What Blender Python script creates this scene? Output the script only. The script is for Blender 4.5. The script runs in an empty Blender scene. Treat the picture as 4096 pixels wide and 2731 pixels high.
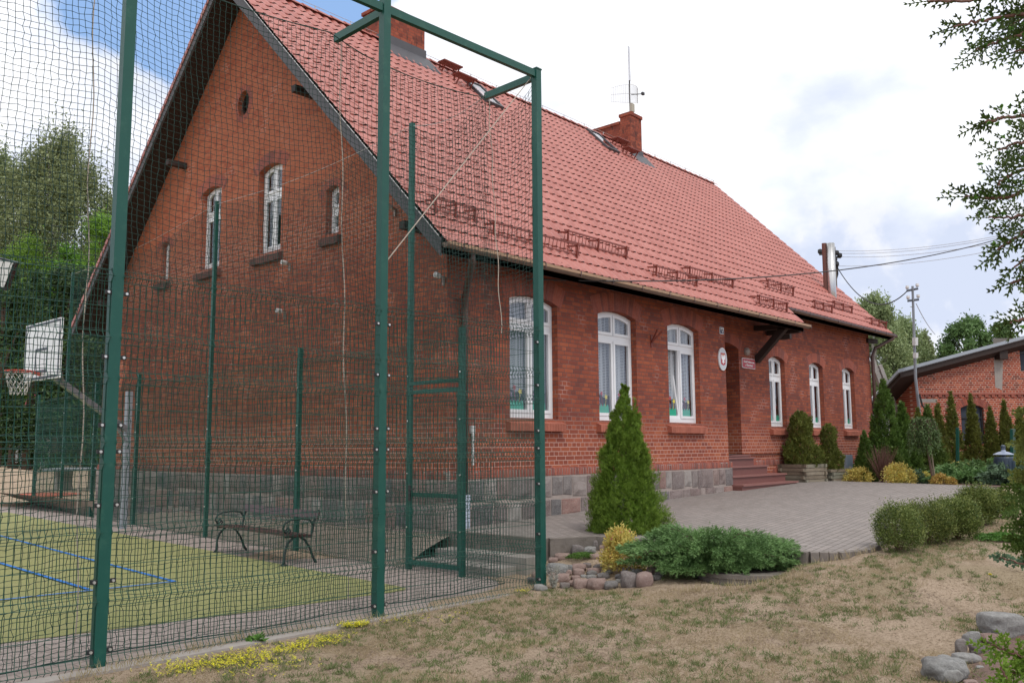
import bpy, bmesh, math, random
import numpy as np
from mathutils import Vector, Matrix
from math import pi, sin, cos, radians, sqrt, atan2
random.seed(5); RNG = np.random.default_rng(5)
S = bpy.context.scene; COL = S.collection
# ---------------------------------------------------------------- camera, sky, sun, exposure
CX, CY, CZ, YAW, PIT, ROL, FPX = -8.7811, -9.2397, 1.5521, 0.736194, 0.119353, -0.005727, 3496.11
Fv = Vector((cos(YAW)*cos(PIT), sin(YAW)*cos(PIT), sin(PIT)))
Rv = Vector((sin(YAW), -cos(YAW), 0)); Uv = Rv.cross(Fv)
R2 = cos(ROL)*Rv + sin(ROL)*Uv; U2 = -sin(ROL)*Rv + cos(ROL)*Uv
cam_d = bpy.data.cameras.new('camera'); cam = bpy.data.objects.new('camera', cam_d); COL.objects.link(cam)
cam_d.sensor_width = 36; cam_d.lens = FPX/4096*36; cam_d.clip_start = .05; cam_d.clip_end = 2000
m = Matrix.Identity(4)
for i in range(3): m[i][0] = R2[i]; m[i][1] = U2[i]; m[i][2] = -Fv[i]
m[0][3], m[1][3], m[2][3] = CX, CY, CZ
cam.matrix_world = m; S.camera = cam
C0 = Vector((CX, CY, CZ)); K = 4096/2352
def ray(U, V): return Fv + R2*((U*K-2048)/FPX) - U2*((V*K-1365.5)/FPX)
def at(U, V, dep): return C0 + ray(U, V)*dep          # point seen at (U,V) of a 2352 px wide picture, dep metres away
def hit(U, V, ax, val):
    r = ray(U, V); return C0 + r*((val-C0[ax])/r[ax])
S.view_settings.view_transform = 'Standard'; S.view_settings.look = 'None'
S.view_settings.exposure = 0.10; S.view_settings.gamma = 1
SUN_EL, SUN_AZ = radians(55), radians(250)            # azimuth counted from +x towards +y
sd = bpy.data.lights.new('sun', 'SUN'); sd.energy = 1.3; sd.angle = radians(12); sd.color = (1, .95, .88)
sun = bpy.data.objects.new('sun', sd); COL.objects.link(sun)
sdir = Vector((cos(SUN_EL)*cos(SUN_AZ), cos(SUN_EL)*sin(SUN_AZ), sin(SUN_EL)))
sun.rotation_euler = sdir.to_track_quat('Z', 'Y').to_euler()

class N:
    """tiny helper for writing shader graphs as expressions"""
    def __init__(s, nt): s.nt = nt
    def new(s, t, **kw):
        n = s.nt.nodes.new(t)
        for k, v in kw.items(): setattr(n, k, v)
        return n
    def put(s, sock, v):
        if isinstance(v, bpy.types.NodeSocket): s.nt.links.new(v, sock)
        elif v is not None: sock.default_value = v
    def m(s, op, *a, clamp=False):
        n = s.new('ShaderNodeMath', operation=op, use_clamp=clamp)
        for i, v in enumerate(a): s.put(n.inputs[i], v)
        return n.outputs[0]
    def vm(s, op, *a):
        n = s.new('ShaderNodeVectorMath', operation=op)
        for i, v in enumerate(a): s.put(n.inputs[i], v)
        return n.outputs['Value'] if op in ('DOT_PRODUCT', 'LENGTH', 'DISTANCE') else n.outputs[0]
    def mix(s, f, a, b, mode='MIX'):
        n = s.new('ShaderNodeMix', data_type='RGBA', blend_type=mode)
        s.put(n.inputs[0], f)
        for i, v in ((6, a), (7, b)):
            if isinstance(v, tuple): v = v+(1,) if len(v) == 3 else v
            s.put(n.inputs[i], v)
        return n.outputs[2]
    def ramp(s, f, stops, interp='LINEAR'):
        n = s.new('ShaderNodeValToRGB'); n.color_ramp.interpolation = interp
        e = n.color_ramp.elements
        while len(e) < len(stops): e.new(.5)
        for k, (p_, c) in enumerate(stops): e[k].position = p_; e[k].color = tuple(c)+(1,)
        s.put(n.inputs[0], f); return n.outputs[0]
    def ss(s, x, a, b):
        n = s.new('ShaderNodeMapRange', interpolation_type='SMOOTHSTEP')
        s.put(n.inputs[0], x); s.put(n.inputs[1], a); s.put(n.inputs[2], b); return n.outputs[0]
    def noise(s, vec, scale, detail=3, rough=.55, col=False):
        n = s.new('ShaderNodeTexNoise'); s.put(n.inputs['Vector'], vec); n.inputs['Scale'].default_value = scale
        n.inputs['Detail'].default_value = detail; n.inputs['Roughness'].default_value = rough
        return n.outputs[1 if col else 0]
    def xyz(s, v):
        n = s.new('ShaderNodeSeparateXYZ'); s.put(n.inputs[0], v); return n.outputs
    def comb(s, x, y, z=0):
        n = s.new('ShaderNodeCombineXYZ'); s.put(n.inputs[0], x); s.put(n.inputs[1], y); s.put(n.inputs[2], z); return n.outputs[0]
    def bump(s, h, strength=.5, dist=.01):
        n = s.new('ShaderNodeBump'); s.put(n.inputs['Height'], h); n.inputs['Strength'].default_value = strength
        n.inputs['Distance'].default_value = dist; return n.outputs[0]

w = bpy.data.worlds.new('World'); S.world = w; w.use_nodes = True; nt = w.node_tree; nt.nodes.clear(); n = N(nt)
sky = n.new('ShaderNodeTexSky', sky_type='NISHITA'); sky.sun_disc = False; sky.sun_elevation = SUN_EL
sky.sun_rotation = pi/2 - SUN_AZ; sky.air_density = 1.2; sky.dust_density = 1
tc = n.new('ShaderNodeTexCoord').outputs['Generated']
cl = n.noise(n.vm('MULTIPLY', tc, (1, 1, 1.8)), 3.2, 6, .5); cl2 = n.noise(tc, 14, 5, .55)
bdir = ray(490, -230).normalized()
dist = n.vm('DISTANCE', n.vm('NORMALIZE', tc), tuple(bdir))
blue = n.m('SUBTRACT', 1., n.ss(n.m('ADD', dist, n.m('MULTIPLY', n.m('SUBTRACT', cl2, .5), .07)), .176, .196))
pale = n.ss(n.m('ADD', n.m('MULTIPLY', n.m('SUBTRACT', cl, .46), 2.4), n.m('MULTIPLY', n.m('SUBTRACT', .40, n.xyz(tc)[2]), 1.9)), -.12, .5)
puff = n.ss(cl2, .5, .66)
cloud = n.mix(pale, (1.22, 1.23, 1.26), (.66, .73, .90))
cloud = n.mix(n.m('MULTIPLY', puff, .75), cloud, (.94, .95, 1.0))
skyc = n.vm('MULTIPLY', sky.outputs[0], (.13, .13, .13))
skyb = n.mix(.75, skyc, (.33, .54, .93))
fin = n.mix(blue, cloud, skyb)
bg = n.new('ShaderNodeBackground'); n.put(bg.inputs[0], fin); bg.inputs[1].default_value = 1.0
n.put(n.new('ShaderNodeOutputWorld').inputs[0], bg.outputs[0])
# ---------------------------------------------------------------- object helpers
def tag(o, label=None, cat=None, group=None, kind=None):
    if label: o['label'] = label
    if cat: o['category'] = cat
    if group: o['group'] = group
    if kind: o['kind'] = kind
    return o
def empty(name, loc=(0, 0, 0), label=None, cat=None, group=None, rz=0):
    o = bpy.data.objects.new(name, None); COL.objects.link(o); o.location = loc; o.rotation_euler = (0, 0, rz)
    o.empty_display_size = .2
    return tag(o, label, cat, group)
def link(name, me, mat=None, parent=None):
    if mat is not None:
        for mm in (mat if isinstance(mat, (list, tuple)) else [mat]): me.materials.append(mm)
    o = bpy.data.objects.new(name, me); COL.objects.link(o)
    if parent is not None:
        o.parent = parent
    return o
def copy_tree(o, parent=None):
    c = o.copy(); COL.objects.link(c)
    if parent is not None: c.parent = parent
    for ch in list(o.children): copy_tree(ch, c)
    return c
class MB:
    def __init__(s): s.v = []; s.f = []; s.mi = []; s.cur = 0
    def face(s, pts):
        b = len(s.v); s.v += [tuple(p) for p in pts]; s.f.append(tuple(range(b, b+len(pts)))); s.mi.append(s.cur); return s
    def hexa(s, p):            # 8 points: bottom ring 0-3, top ring 4-7
        b = len(s.v); s.v += [tuple(q) for q in p]
        for q in ((0, 3, 2, 1), (4, 5, 6, 7), (0, 1, 5, 4), (1, 2, 6, 5), (2, 3, 7, 6), (3, 0, 4, 7)):
            s.f.append(tuple(b+i for i in q)); s.mi.append(s.cur)
        return s
    def box(s, x0, x1, y0, y1, z0, z1):
        return s.hexa([(x0, y0, z0), (x1, y0, z0), (x1, y1, z0), (x0, y1, z0), (x0, y0, z1), (x1, y0, z1), (x1, y1, z1), (x0, y1, z1)])
    def bar(s, a, b, w_, h_=None, up=(0, 0, 1)):
        a, b = Vector(a), Vector(b); h_ = h_ or w_; d = (b-a).normalized(); up = Vector(up)
        if abs(d.dot(up)) > .98: up = Vector((0, 1, 0))
        sx = d.cross(up).normalized()*w_/2; sy = sx.cross(d).normalized()*h_/2
        return s.hexa([a-sx-sy, a+sx-sy, a+sx+sy, a-sx+sy, b-sx-sy, b+sx-sy, b+sx+sy, b-sx+sy])
    def tube(s, path, r, n_=6, cap=True):
        P = [Vector(p) for p in path]; rs = r if isinstance(r, (list, tuple)) else [r]*len(P)
        b = len(s.v); pre = None
        for i, p in enumerate(P):
            d = (P[min(i+1, len(P)-1)]-P[max(i-1, 0)]).normalized()
            if pre is None:
                up = Vector((0, 0, 1)) if abs(d.z) < .9 else Vector((1, 0, 0)); sx = d.cross(up).normalized()
            else: sx = (pre - d*pre.dot(d)).normalized()
            pre = sx; sy = d.cross(sx)
            for k in range(n_):
                a = 2*pi*k/n_; s.v.append(tuple(p+(sx*cos(a)+sy*sin(a))*rs[i]))
        for i in range(len(P)-1):
            for k in range(n_):
                k2 = (k+1) % n_; s.f.append((b+i*n_+k, b+i*n_+k2, b+(i+1)*n_+k2, b+(i+1)*n_+k)); s.mi.append(s.cur)
        if cap:
            s.f.append(tuple(b+k for k in reversed(range(n_)))); s.mi.append(s.cur)
            s.f.append(tuple(b+(len(P)-1)*n_+k for k in range(n_))); s.mi.append(s.cur)
        return s
    def lathe(s, prof, c=(0, 0, 0), n_=24):
        b = len(s.v)
        for r, z in prof:
            for k in range(n_): a = 2*pi*k/n_; s.v.append((c[0]+r*cos(a), c[1]+r*sin(a), c[2]+z))
        for i in range(len(prof)-1):
            for k in range(n_):
                k2 = (k+1) % n_; s.f.append((b+i*n_+k, b+i*n_+k2, b+(i+1)*n_+k2, b+(i+1)*n_+k)); s.mi.append(s.cur)
        return s
    def prism(s, poly, off):   # poly: list of 3d points, off: vector
        b = len(s.v); n_ = len(poly); off = Vector(off)
        s.v += [tuple(p) for p in poly]+[tuple(Vector(p)+off) for p in poly]
        s.f.append(tuple(b+i for i in range(n_))); s.mi.append(s.cur)
        s.f.append(tuple(b+n_+i for i in reversed(range(n_)))); s.mi.append(s.cur)
        for i in range(n_):
            j = (i+1) % n_; s.f.append((b+j, b+i, b+n_+i, b+n_+j)); s.mi.append(s.cur)
        return s
    def ring(s, out, inn, off):  # frame between two loops of equal length, extruded by off
        b = len(s.v); n_ = len(out); off = Vector(off)
        s.v += [tuple(p) for p in out]+[tuple(p) for p in inn]+[tuple(Vector(p)+off) for p in out]+[tuple(Vector(p)+off) for p in inn]
        for i in range(n_):
            j = (i+1) % n_
            for q in ((i, j, n_+j, n_+i), (2*n_+i, 3*n_+i, 3*n_+j, 2*n_+j), (i, 2*n_+i, 2*n_+j, j), (n_+i, n_+j, 3*n_+j, 3*n_+i)):
                s.f.append(tuple(b+t for t in q)); s.mi.append(s.cur)
        return s
    def build(s, name, mat=None, parent=None, smooth=False, fix=True):
        me = bpy.data.meshes.new(name); me.from_pydata(s.v, [], s.f)
        if len(set(s.mi)) > 1: me.polygons.foreach_set('material_index', s.mi)
        if fix:
            bm = bmesh.new(); bm.from_mesh(me); bmesh.ops.recalc_face_normals(bm, faces=bm.faces); bm.to_mesh(me); bm.free()
        if smooth: me.polygons.foreach_set('use_smooth', [True]*len(me.polygons))
        me.update(); return link(name, me, mat, parent)
def npmesh(name, V, F, mat, parent=None, smooth=False, MI=None):
    V = np.asarray(V, np.float32).reshape(-1, 3); F = np.asarray(F, np.int32); k = F.shape[1]
    me = bpy.data.meshes.new(name); me.vertices.add(len(V)); me.vertices.foreach_set('co', V.ravel())
    me.loops.add(F.size); me.loops.foreach_set('vertex_index', F.ravel())
    me.polygons.add(len(F)); me.polygons.foreach_set('loop_start', np.arange(0, F.size, k, dtype=np.int32))
    try: me.polygons.foreach_set('loop_total', np.full(len(F), k, np.int32))
    except Exception: pass
    if MI is not None: me.polygons.foreach_set('material_index', np.asarray(MI, np.int32))
    if smooth: me.polygons.foreach_set('use_smooth', np.ones(len(F), bool))
    me.update(calc_edges=True); return link(name, me, mat, parent)
def wires(name, paths, r, mat, parent=None, n_=3):
    """many thin polylines as one mesh; paths = list of (k,3) arrays"""
    VV = []; FF = []; b = 0
    for P in paths:
        P = np.asarray(P, float); d = np.gradient(P, axis=0); d /= np.linalg.norm(d, axis=1)[:, None]+1e-9
        up = np.where(np.abs(d[:, 2:3]) > .9, np.array([[0, 1., 0]]), np.array([[0, 0, 1.]]))
        sx = np.cross(d, up); sx /= np.linalg.norm(sx, axis=1)[:, None]; sy = np.cross(d, sx)
        ring = np.stack([P+(sx*cos(2*pi*k/n_)+sy*sin(2*pi*k/n_))*r for k in range(n_)], 1)
        VV.append(ring.reshape(-1, 3)); i = np.arange(len(P)-1)[:, None]*n_; k = np.arange(n_)[None]; k2 = (k+1) % n_
        FF.append(np.stack([b+i+k, b+i+k2, b+i+n_+k2, b+i+n_+k], -1).reshape(-1, 4)); b += len(P)*n_
    return npmesh(name, np.concatenate(VV), np.concatenate(FF), mat, parent, smooth=True)
def unit(a): return a/(np.linalg.norm(a, axis=-1, keepdims=True)+1e-9)
def leaves(c, a, s):          # rhombic leaves: centre, half-length vector, half-width vector
    c, a, s = map(np.asarray, (c, a, s)); n_ = len(c)
    V = np.stack([c-a, c+s-a*.1, c+a, c-s-a*.1], 1).reshape(-1, 3)
    return V, (np.arange(n_)[:, None]*4+np.arange(4)[None])
def cat(parts):
    V = []; F = []; b = 0
    for v, f in parts: V.append(v); F.append(f+b); b += len(v)
    return np.concatenate(V), np.concatenate(F)
# ---------------------------------------------------------------- materials
def newmat(name):
    mt = bpy.data.materials.new(name); mt.use_nodes = True; nt = mt.node_tree; nt.nodes.clear(); n = N(nt)
    out = n.new('ShaderNodeOutputMaterial'); b = n.new('ShaderNodeBsdfPrincipled'); nt.links.new(b.outputs[0], out.inputs[0])
    return mt, n, b, out
def pos(n): return n.new('ShaderNodeNewGeometry').outputs['Position']
def simple(name, col, rough=.6, var=.12, scale=8, metal=0, bump=0, bscale=60, spec=.5, trans=0, dirt=None):
    mt, n, b, out = newmat(name); p = n.new('ShaderNodeTexCoord').outputs['Object']
    f = n.noise(p, scale, 5, .6)
    c = n.mix(f, tuple(max(0, x*(1-var*1.6)) for x in col), tuple(min(1, x*(1+var*1.4)) for x in col))
    if dirt: c = n.mix(n.m('MULTIPLY', n.ss(n.noise(p, dirt[2], 6, .7), .5, .72), dirt[1]), c, dirt[0])
    n.put(b.inputs['Base Color'], c); b.inputs['Roughness'].default_value = rough; b.inputs['Metallic'].default_value = metal
    b.inputs['Specular IOR Level'].default_value = spec
    n.put(b.inputs['Roughness'], n.m('ADD', rough-.08, n.m('MULTIPLY', f, .16)))
    if bump: n.put(b.inputs['Normal'], n.bump(n.noise(p, bscale, 5, .65), bump, .01))
    return mt
def foliage(name, cols, sub=.25, rough=.55, clump=2.5, cvar=.35):
    mt, n, b, out = newmat(name); g = n.new('ShaderNodeNewGeometry'); oi = n.new('ShaderNodeObjectInfo').outputs['Random']
    r = g.outputs['Random Per Island']
    c = n.ramp(r, [(i/(len(cols)-1), c) for i, c in enumerate(cols)])
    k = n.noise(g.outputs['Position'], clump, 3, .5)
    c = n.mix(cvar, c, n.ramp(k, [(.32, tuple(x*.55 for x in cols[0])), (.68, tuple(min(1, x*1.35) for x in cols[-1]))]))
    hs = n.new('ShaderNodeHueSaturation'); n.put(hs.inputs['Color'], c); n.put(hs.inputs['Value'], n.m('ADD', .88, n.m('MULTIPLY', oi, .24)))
    n.put(hs.inputs['Hue'], n.m('ADD', .49, n.m('MULTIPLY', oi, .02)))
    c = hs.outputs[0]
    n.put(b.inputs['Base Color'], c); b.inputs['Roughness'].default_value = rough; b.inputs['Specular IOR Level'].default_value = .3
    t = n.new('ShaderNodeBsdfTranslucent'); n.put(t.inputs[0], c)
    ms = n.new('ShaderNodeMixShader'); ms.inputs[0].default_value = sub
    n.nt.links.new(b.outputs[0], ms.inputs[1]); n.nt.links.new(t.outputs[0], ms.inputs[2]); n.nt.links.new(ms.outputs[0], out.inputs[0])
    return mt
def island(name, cols, rough=.8, bump=.6, bscale=40, grain=.35, speck=None):
    mt, n, b, out = newmat(name); g = n.new('ShaderNodeNewGeometry'); r = g.outputs['Random Per Island']; oi = n.new('ShaderNodeObjectInfo').outputs['Random']
    r = n.m('FRACT', n.m('ADD', r, n.m('MULTIPLY', oi, 7.31)))
    p = g.outputs['Position']
    c = n.ramp(r, [(i/(len(cols)-1), c) for i, c in enumerate(cols)])
    f = n.noise(p, bscale, 6, .75)
    c = n.mix(n.m('MULTIPLY', n.ss(f, .35, .7), grain), c, (.5, .47, .45) if speck is None else speck)
    c = n.mix(n.m('MULTIPLY', n.ss(n.noise(p, 5, 4), .45, .65), .35), c, n.mix(1., c, (.55, .5, .48), 'MULTIPLY'))
    n.put(b.inputs['Base Color'], c); b.inputs['Roughness'].default_value = rough
    n.put(b.inputs['Normal'], n.bump(f, bump, .02)); return mt
def brickmat(name, h=.0733, L=.2375, joint=.0068, zones='facade'):
    mt, n, b, out = newmat(name); g = n.new('ShaderNodeNewGeometry'); p = g.outputs['Position']; x, y, z = n.xyz(p)[:3]
    nx, ny, nz = n.xyz(g.outputs['True Normal'])[:3]
    sel = n.m('GREATER_THAN', n.m('ABSOLUTE', nx), .6)
    selc = sel
    u = n.m('ADD', n.m('MULTIPLY', y, sel), n.m('MULTIPLY', x, n.m('SUBTRACT', 1., sel)))
    if zones == 'far':
        u = n.m('ADD', n.m('MULTIPLY', x, .67), n.m('MULTIPLY', y, -.74))
    wob = n.noise(p, 2.2, 2); u = n.m('ADD', u, n.m('MULTIPLY', n.m('SUBTRACT', wob, .5), .006)); zz = n.m('ADD', z, n.m('MULTIPLY', n.m('SUBTRACT', n.noise(p, 5, 2), .5), .007))
    row = n.m('FLOOR', n.m('DIVIDE', zz, h)); fv = n.m('SUBTRACT', zz, n.m('MULTIPLY', row, h))
    par = n.m('FLOORED_MODULO', row, 2.); hw = L/2
    wd = n.m('SUBTRACT', L, n.m('MULTIPLY', par, hw))
    q = n.m('FLOORED_MODULO', n.m('FLOOR', n.m('DIVIDE', row, 2.)), 2.)
    off = n.m('ADD', n.m('MULTIPLY', par, hw/2), n.m('MULTIPLY', n.m('MULTIPLY', q, hw), n.m('SUBTRACT', 1., par)))
    uu = n.m('ADD', u, off); cell = n.m('FLOOR', n.m('DIVIDE', uu, wd)); fu = n.m('SUBTRACT', uu, n.m('MULTIPLY', cell, wd))
    du = n.m('MINIMUM', fu, n.m('SUBTRACT', wd, fu)); dv = n.m('MINIMUM', fv, n.m('SUBTRACT', h, fv))
    e = n.m('MINIMUM', du, dv); e = n.m('ADD', e, n.m('MULTIPLY', n.m('SUBTRACT', n.noise(p, 90, 3), .5), .004))
    body = n.ss(e, joint*.45, joint*1.15)
    wn = n.new('ShaderNodeTexWhiteNoise', noise_dimensions='3D'); n.put(wn.inputs[0], n.comb(cell, row, n.m('MULTIPLY', sel, 7.)))
    r = wn.outputs[0]; big = n.noise(p, .8, 4, .6); big2 = n.noise(n.vm('ADD', p, (7, 3, 5)), 1.7, 3)
    if zones == 'far': stops = [(0, (.17, .045, .03)), (.25, (.30, .06, .035)), (.7, (.37, .08, .04)), (1, (.46, .13, .07))]
    elif zones == 'chim': stops = [(0, (.17, .045, .032)), (.5, (.28, .068, .04)), (1, (.35, .095, .055))]
    else: stops = [(0, (.165, .055, .044)), (.2, (.225, .062, .043)), (.45, (.29, .076, .044)), (.75, (.35, .094, .049)), (1, (.42, .135, .07))]
    if zones == 'facade':
        # weathered band of darker brick between z 1.9 and 4.4, brighter orange below and on the upper gable
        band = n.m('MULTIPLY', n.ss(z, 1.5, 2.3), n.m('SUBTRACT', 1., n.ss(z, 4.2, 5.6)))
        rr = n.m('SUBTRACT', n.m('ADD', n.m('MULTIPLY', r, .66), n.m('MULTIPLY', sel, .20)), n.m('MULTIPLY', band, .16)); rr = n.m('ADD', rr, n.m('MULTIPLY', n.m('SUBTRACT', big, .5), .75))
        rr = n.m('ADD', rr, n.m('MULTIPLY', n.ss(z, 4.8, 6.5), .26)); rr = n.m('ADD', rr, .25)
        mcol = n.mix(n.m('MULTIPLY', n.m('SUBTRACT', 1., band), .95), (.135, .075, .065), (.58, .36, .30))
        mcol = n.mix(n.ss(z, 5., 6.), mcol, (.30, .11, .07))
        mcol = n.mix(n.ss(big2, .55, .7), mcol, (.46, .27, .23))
    elif zones == 'far': rr = n.m('ADD', r, n.m('MULTIPLY', n.m('SUBTRACT', big, .5), .6)); mcol = n.mix(big2, (.45, .33, .27), (.62, .5, .42))
    else: rr = n.m('ADD', r, n.m('MULTIPLY', n.m('SUBTRACT', big, .5), .5)); mcol = (.13, .07, .055)
    c = n.ramp(rr, stops); c = n.mix(n.m('MULTIPLY', n.ss(n.noise(p, 45, 5, .7), .45, .75), .35), c, n.mix(1., c, (.55, .5, .5), 'MULTIPLY'))
    if zones == 'chim':
        st = n.ss(n.noise(n.vm('MULTIPLY', p, (3, 3, .8)), 2.2, 5, .7), .55, .66); c = n.mix(n.m('MULTIPLY', st, .85), c, (.05, .028, .025))
    c = n.mix(body, mcol, c); n.put(b.inputs['Base Color'], c); b.inputs['Roughness'].default_value = .85; b.inputs['Specular IOR Level'].default_value = .25
    n.put(b.inputs['Normal'], n.bump(n.m('ADD', n.m('MULTIPLY', body, .8), n.m('MULTIPLY', n.noise(p, 70, 5, .7), .5)), .6, .008)); return mt
M = {}
M['brick'] = brickmat('brick_wall'); M['brickfar'] = brickmat('brick_far', h=.0735, joint=.008, zones='far'); M['brickchim'] = brickmat('brick_chimney', zones='chim', joint=.005)
M['rowlock'] = island('rowlock_brick', [(.17, .045, .035), (.30, .068, .04), (.38, .09, .05), (.20, .05, .04)], .85, .5, 60, .15)
M['arch'] = island('arch_brick', [(.2, .05, .035), (.31, .07, .042), (.37, .085, .045)], .85, .5, 60, .12)
M['sill'] = island('sill_brick', [(.36, .10, .06), (.43, .13, .08)], .8, .5, 40, .2, (.5, .26, .2))
M['silldark'] = island('sill_dark', [(.10, .045, .04), (.16, .06, .05)], .85, .5, 40, .2, (.2, .15, .13))
M['mortar'] = simple('mortar', (.36, .30, .27), .9, .2, 12, bump=.5)
M['mortar_red'] = simple('mortar_red', (.32, .16, .12), .9, .2, 12, bump=.5)
M['granite'] = island('granite_block', [(.10, .10, .11), (.22, .125, .11), (.19, .18, .175), (.30, .155, .125), (.12, .12, .125), (.20, .135, .125), (.34, .31, .29), (.26, .17, .15), (.15, .14, .145)], .85, 1., 38, .38, (.42, .40, .38))
M['fieldstone'] = island('field_stone', [(.13, .125, .125), (.17, .135, .125), (.15, .145, .14), (.20, .165, .15)], .85, .9, 30, .4, (.33, .31, .30))
M['stonegrey'] = island('grey_boulder', [(.17, .168, .165), (.235, .23, .22), (.20, .19, .185)], .85, 1.0, 26, .55, (.42, .42, .40))
M['stonepink'] = island('pink_stone', [(.29, .20, .17), (.25, .17, .15)], .85, .9, 30, .35, (.40, .33, .30))
M['white'] = simple('white_frame', (.80, .81, .83), .35, .03, 6)
M['green'] = simple('green_steel', (.008, .078, .060), .42, .12, 3, spec=.4, dirt=((.05, .14, .1), .35, 7))
M['greenwire'] = simple('green_wire', (.008, .075, .05), .45, .1, 3)
M['net'] = simple('green_net', (.008, .042, .034), .7, .25, 8)
M['rope'] = simple('pale_rope', (.42, .36, .30), .8, .2, 10); M['wire_steel'] = simple('steel_wire', (.45, .45, .45), .4, .1, 5)
M['steel'] = simple('galvanised', (.28, .31, .35), .5, .12, 4, metal=.2); M['chrome'] = simple('stainless', (.55, .55, .55), .28, .05, 3, metal=.95)
M['bolt'] = simple('bolt', (.65, .65, .63), .3, .1, 5, metal=.7); M['black'] = simple('black_plastic', (.02, .02, .022), .5, .2, 5)
M['brownmetal'] = simple('brown_gutter', (.075, .035, .028), .4, .15, 4, dirt=((.16, .1, .07), .4, 6)); M['guttertan'] = simple('gutter_edge', (.36, .22, .13), .5, .15, 4, dirt=((.1, .08, .05), .5, 9))
M['gutterold'] = simple('gutter_underside', (.20, .14, .11), .5, .2, 3)
M['darkwood'] = simple('dark_wood', (.030, .017, .014), .7, .3, 5, bump=.3); M['greyboard'] = simple('verge_board', (.085, .085, .095), .7, .2, 6)
M['lead'] = simple('flashing', (.07, .07, .08), .55, .2, 4); M['redmetal'] = simple('red_metal', (.20, .045, .03), .5, .25, 10)
M['granitered'] = simple('red_granite_step', (.19, .075, .065), .45, .3, 70, bump=.1, bscale=120); M['granitetread'] = simple('step_tread', (.27, .12, .105), .5, .25, 60)
M['redplastic'] = simple('red_sign', (.42, .015, .03), .35, .05, 5); M['signgrey'] = simple('sign_grey', (.50, .53, .58), .4, .04, 5)
M['navy'] = simple('navy_plate', (.015, .02, .07), .35, .05, 5); M['gold'] = simple('gold', (.7, .45, .06), .5, .1, 5)
M['benchwood'] = simple('bench_wood', (.055, .025, .024), .45, .3, 20); M['castiron'] = simple('cast_iron', (.018, .03, .028), .5, .2, 8)
M['plankgrey'] = island('planter_board', [(.19, .15, .105), (.25, .20, .145), (.20, .20, .15), (.28, .23, .17)], .85, .5, 30, .25, (.33, .3, .24))
M['concrete'] = simple('concrete', (.33, .30, .275), .9, .18, 6, bump=.5, bscale=50, dirt=((.14, .12, .1), .5, 3)); M['concretedark'] = simple('old_concrete', (.19, .165, .145), .9, .3, 6, bump=.6, bscale=40, dirt=((.08, .07, .055), .7, 5))
M['grate'] = simple('iron_grate', (.05, .04, .035), .7, .3, 10); M['rooffar'] = simple('grey_sheet_roof', (.33, .37, .42), .45, .08, 4); M['render'] = simple('grey_render', (.52, .53, .55), .9, .08, 3)
M['bin'] = simple('bin_steel', (.035, .055, .085), .4, .12, 5); M['bintop'] = simple('bin_lid', (.24, .28, .38), .3, .1, 5)
M['bark'] = simple('bark', (.13, .09, .065), .9, .35, 12, bump=.8, bscale=30); M['birchbark'] = simple('birch_bark', (.55, .52, .48), .8, .2, 4, dirt=((.05, .04, .04), .9, 7))
M['twig'] = simple('twig', (.17, .085, .065), .8, .3, 10); M['mulch'] = simple('mulch', (.16, .10, .08), .95, .5, 40, bump=1, bscale=60)
M['hoopred'] = simple('hoop_red', (.55, .05, .03), .4, .1, 5); M['board'] = simple('backboard_white', (.82, .83, .86), .4, .04, 4); M['tape'] = simple('dark_tape', (.07, .08, .10), .5, .1, 5)
M['woolnet'] = simple('white_cord', (.6, .58, .55), .8, .2, 5); M['lampwhite'] = simple('lamp_white', (.65, .65, .65), .4, .08, 5); M['lampgrey'] = simple('lamp_cover', (.30, .24, .21), .3, .1, 5)
M['play_red'] = simple('play_red', (.5, .02, .04), .4, .1, 5); M['play_green'] = simple('play_green', (.12, .42, .10), .4, .1, 5); M['play_yellow'] = simple('play_yellow', (.65, .4, .03), .4, .1, 5)
M['cabinet'] = simple('cabinet_grey', (.24, .29, .35), .5, .08, 5); M['bluewhite'] = simple('pipe_cover', (.5, .55, .66), .5, .1, 5)
M['blue'] = simple('blue_line', (.02, .16, .50), .8, .1, 5); M['interior'] = simple('room_wall', (.16, .14, .12), .9, .1, 3); M['aerial'] = simple('aerial', (.62, .65, .70), .4, .1, 5, metal=.2)
M['yellowleaf'] = foliage('gold_leaf', [(.60, .38, .10), (.70, .55, .15), (.78, .68, .22), (.46, .48, .11)], .3, .5, 3, .2)
M['orangeleaf'] = foliage('rusty_leaf', [(.36, .16, .06), (.48, .30, .09), (.42, .36, .09)], .3, .5, 3, .2)
M['thuja'] = foliage('thuja_green', [(.09, .175, .02), (.15, .265, .032), (.25, .39, .06)], .32, .5, 12, .35)
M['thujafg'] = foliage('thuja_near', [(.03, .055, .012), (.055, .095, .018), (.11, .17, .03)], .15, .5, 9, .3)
M['thujadark'] = foliage('thuja_dark', [(.06, .11, .022), (.09, .155, .03), (.13, .20, .04)], .25, .5, 4, .3)
M['thujaolive'] = foliage('thuja_olive', [(.085, .105, .02), (.14, .165, .032), (.20, .22, .05)], .25, .5, 5, .3)
M['juniper'] = foliage('juniper_green', [(.085, .175, .055), (.135, .255, .085), (.22, .36, .13)], .25, .5, 4, .35)
M['hedge'] = foliage('hedge_green', [(.035, .065, .012), (.06, .10, .018), (.12, .165, .035), (.30, .32, .10)], .2, .45, 6, .25)
M['birch'] = foliage('birch_leaf', [(.16, .21, .09), (.22, .28, .12), (.31, .37, .18)], .25, .5, .5, .3)
M['maple'] = foliage('maple_leaf', [(.09, .19, .02), (.15, .30, .035), (.22, .40, .06)], .3, .5, .5, .35)
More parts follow.
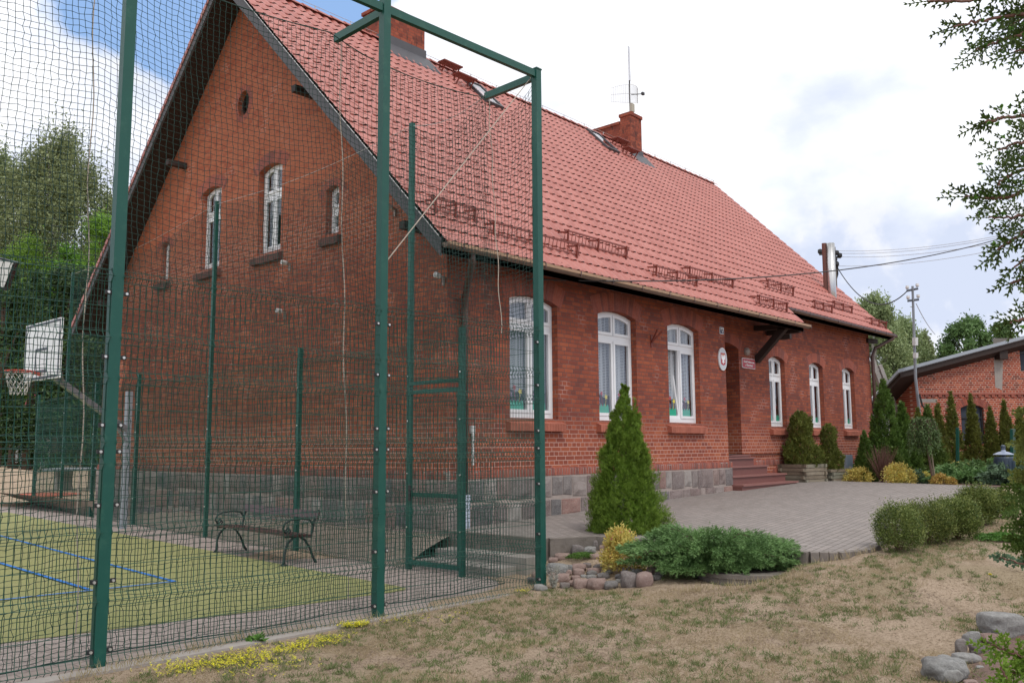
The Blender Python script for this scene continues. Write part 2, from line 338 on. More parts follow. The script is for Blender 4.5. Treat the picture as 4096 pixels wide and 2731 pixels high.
M['darkleaf'] = foliage('dark_leaf', [(.035, .07, .025), (.055, .105, .035), (.08, .15, .05)], .2, .5, .3, .4)
M['orchard'] = foliage('broad_leaf', [(.075, .13, .045), (.11, .18, .06), (.15, .24, .085)], .25, .5, .6, .3)
M['cover'] = foliage('ground_cover', [(.05, .12, .02), (.08, .20, .035), (.14, .28, .05)], .2, .5, 5, .3)
M['silver'] = foliage('silver_leaf', [(.30, .32, .28), (.42, .42, .38), (.5, .48, .42)], .2, .6, 5, .1)
M['bluegreen'] = foliage('blue_conifer', [(.10, .18, .10), (.16, .25, .15)], .15, .5, 5, .3)
M['sedum'] = foliage('sedum_flower', [(.60, .50, .02), (.75, .68, .03), (.65, .62, .06)], .2, .5, 6, .1)
M['grassdry'] = foliage('dry_grass', [(.30, .22, .12), (.42, .33, .19), (.25, .21, .10), (.50, .42, .28)], .2, .7, 3, .2)
M['grassgreen'] = foliage('green_grass', [(.09, .135, .04), (.14, .19, .06), (.22, .26, .11)], .25, .6, 3, .2)
M['pinkfl'] = foliage('pink_flower', [(.55, .13, .18), (.65, .25, .28)], .3)
def glassmat():
    mt, n, b, out = newmat('window_glass'); n.nt.nodes.remove(b)
    t = n.new('ShaderNodeBsdfTransparent'); t.inputs[0].default_value = (.9, .92, .93, 1); g = n.new('ShaderNodeBsdfGlossy'); g.inputs['Roughness'].default_value = .01
    g.inputs[0].default_value = (.9, .92, .96, 1); g2 = n.bump(n.noise(pos(n), 1.2, 2), .06, .1); n.put(g.inputs['Normal'], g2)
    ge = n.new('ShaderNodeNewGeometry'); dt = n.m('ABSOLUTE', n.vm('DOT_PRODUCT', ge.outputs['Normal'], ge.outputs['Incoming'])); f = n.m('ADD', .12, n.m('MULTIPLY', .85, n.m('POWER', n.m('SUBTRACT', 1., dt), 4.)), clamp=True)
    ms = n.new('ShaderNodeMixShader'); n.put(ms.inputs[0], f); n.nt.links.new(t.outputs[0], ms.inputs[1]); n.nt.links.new(g.outputs[0], ms.inputs[2]); n.nt.links.new(ms.outputs[0], out.inputs[0]); return mt
M['glass'] = glassmat()
def lacemat():
    mt, n, b, out = newmat('lace_curtain'); p = pos(n); x, y, z = n.xyz(p)[:3]
    d = n.m('MULTIPLY', n.m('SINE', n.m('MULTIPLY', n.m('ADD', n.m('ADD', x, y), z), 110.)), n.m('SINE', n.m('MULTIPLY', n.m('SUBTRACT', n.m('ADD', x, y), z), 110.)))
    hole = n.m('GREATER_THAN', d, .25); b.inputs['Base Color'].default_value = (.50, .52, .55, 1); b.inputs['Roughness'].default_value = .9
    t = n.new('ShaderNodeBsdfTransparent'); ms = n.new('ShaderNodeMixShader'); n.put(ms.inputs[0], n.m('MULTIPLY', hole, .75))
    n.nt.links.new(b.outputs[0], ms.inputs[1]); n.nt.links.new(t.outputs[0], ms.inputs[2]); n.nt.links.new(ms.outputs[0], out.inputs[0]); return mt
M['lace'] = lacemat(); M['curtain'] = simple('grey_curtain', (.42, .46, .50), .9, .1, 4)
def tilemat():
    mt, n, b, out = newmat('roof_tile'); p = pos(n); x, y, z = n.xyz(p)[:3]
    c_ = n.m('FLOOR', n.m('DIVIDE', x, .218)); r_ = n.m('FLOOR', n.m('DIVIDE', n.m('ADD', y, .4637), .2351))
    wn = n.new('ShaderNodeTexWhiteNoise', noise_dimensions='2D'); n.put(wn.inputs[0], n.comb(c_, r_)); r = wn.outputs[0]
    r = n.m('ADD', n.m('MULTIPLY', r, .6), n.m('MULTIPLY', n.noise(p, .9, 4, .6), .5))
    c = n.ramp(r, [(.1, (.32, .082, .060)), (.5, (.38, .108, .082)), (.95, (.43, .140, .110))])
    c = n.mix(n.m('MULTIPLY', n.ss(n.noise(p, 3.5, 6, .7), .52, .72), .18), c, (.27, .085, .065))
    n.put(b.inputs['Base Color'], c); n.put(b.inputs['Roughness'], n.m('ADD', .36, n.m('MULTIPLY', n.noise(p, 6, 3), .18)))
    b.inputs['Specular IOR Level'].default_value = .75; n.put(b.inputs['Normal'], n.bump(n.noise(p, 90, 3), .15, .004)); return mt
M['tile'] = tilemat()
def pavemat(name, bw, bl, ang, cols, mort, joint=.006, herr=False):
    mt, n, b, out = newmat(name); p = pos(n); x, y, z = n.xyz(p)[:3]; ca, sa = cos(ang), sin(ang)
    u = n.m('ADD', n.m('MULTIPLY', x, ca), n.m('MULTIPLY', y, sa)); v = n.m('SUBTRACT', n.m('MULTIPLY', y, ca), n.m('MULTIPLY', x, sa))
    u = n.m('ADD', u, n.m('MULTIPLY', n.noise(p, 3, 2), .02))
    row = n.m('FLOOR', n.m('DIVIDE', v, bw)); fv = n.m('SUBTRACT', v, n.m('MULTIPLY', row, bw)); uu = n.m('ADD', u, n.m('MULTIPLY', n.m('FLOORED_MODULO', row, 2.), bl/2))
    cell = n.m('FLOOR', n.m('DIVIDE', uu, bl)); fu = n.m('SUBTRACT', uu, n.m('MULTIPLY', cell, bl))
    e = n.m('MINIMUM', n.m('MINIMUM', fu, n.m('SUBTRACT', bl, fu)), n.m('MINIMUM', fv, n.m('SUBTRACT', bw, fv)))
    e = n.m('ADD', e, n.m('MULTIPLY', n.m('SUBTRACT', n.noise(p, 60, 3), .5), .005)); body = n.ss(e, joint*.4, joint*1.3)
    wn = n.new('ShaderNodeTexWhiteNoise', noise_dimensions='2D'); n.put(wn.inputs[0], n.comb(cell, row))
    rr = n.m('ADD', n.m('MULTIPLY', wn.outputs[0], .6), n.m('MULTIPLY', n.noise(p, .7, 4), .4))
    c = n.ramp(rr, [(i/(len(cols)-1), k) for i, k in enumerate(cols)])
    c = n.mix(n.m('MULTIPLY', n.ss(n.noise(p, 1.3, 6, .7), .5, .7), .35), c, n.mix(1., c, (.7, .66, .62), 'MULTIPLY'))
    c = n.mix(n.m('MULTIPLY', n.ss(n.noise(p, 50, 2), .66, .72), .6), c, (.6, .57, .54)); c = n.mix(body, mort, c)
    n.put(b.inputs['Base Color'], c); b.inputs['Roughness'].default_value = .85; n.put(b.inputs['Normal'], n.bump(n.m('ADD', body, n.m('MULTIPLY', n.noise(p, 80, 4), .4)), .6, .01)); return mt
M['paver'] = pavemat('yard_pavers', .097, .19, .12, [(.21, .185, .17), (.255, .225, .21), (.31, .27, .25)], (.15, .13, .115), .008)
M['courtpave'] = pavemat('court_pavers', .11, .2, .02, [(.27, .225, .20), (.32, .265, .24), (.36, .30, .275)], (.19, .16, .14), .006)
def groundmat():
    mt, n, b, out = newmat('sandy_ground'); p = pos(n)
    a = n.noise(p, .55, 5, .6); f = n.noise(p, 16, 8, .8); f2 = n.noise(p, 130, 3, .7); m2 = n.noise(n.vm('ADD', p, (9, 2, 0)), 2.4, 6, .7)
    c = n.mix(f, (.34, .25, .175), (.58, .46, .35)); c = n.mix(n.m('MULTIPLY', n.ss(m2, .5, .64), .7), c, n.mix(f, (.20, .145, .09), (.42, .33, .22)))
    c = n.mix(n.m('MULTIPLY', n.ss(a, .52, .66), .45), c, n.mix(f, (.18, .155, .075), (.34, .29, .17)))
    f3 = n.noise(n.vm('ADD', p, (3, 8, 1)), 45, 5, .8); c = n.mix(n.m('MULTIPLY', n.ss(f3, .50, .60), .8), c, (.15, .105, .06)); c = n.mix(n.m('MULTIPLY', n.ss(f2, .58, .70), .6), c, (.11, .075, .045)); c = n.mix(n.m('MULTIPLY', n.ss(f2, .36, .3), .5), c, (.48, .39, .3))
    n.put(b.inputs['Base Color'], c); b.inputs['Roughness'].default_value = .95; b.inputs['Specular IOR Level'].default_value = .1
    n.put(b.inputs['Normal'], n.bump(n.m('ADD', f, n.m('MULTIPLY', f2, .6)), .9, .03)); return mt
M['ground'] = groundmat()
M['gravel'] = simple('gravel_bank', (.30, .245, .20), .95, .4, 45, bump=1, bscale=55, dirt=((.13, .12, .06), .6, 3))
def turfmat():
    mt, n, b, out = newmat('artificial_turf'); p = pos(n); f = n.noise(p, 180, 3, .8); a = n.noise(p, .5, 4); a2 = n.noise(p, 5, 5, .7)
    c = n.mix(f, (.19, .20, .065), (.37, .36, .155)); c = n.mix(n.m('MULTIPLY', n.ss(a2, .45, .7), .35), c, (.36, .32, .17)); c = n.mix(n.m('MULTIPLY', a, .25), c, (.22, .27, .08))
    n.put(b.inputs['Base Color'], c); b.inputs['Roughness'].default_value = .95; n.put(b.inputs['Normal'], n.bump(f, .8, .01)); return mt
M['turf'] = turfmat()
# ---------------------------------------------------------------- terrain
def struct(o): o['kind'] = 'structure'; return o
CT = np.array([(-8, 0, -.10), (-4, 0, -.10), (-2, 5, -.10), (-4, 10, -.10), (-1.5, 12, -.10), (-10, 5, -.10), (-10, 15, -.10), (-1.6, 16, -.1), (-1.6, 0, -.10), (-1.4, -1.6, -.10), (-6, -1.6, -.10), (-9, -1.6, -.1),
    (-3.4, -1.6, -.10), (-9, -2.8, -.06), (-6, -2.8, -.055), (-4.5, -2.8, -.055), (-3.3, -2.9, -.05), (-2.2, -2.9, -.05), (-1.1, -3, -.04), (-.6, -2.95, -.01), (-.1, -2.75, .06), (.3, -2.65, .15), (-.05, -2.25, .12), (.45, -2.5, .25), (.2, -2.2, .2), (-.4, -1.2, -.06), (-.45, -1.9, -.05), (.3, -4.5, .03), (.2, -3.4, .08),
    (.35, -5.5, .31), (1, -5.8, .355), (1.8, -5.8, .375), (3, -6.2, .42), (.95, -4.7, .28), (.75, -3.9, .26), (.8, -3.0, .22), (.8, -2.5, .2), (5, -6.2, .50), (8, -6, .57), (12, -4, .6), (12.5, -1.5, .6), (17, -1, .6), (25, -3, .6), (40, -3, .6), (20, -20, .5), (-4, -5.5, -.02), (-2, -7.5, .02),
    (-.5, -7.2, .12), (-5, -8, -.05), (-8.8, -9.2, -.05), (-1, -9, .15), (3, -8, .35), (-12, -8, -.1), (-20, -8, -.1), (5, 5, .1), (10, 5, .2), (15, 5, .4), (5, -.5, .2), (8, -.5, .3), (3, -2, .2), (3, -4, .25), (8, -3, .45), (0, 22, 0), (-15, 22, 0)])
def H(x, y):
    x = np.asarray(x, float); y = np.asarray(y, float)
    d = (x[..., None]-CT[:, 0])**2+(y[..., None]-CT[:, 1])**2+.02; w_ = d**-1.9
    h = (w_*CT[:, 2]).sum(-1)/w_.sum(-1)
    far = np.clip((y-17)*.022, 0, .7)*(x < 8)
    h = h+far+.012*np.sin(x*1.7+y*.6)*np.sin(y*1.3-x*.4)*(y < -3)
    return h
def Hs(x, y): return float(H(np.array(x), np.array(y)))
def G(U, V, dz=0.):            # ground point seen at (U,V)
    z = .1
    for _ in range(40):
        q = hit(U, V, 2, z); z = .5*z+.5*Hs(q.x, q.y)
    return Vector((q.x, q.y, z+dz))
xs = np.concatenate([[-400, -200, -100, -60, -35, -25, -18], np.arange(-14, 6, .16), np.arange(6, 20, .5), [22, 26, 32, 40, 60, 100, 200, 400]])
ys = np.concatenate([[-400, -150, -60, -30, -18, -14], np.arange(-11, -1, .14), np.arange(-1, 22, .5), [24, 28, 34, 42, 50, 60, 90, 150, 400]])
X, Y = np.meshgrid(xs, ys, indexing='ij'); Z = H(X, Y)+.006*RNG.normal(size=X.shape)*(Y < -2.8)*(X > -13)*(X < 6)
nx_, ny_ = X.shape; i, j = np.meshgrid(np.arange(nx_-1), np.arange(ny_-1), indexing='ij'); idx = (i*ny_+j).ravel()
struct(npmesh('ground', np.stack([X, Y, Z], -1), np.stack([idx, idx+ny_, idx+ny_+1, idx+1], -1), M['ground'], smooth=True))
# sports court: paving, artificial turf, painted lines
CZ0 = -.05
def sideX(y): return -1.02+.028*(y+2.65)+.0032*(y+2.65)**2          # line of the inner side fence
mb = MB(); pts = [(-14, -2.52, CZ0), (-1.0, -2.60, CZ0), (-.05, -2.0, CZ0), (-.05, -.2, CZ0)]+[(sideX(y)+.1, y, CZ0) for y in (0, 3, 6, 9, 12, 15, 19)]+[(-14, 19, CZ0)]
mb.face(pts); struct(mb.build('court_paving', M['courtpave']))
mb = MB(); mb.face([(-14, -2.62, CZ0-.03), (-.7, -2.76, CZ0-.03), (-.7, -2.60, CZ0-.03), (-14, -2.46, CZ0-.03)]); mb = MB()
mb.hexa([(-14, -2.60, -.3), (-.75, -2.72, -.3), (-.75, -2.58, -.3), (-14, -2.46, -.3), (-14, -2.60, -.035), (-.75, -2.72, -.035), (-.75, -2.58, -.035), (-14, -2.46, -.035)])
struct(mb.build('court_kerb', M['concrete']))
def tx(y): return -2.0+.078*(y+1.5)
mb = MB(); zz = CZ0+.006; poly = [(-14, -1.02, zz), (-6.05, -1.05, zz), (-3.6, -1.42, zz), (tx(-1.5)-.12, -1.55, zz), (tx(-1.4), -1.42, zz), (tx(-1.0), -1.0, zz), (tx(16), 15.6, zz), (-14, 16.6, zz)]
mb.prism(poly, (0, 0, -.004)); struct(mb.build('artificial_turf', M['turf']))
mb = MB()
def gl(U, V): q = hit(U, V, 2, CZ0+.012); return q
for (a, b_) in (((-60, 1214), (402, 1335)), ((402, 1335), (-60, 1384)), ((-60, 1275), (204, 1354)), ):
    A, B = gl(*a), gl(*b_); d = (B-A).normalized(); s_ = Vector((-d.y, d.x, 0))*.028
    mb.face([A-s_, B-s_, B+s_, A+s_]); 
    for k in mb.f[-1]: mb.v[k] = (mb.v[k][0], mb.v[k][1], CZ0+.012+.003*len(mb.f))
struct(mb.build('court_line', M['blue']))
# gravel bank between the side fence and the gable, plus the strip along the plinth
ysb = np.linspace(-.15, 19, 60); ts = np.linspace(0, 1, 9)
V = np.array([[(1-t)*(sideX(y)+.06)+t*.02, y, -.06+(.40*t**.7+.03*RNG.normal()*t*(1-t)*2)] for y in ysb for t in ts]); i, j = np.meshgrid(np.arange(59), np.arange(8), indexing='ij'); idx = (i*9+j).ravel()
struct(npmesh('gravel_bank', V, np.stack([idx, idx+1, idx+10, idx+9], -1), M['gravel'], smooth=True))
# paved yard in front of the school, with kerb
def platz(x): return .38+.026*min(max(x, 0), 11)
edge = [(-.02, .1), (-.03, -.6), (0, -1.9), (.52, -2.27), (.62, -3.6), (.66, -4.7), (.60, -5.1), (.74, -5.35), (1.1, -5.50), (1.6, -5.46), (2.2, -5.3), (4, -5.0), (6.5, -4.9), (9, -4.6), (11.2, -4.4), (11.9, -3.6), (12.3, -2.2), (12.45, -1.0), (12.8, -.4), (17.9, .15), (17.9, .6)]
mb = MB(); cx_ = 6.0
inner = [(x, .6) for x, _ in edge]
def grid_poly(name, edge, top, matl):
    # triangulated sheet following platz
    bm = bmesh.new(); vs = [bm.verts.new((x, y, platz(x))) for x, y in edge]
    es = [bm.edges.new((vs[k], vs[(k+1) % len(vs)])) for k in range(len(vs))]
    bmesh.ops.triangle_fill(bm, edges=es, use_beauty=True); me = bpy.data.meshes.new(name); bm.normal_update()
    for f in bm.faces:
        if f.normal.z < 0: f.normal_flip()
    bm.to_mesh(me); bm.free(); return link(name, me, matl)
fine = []
for k in range(len(edge)-1):
    (a, b_), (c, d_) = edge[k], edge[k+1]; q = max(1, int(math.hypot(c-a, d_-b_)/.5))
    fine += [(a+(c-a)*t/q, b_+(d_-b_)*t/q) for t in range(q)]
fine.append(edge[-1]); fine += [(x, .6) for x in (14, 11, 8, 5, 2)]
struct(grid_poly('paved_yard', fine, 0, M['paver']))
mb = MB(); ke = fine[:len(fine)-5]
for k in range(0, len(ke)-1):
    (a, b_), (c, d_) = ke[k], ke[k+1]; L_ = math.hypot(c-a, d_-b_)
    if a > 12.9: break
    q = 1 if k < 5 and L_ > .3 else 4 if L_ > .3 else 3 if L_ > .25 else 2 if L_ > .15 else 1
    for t in range(q):
        g_ = .004*q/L_; p0 = (a+(c-a)*(t+g_)/q, b_+(d_-b_)*(t+g_)/q); p1 = (a+(c-a)*(t+1-g_)/q, b_+(d_-b_)*(t+1-g_)/q)
        nx, ny = (d_-b_)/L_, -(c-a)/L_; nx, ny = -nx, -ny
        if (nx*(6-a)+ny*(-2-b_)) > 0: nx, ny = -nx, -ny
        w_ = .06; z0, z1 = platz(p0[0]), platz(p1[0]); dr = .02*random.random()-.01
        mb.hexa([(p0[0]-nx*.01, p0[1]-ny*.01, -.3), (p1[0]-nx*.01, p1[1]-ny*.01, -.3), (p1[0]+nx*w_, p1[1]+ny*w_, -.3), (p0[0]+nx*w_, p0[1]+ny*w_, -.3),
                 (p0[0]-nx*.01, p0[1]-ny*.01, z0+.004), (p1[0]-nx*.01, p1[1]-ny*.01, z1+.004), (p1[0]+nx*w_, p1[1]+ny*w_, z1-.003+dr*.2), (p0[0]+nx*w_, p0[1]+ny*w_, z0-.003+dr*.2)])
struct(mb.build('kerb', M['concretedark']))
# two low steps from the court up to the yard
mb = MB(); mb.box(-.40, -.031, -1.86, -.2, -.2, .165); mb.box(-.76, -.401, -1.70, -.2, -.2, .055); struct(mb.build('concrete_steps', M['concrete']))
# planting bed beyond the yard and beside the wall
V = [(12.3, -4.4), (12.0, -3.7), (12.42, -2.1), (12.55, -1.0), (12.85, -.45), (17.9, .10), (18.3, .6), (27, .6), (27, -7), (14, -7)]
mb = MB(); mb.face([(x, y, .635) for x, y in V]); struct(mb.build('soil_bed', M['mulch']))
# ---------------------------------------------------------------- school building
L1, LT, DY, RC = 8.30, 18.04, 11.75, .44        # length of the projecting part, whole length, depth, recess
ZE, SL, EV, OV, OVR = 4.4407, 1.0097, .4637, .5575, .7958; YR = 5.882; ZR = ZE+SL*(YR+EV)
def zroof(y): return ZE+SL*(y+EV) if y < YR else ZE+SL*(2*YR-y+EV)
school = empty('school_building', (0, 0, 0), 'long red brick school with pink tiled roof and two chimneys behind the sports fence', 'school building')
FAC = lambda u, z, d: (u, d, z)                 # front wall of the projecting part
REC = lambda u, z, d: (u, RC+d, z)              # recessed front wall
GAB = lambda u, z, d: (d, u, z)                 # gable wall, u = y
def arch_loop(x0, x1, zb, zs, rise, n_=12):
    w_ = x1-x0; xc = (x0+x1)/2; L = [(x0, zb), (x1, zb), (x1, zs)]
    for k in range(1, n_): t = k/n_; x = x1-w_*t; L.append((x, zs+rise*(1-((x-xc)/(w_/2))**2)))
    L.append((x0, zs)); return L
def circle_loop(xc, zc, rx, rz, n_=20): return [(xc+rx*cos(2*pi*k/n_), zc+rz*sin(2*pi*k/n_)) for k in range(n_)]
def wall(name, mp, outline, holes, mat, parent, reveal=.14):
    bm = bmesh.new(); es = []
    for lp in [outline]+holes:
        vs = [bm.verts.new(mp(u, z, 0)) for u, z in lp]; es += [bm.edges.new((vs[k], vs[(k+1) % len(vs)])) for k in range(len(vs))]
    bmesh.ops.triangle_fill(bm, edges=es, use_beauty=True)
    for lp in holes:
        for k in range(len(lp)):
            (a, b_), (c, d_) = lp[k], lp[(k+1) % len(lp)]
            r_ = reveal[holes.index(lp)] if isinstance(reveal, list) else reveal
            bm.faces.new([bm.verts.new(mp(a, b_, 0)), bm.verts.new(mp(c, d_, 0)), bm.verts.new(mp(c, d_, r_)), bm.verts.new(mp(a, b_, r_))])
    me = bpy.data.meshes.new(name); bm.to_mesh(me); bm.free(); return link(name, me, mat, parent)
def arch_bricks(mb, mp, x0, x1, zs, rise, hgt, bw=.067, proud=-.004, ext=.10):
    w_ = x1-x0; xc = (x0+x1)/2; Rr = ((w_/2)**2+rise**2)/(2*rise); zc = zs+rise-Rr; a1 = math.asin((w_/2+ext)/Rr) if (w_/2+ext) < Rr else 1.2
    n_ = max(4, int(2*a1*(Rr+hgt/2)/bw))
    for k in range(n_):
        a0, a2 = -a1+2*a1*(k+.06)/n_, -a1+2*a1*(k+.94)/n_; j = random.uniform(-.006, .006)
        P = [(xc+(Rr+r)*sin(a), zc+(Rr+r)*cos(a)) for r, a in ((.002, a0), (.002, a2), (hgt+j, a2), (hgt+j, a0))]
        lo = [mp(u, z, .01) for u, z in P]; hi = [mp(u, z, proud-random.uniform(0, .003)) for u, z in P]; mb.hexa(lo+hi)
def make_window(mp, x0, x1, zb, zs, rise, kind, label=None, d0=.12, trans=3.51, tilt=False, sill=True, stick=True, dark=False, halves=2):
    w_ = x1-x0; xc = (x0+x1)/2; t = .06; off = Vector(mp(0, 0, .07))-Vector(mp(0, 0, 0))
    def P(l, d): return [mp(u, z, d) for u, z in l]
    e = .003; mb = MB()
    def archz(x, sh=0.): return zs-sh+rise*(1-((x-xc)/(w_/2))**2)
    def light(xa, xb, za, top):
        """loop of one light; top: number or 'arch'"""
        if top != 'arch': return [(xa, za), (xb, za)]+[(xb+(xa-xb)*k/6, top) for k in range(7)]
        return [(xa, za), (xb, za)]+[(xb+(xa-xb)*k/6, archz(xb+(xa-xb)*k/6, .055)) for k in range(7)]
    def inset(l, t): 
        xa, xb = l[0][0]+t, l[1][0]-t; return [(xa, l[0][1]+t), (xb, l[1][1]+t)]+[(xb+(xa-xb)*k/6, l[2+k][1]-t) for k in range(7)]
    o_ = [(x0+e, zb+e), (x1-e, zb+e)]+[(x1-e+(x0-x1+2*e)*k/6, archz(x1-e+(x0-x1+2*e)*k/6)-e) for k in range(7)]
    i_ = [(x0+t, zb+t+.03), (x1-t, zb+t+.03)]+[(x1-t+(x0-x1+2*t)*k/6, archz(x1-t+(x0-x1+2*t)*k/6)-t) for k in range(7)]
    mb.ring(P(o_, d0), P(i_, d0), off)
    tr = trans; mb.hexa(P([(x0+t, tr-.05), (x1-t, tr-.05), (x1-t, tr+.05), (x0+t, tr+.05)], d0+.006)+P([(x0+t, tr-.05), (x1-t, tr-.05), (x1-t, tr+.05), (x0+t, tr+.05)], d0+.06))
    cells = []
    xm = [x0+t, x1-t] if halves == 1 else [x0+t, xc, x1-t]
    for a, b_ in zip(xm[:-1], xm[1:]):
        cells.append((a+(.012 if a != x0+t else 0), b_-(.012 if b_ != x1-t else 0)))
    if halves == 2:
        mb.hexa(P([(xc-.03, zb+t), (xc+.03, zb+t), (xc+.03, archz(xc)-t), (xc-.03, archz(xc)-t)], d0+.010)+P([(xc-.03, zb+t), (xc+.03, zb+t), (xc+.03, archz(xc)-t), (xc-.03, archz(xc)-t)], d0+.055))
    glass = MB()
    for ci, (a, b_) in enumerate(cells):
        for lo, hi in ((zb+t+.03, tr-.05), (tr+.05, 'arch')):
            l = light(a, b_, lo, hi); s_ = inset(l, .052)
            dd = lambda z, d: d
            if tilt and ci == 0 and hi != 'arch':       # sash tilted inwards at the top
                f = lambda u, z, d: mp(u, z, d+(z-lo)*.13)
                mb.ring([f(u, z, d0+.004) for u, z in l], [f(u, z, d0+.004) for u, z in s_], off*.6); glass.face([f(u, z, d0+.02) for u, z in s_])
            else:
                mb.ring(P(l, d0-.012), P(s_, d0-.012), off*.75); glass.face(P(s_, d0+.01))
    fr = mb.build('window', M['white'], school); 
    if label: fr['label'] = label
    glass.build('pane', M['glass'], fr)
    if sill:                                            # sloping brick sill
        sb = MB(); q = int((w_+.18)/.068); xa, xb = x0-.09, x1+.09; ms = M['sill'] if kind != 'gable' else M['silldark']
        for k in range(q):
            u0, u1 = xa+(xb-xa)*(k+.04)/q, xa+(xb-xa)*(k+.96)/q
            sb.hexa([mp(u0, zb-.205, -.095), mp(u1, zb-.205, -.095), mp(u1, zb-.205, .02), mp(u0, zb-.205, .02), mp(u0, zb-.085, -.10), mp(u1, zb-.085, -.10), mp(u1, zb-.006, d0), mp(u0, zb-.006, d0)])
        sb.hexa([mp(xa+.005, zb-.20, -.09), mp(xb-.005, zb-.20, -.09), mp(xb-.005, zb-.20, .01), mp(xa+.005, zb-.20, .01), mp(xa+.005, zb-.089, -.095), mp(xb-.005, zb-.089, -.095), mp(xb-.005, zb-.010, d0-.002), mp(xa+.005, zb-.010, d0-.002)])
        o = sb.build('sill', ms, fr)
    # curtain: wavy sheet behind the glass
    if kind in ('big', 'gable'):
        n_ = 40; cm = MB(); rows = [zb+.42 if kind == 'big' else zb+.1, zs+rise]
        xa, xb = x0+.03, x1-.03
        if kind == 'gable': xb = x0+w_*.42
        for k in range(n_):
            u0, u1 = xa+(xb-xa)*k/n_, xa+(xb-xa)*(k+1)/n_; f = lambda u: .23+.018*sin(u*55)+.01*sin(u*23)
            zb0 = rows[0]+.06*abs(sin(u0*9)); zb1 = rows[0]+.06*abs(sin(u1*9))
            cm.face([mp(u0, zb0, f(u0)), mp(u1, zb1, f(u1)), mp(u1, rows[1], f(u1)), mp(u0, rows[1], f(u0))])
        cm.build('curtain', M['lace'] if kind == 'big' else M['curtain'], fr, smooth=True, fix=False)
    if stick:                                           # paper grass tufts and flowers in the lower panes
        for ci, (a, b_) in enumerate(cells):
            mid = (a+b_)/2; wv = (b_-a)*.33; zb_ = zb+.13; g = MB(); pl = [(mid-wv, zb_), (mid+wv*.9, zb_)]
            nn = 7
            for k in range(nn+1): pl += [(mid+wv*(1-2*k/nn)*(1.0 if k % 2 else .86), zb_+(.17 if k % 2 else .125)+.01*(k == 3))]
            g.prism([mp(u, z, d0+.022) for u, z in pl], Vector(mp(0, 0, .002))-Vector(mp(0, 0, 0))); g.build('paper_grass', simple_cached('paper_green', (.02, .38, .24)), fr)
            for (du, dz, cc, rr) in ((-.35, .36, 'paper_red', .05), (.45, .30, 'paper_yellow', .055), (-.8, .26, 'paper_pink', .03))[:3 if kind == 'big' else 1]:
                g = MB(); c_ = (mid+wv*du, zb_+dz); pl = [(c_[0]+rr*(1 if k % 2 else .55)*cos(k*pi/5), c_[1]+rr*(1 if k % 2 else .55)*sin(k*pi/5)) for k in range(10)]
                g.prism([mp(u, z, d0+.022) for u, z in pl], Vector(mp(0, 0, .002))-Vector(mp(0, 0, 0))); g.bar(mp(c_[0], c_[1]-rr, d0+.024), mp(mid+wv*du*.6, zb_+.13, d0+.024), .006)
                g.build('paper_flower', simple_cached(cc, {'paper_red': (.45, .05, .06), 'paper_yellow': (.72, .6, .08), 'paper_pink': (.45, .25, .4)}[cc]), fr)
    return fr
def simple_cached(nm, col):
    if nm not in M: M[nm] = simple(nm, col, .8, .05, 5)
    return M[nm]
# openings
ZS, ZT, RISE = 2.0, 3.90, .10
big = [(1.36, 2.555), (3.703, 4.898), (5.995, 7.19)]; nar = [(11.28, 12.16), (13.625, 14.505), (15.845, 16.725)]; ZTN = 3.64
hb = [arch_loop(a, b_, ZS, ZT, RISE) for a, b_ in big]
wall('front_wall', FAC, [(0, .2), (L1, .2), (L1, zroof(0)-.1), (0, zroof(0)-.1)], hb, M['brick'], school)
hn = [arch_loop(a, b_, ZS, ZTN, RISE) for a, b_ in nar]; door = arch_loop(8.45, 9.75, 1.335, 3.77, .11)
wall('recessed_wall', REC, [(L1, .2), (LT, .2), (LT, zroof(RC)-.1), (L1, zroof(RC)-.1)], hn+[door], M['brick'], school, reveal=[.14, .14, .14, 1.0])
mb = MB(); mb.face([(L1, 0, .2), (L1, RC, .2), (L1, RC, zroof(0)-.1), (L1, 0, zroof(0)-.1)]); mb.build('return_wall', M['brick'], school)
gab = [(6.60, 7.38), (4.43, 5.21)]; GZ, GT = 5.16, 6.76; slits = [(8.73, 9.09), (2.68, 3.04)]
hg = [arch_loop(a, b_, GZ, GT, .10) for a, b_ in gab]+[arch_loop(a, b_, 5.18, 5.97, .06, 6) for a, b_ in slits]+[circle_loop(5.87, 8.33, .205, .255)]
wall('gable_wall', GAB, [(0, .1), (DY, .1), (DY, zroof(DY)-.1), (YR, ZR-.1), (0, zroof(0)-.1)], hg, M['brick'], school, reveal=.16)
mb = MB(); mb.face([(LT, RC, .2), (LT, DY, .2), (LT, DY, zroof(DY)-.1), (LT, YR, ZR-.1), (LT, RC, zroof(RC)-.1)]); mb.face([(0, DY, .1), (LT, DY, .1), (LT, DY, 4.8), (0, DY, 4.8)]); mb.build('rear_wall', M['brick'], school)
mb = MB()
mb.face([(.1, 2.2, .5), (LT-.1, 2.2, .5), (LT-.1, 2.2, 4.9), (.1, 2.2, 4.9)]); mb.face([(2.0, .6, 4.9), (2.0, DY-.6, 4.9), (2.0, 8.4, 7.8), (2.0, 3.4, 7.8)]); mb.face([(.05, .05, 1.35), (LT-.05, .6, 1.35), (LT-.05, DY-.1, 1.35), (.05, DY-.1, 1.35)])
mb.face([(.05, .05, 4.85), (LT-.05, .5, 4.85), (LT-.05, DY-.1, 4.85), (.05, DY-.1, 4.85)]); mb.build('interior_wall', M['interior'], school)
wl = ['big arched window nearest the downpipe, half hidden by the fence post', 'big arched window behind the tall pointed conifer', 'big arched window with its left sash tilted open']
wins = []
for k, (a, b_) in enumerate(big): wins.append(make_window(FAC, a, b_, ZS, ZT, RISE, 'big', wl[k], tilt=(k == 2)))
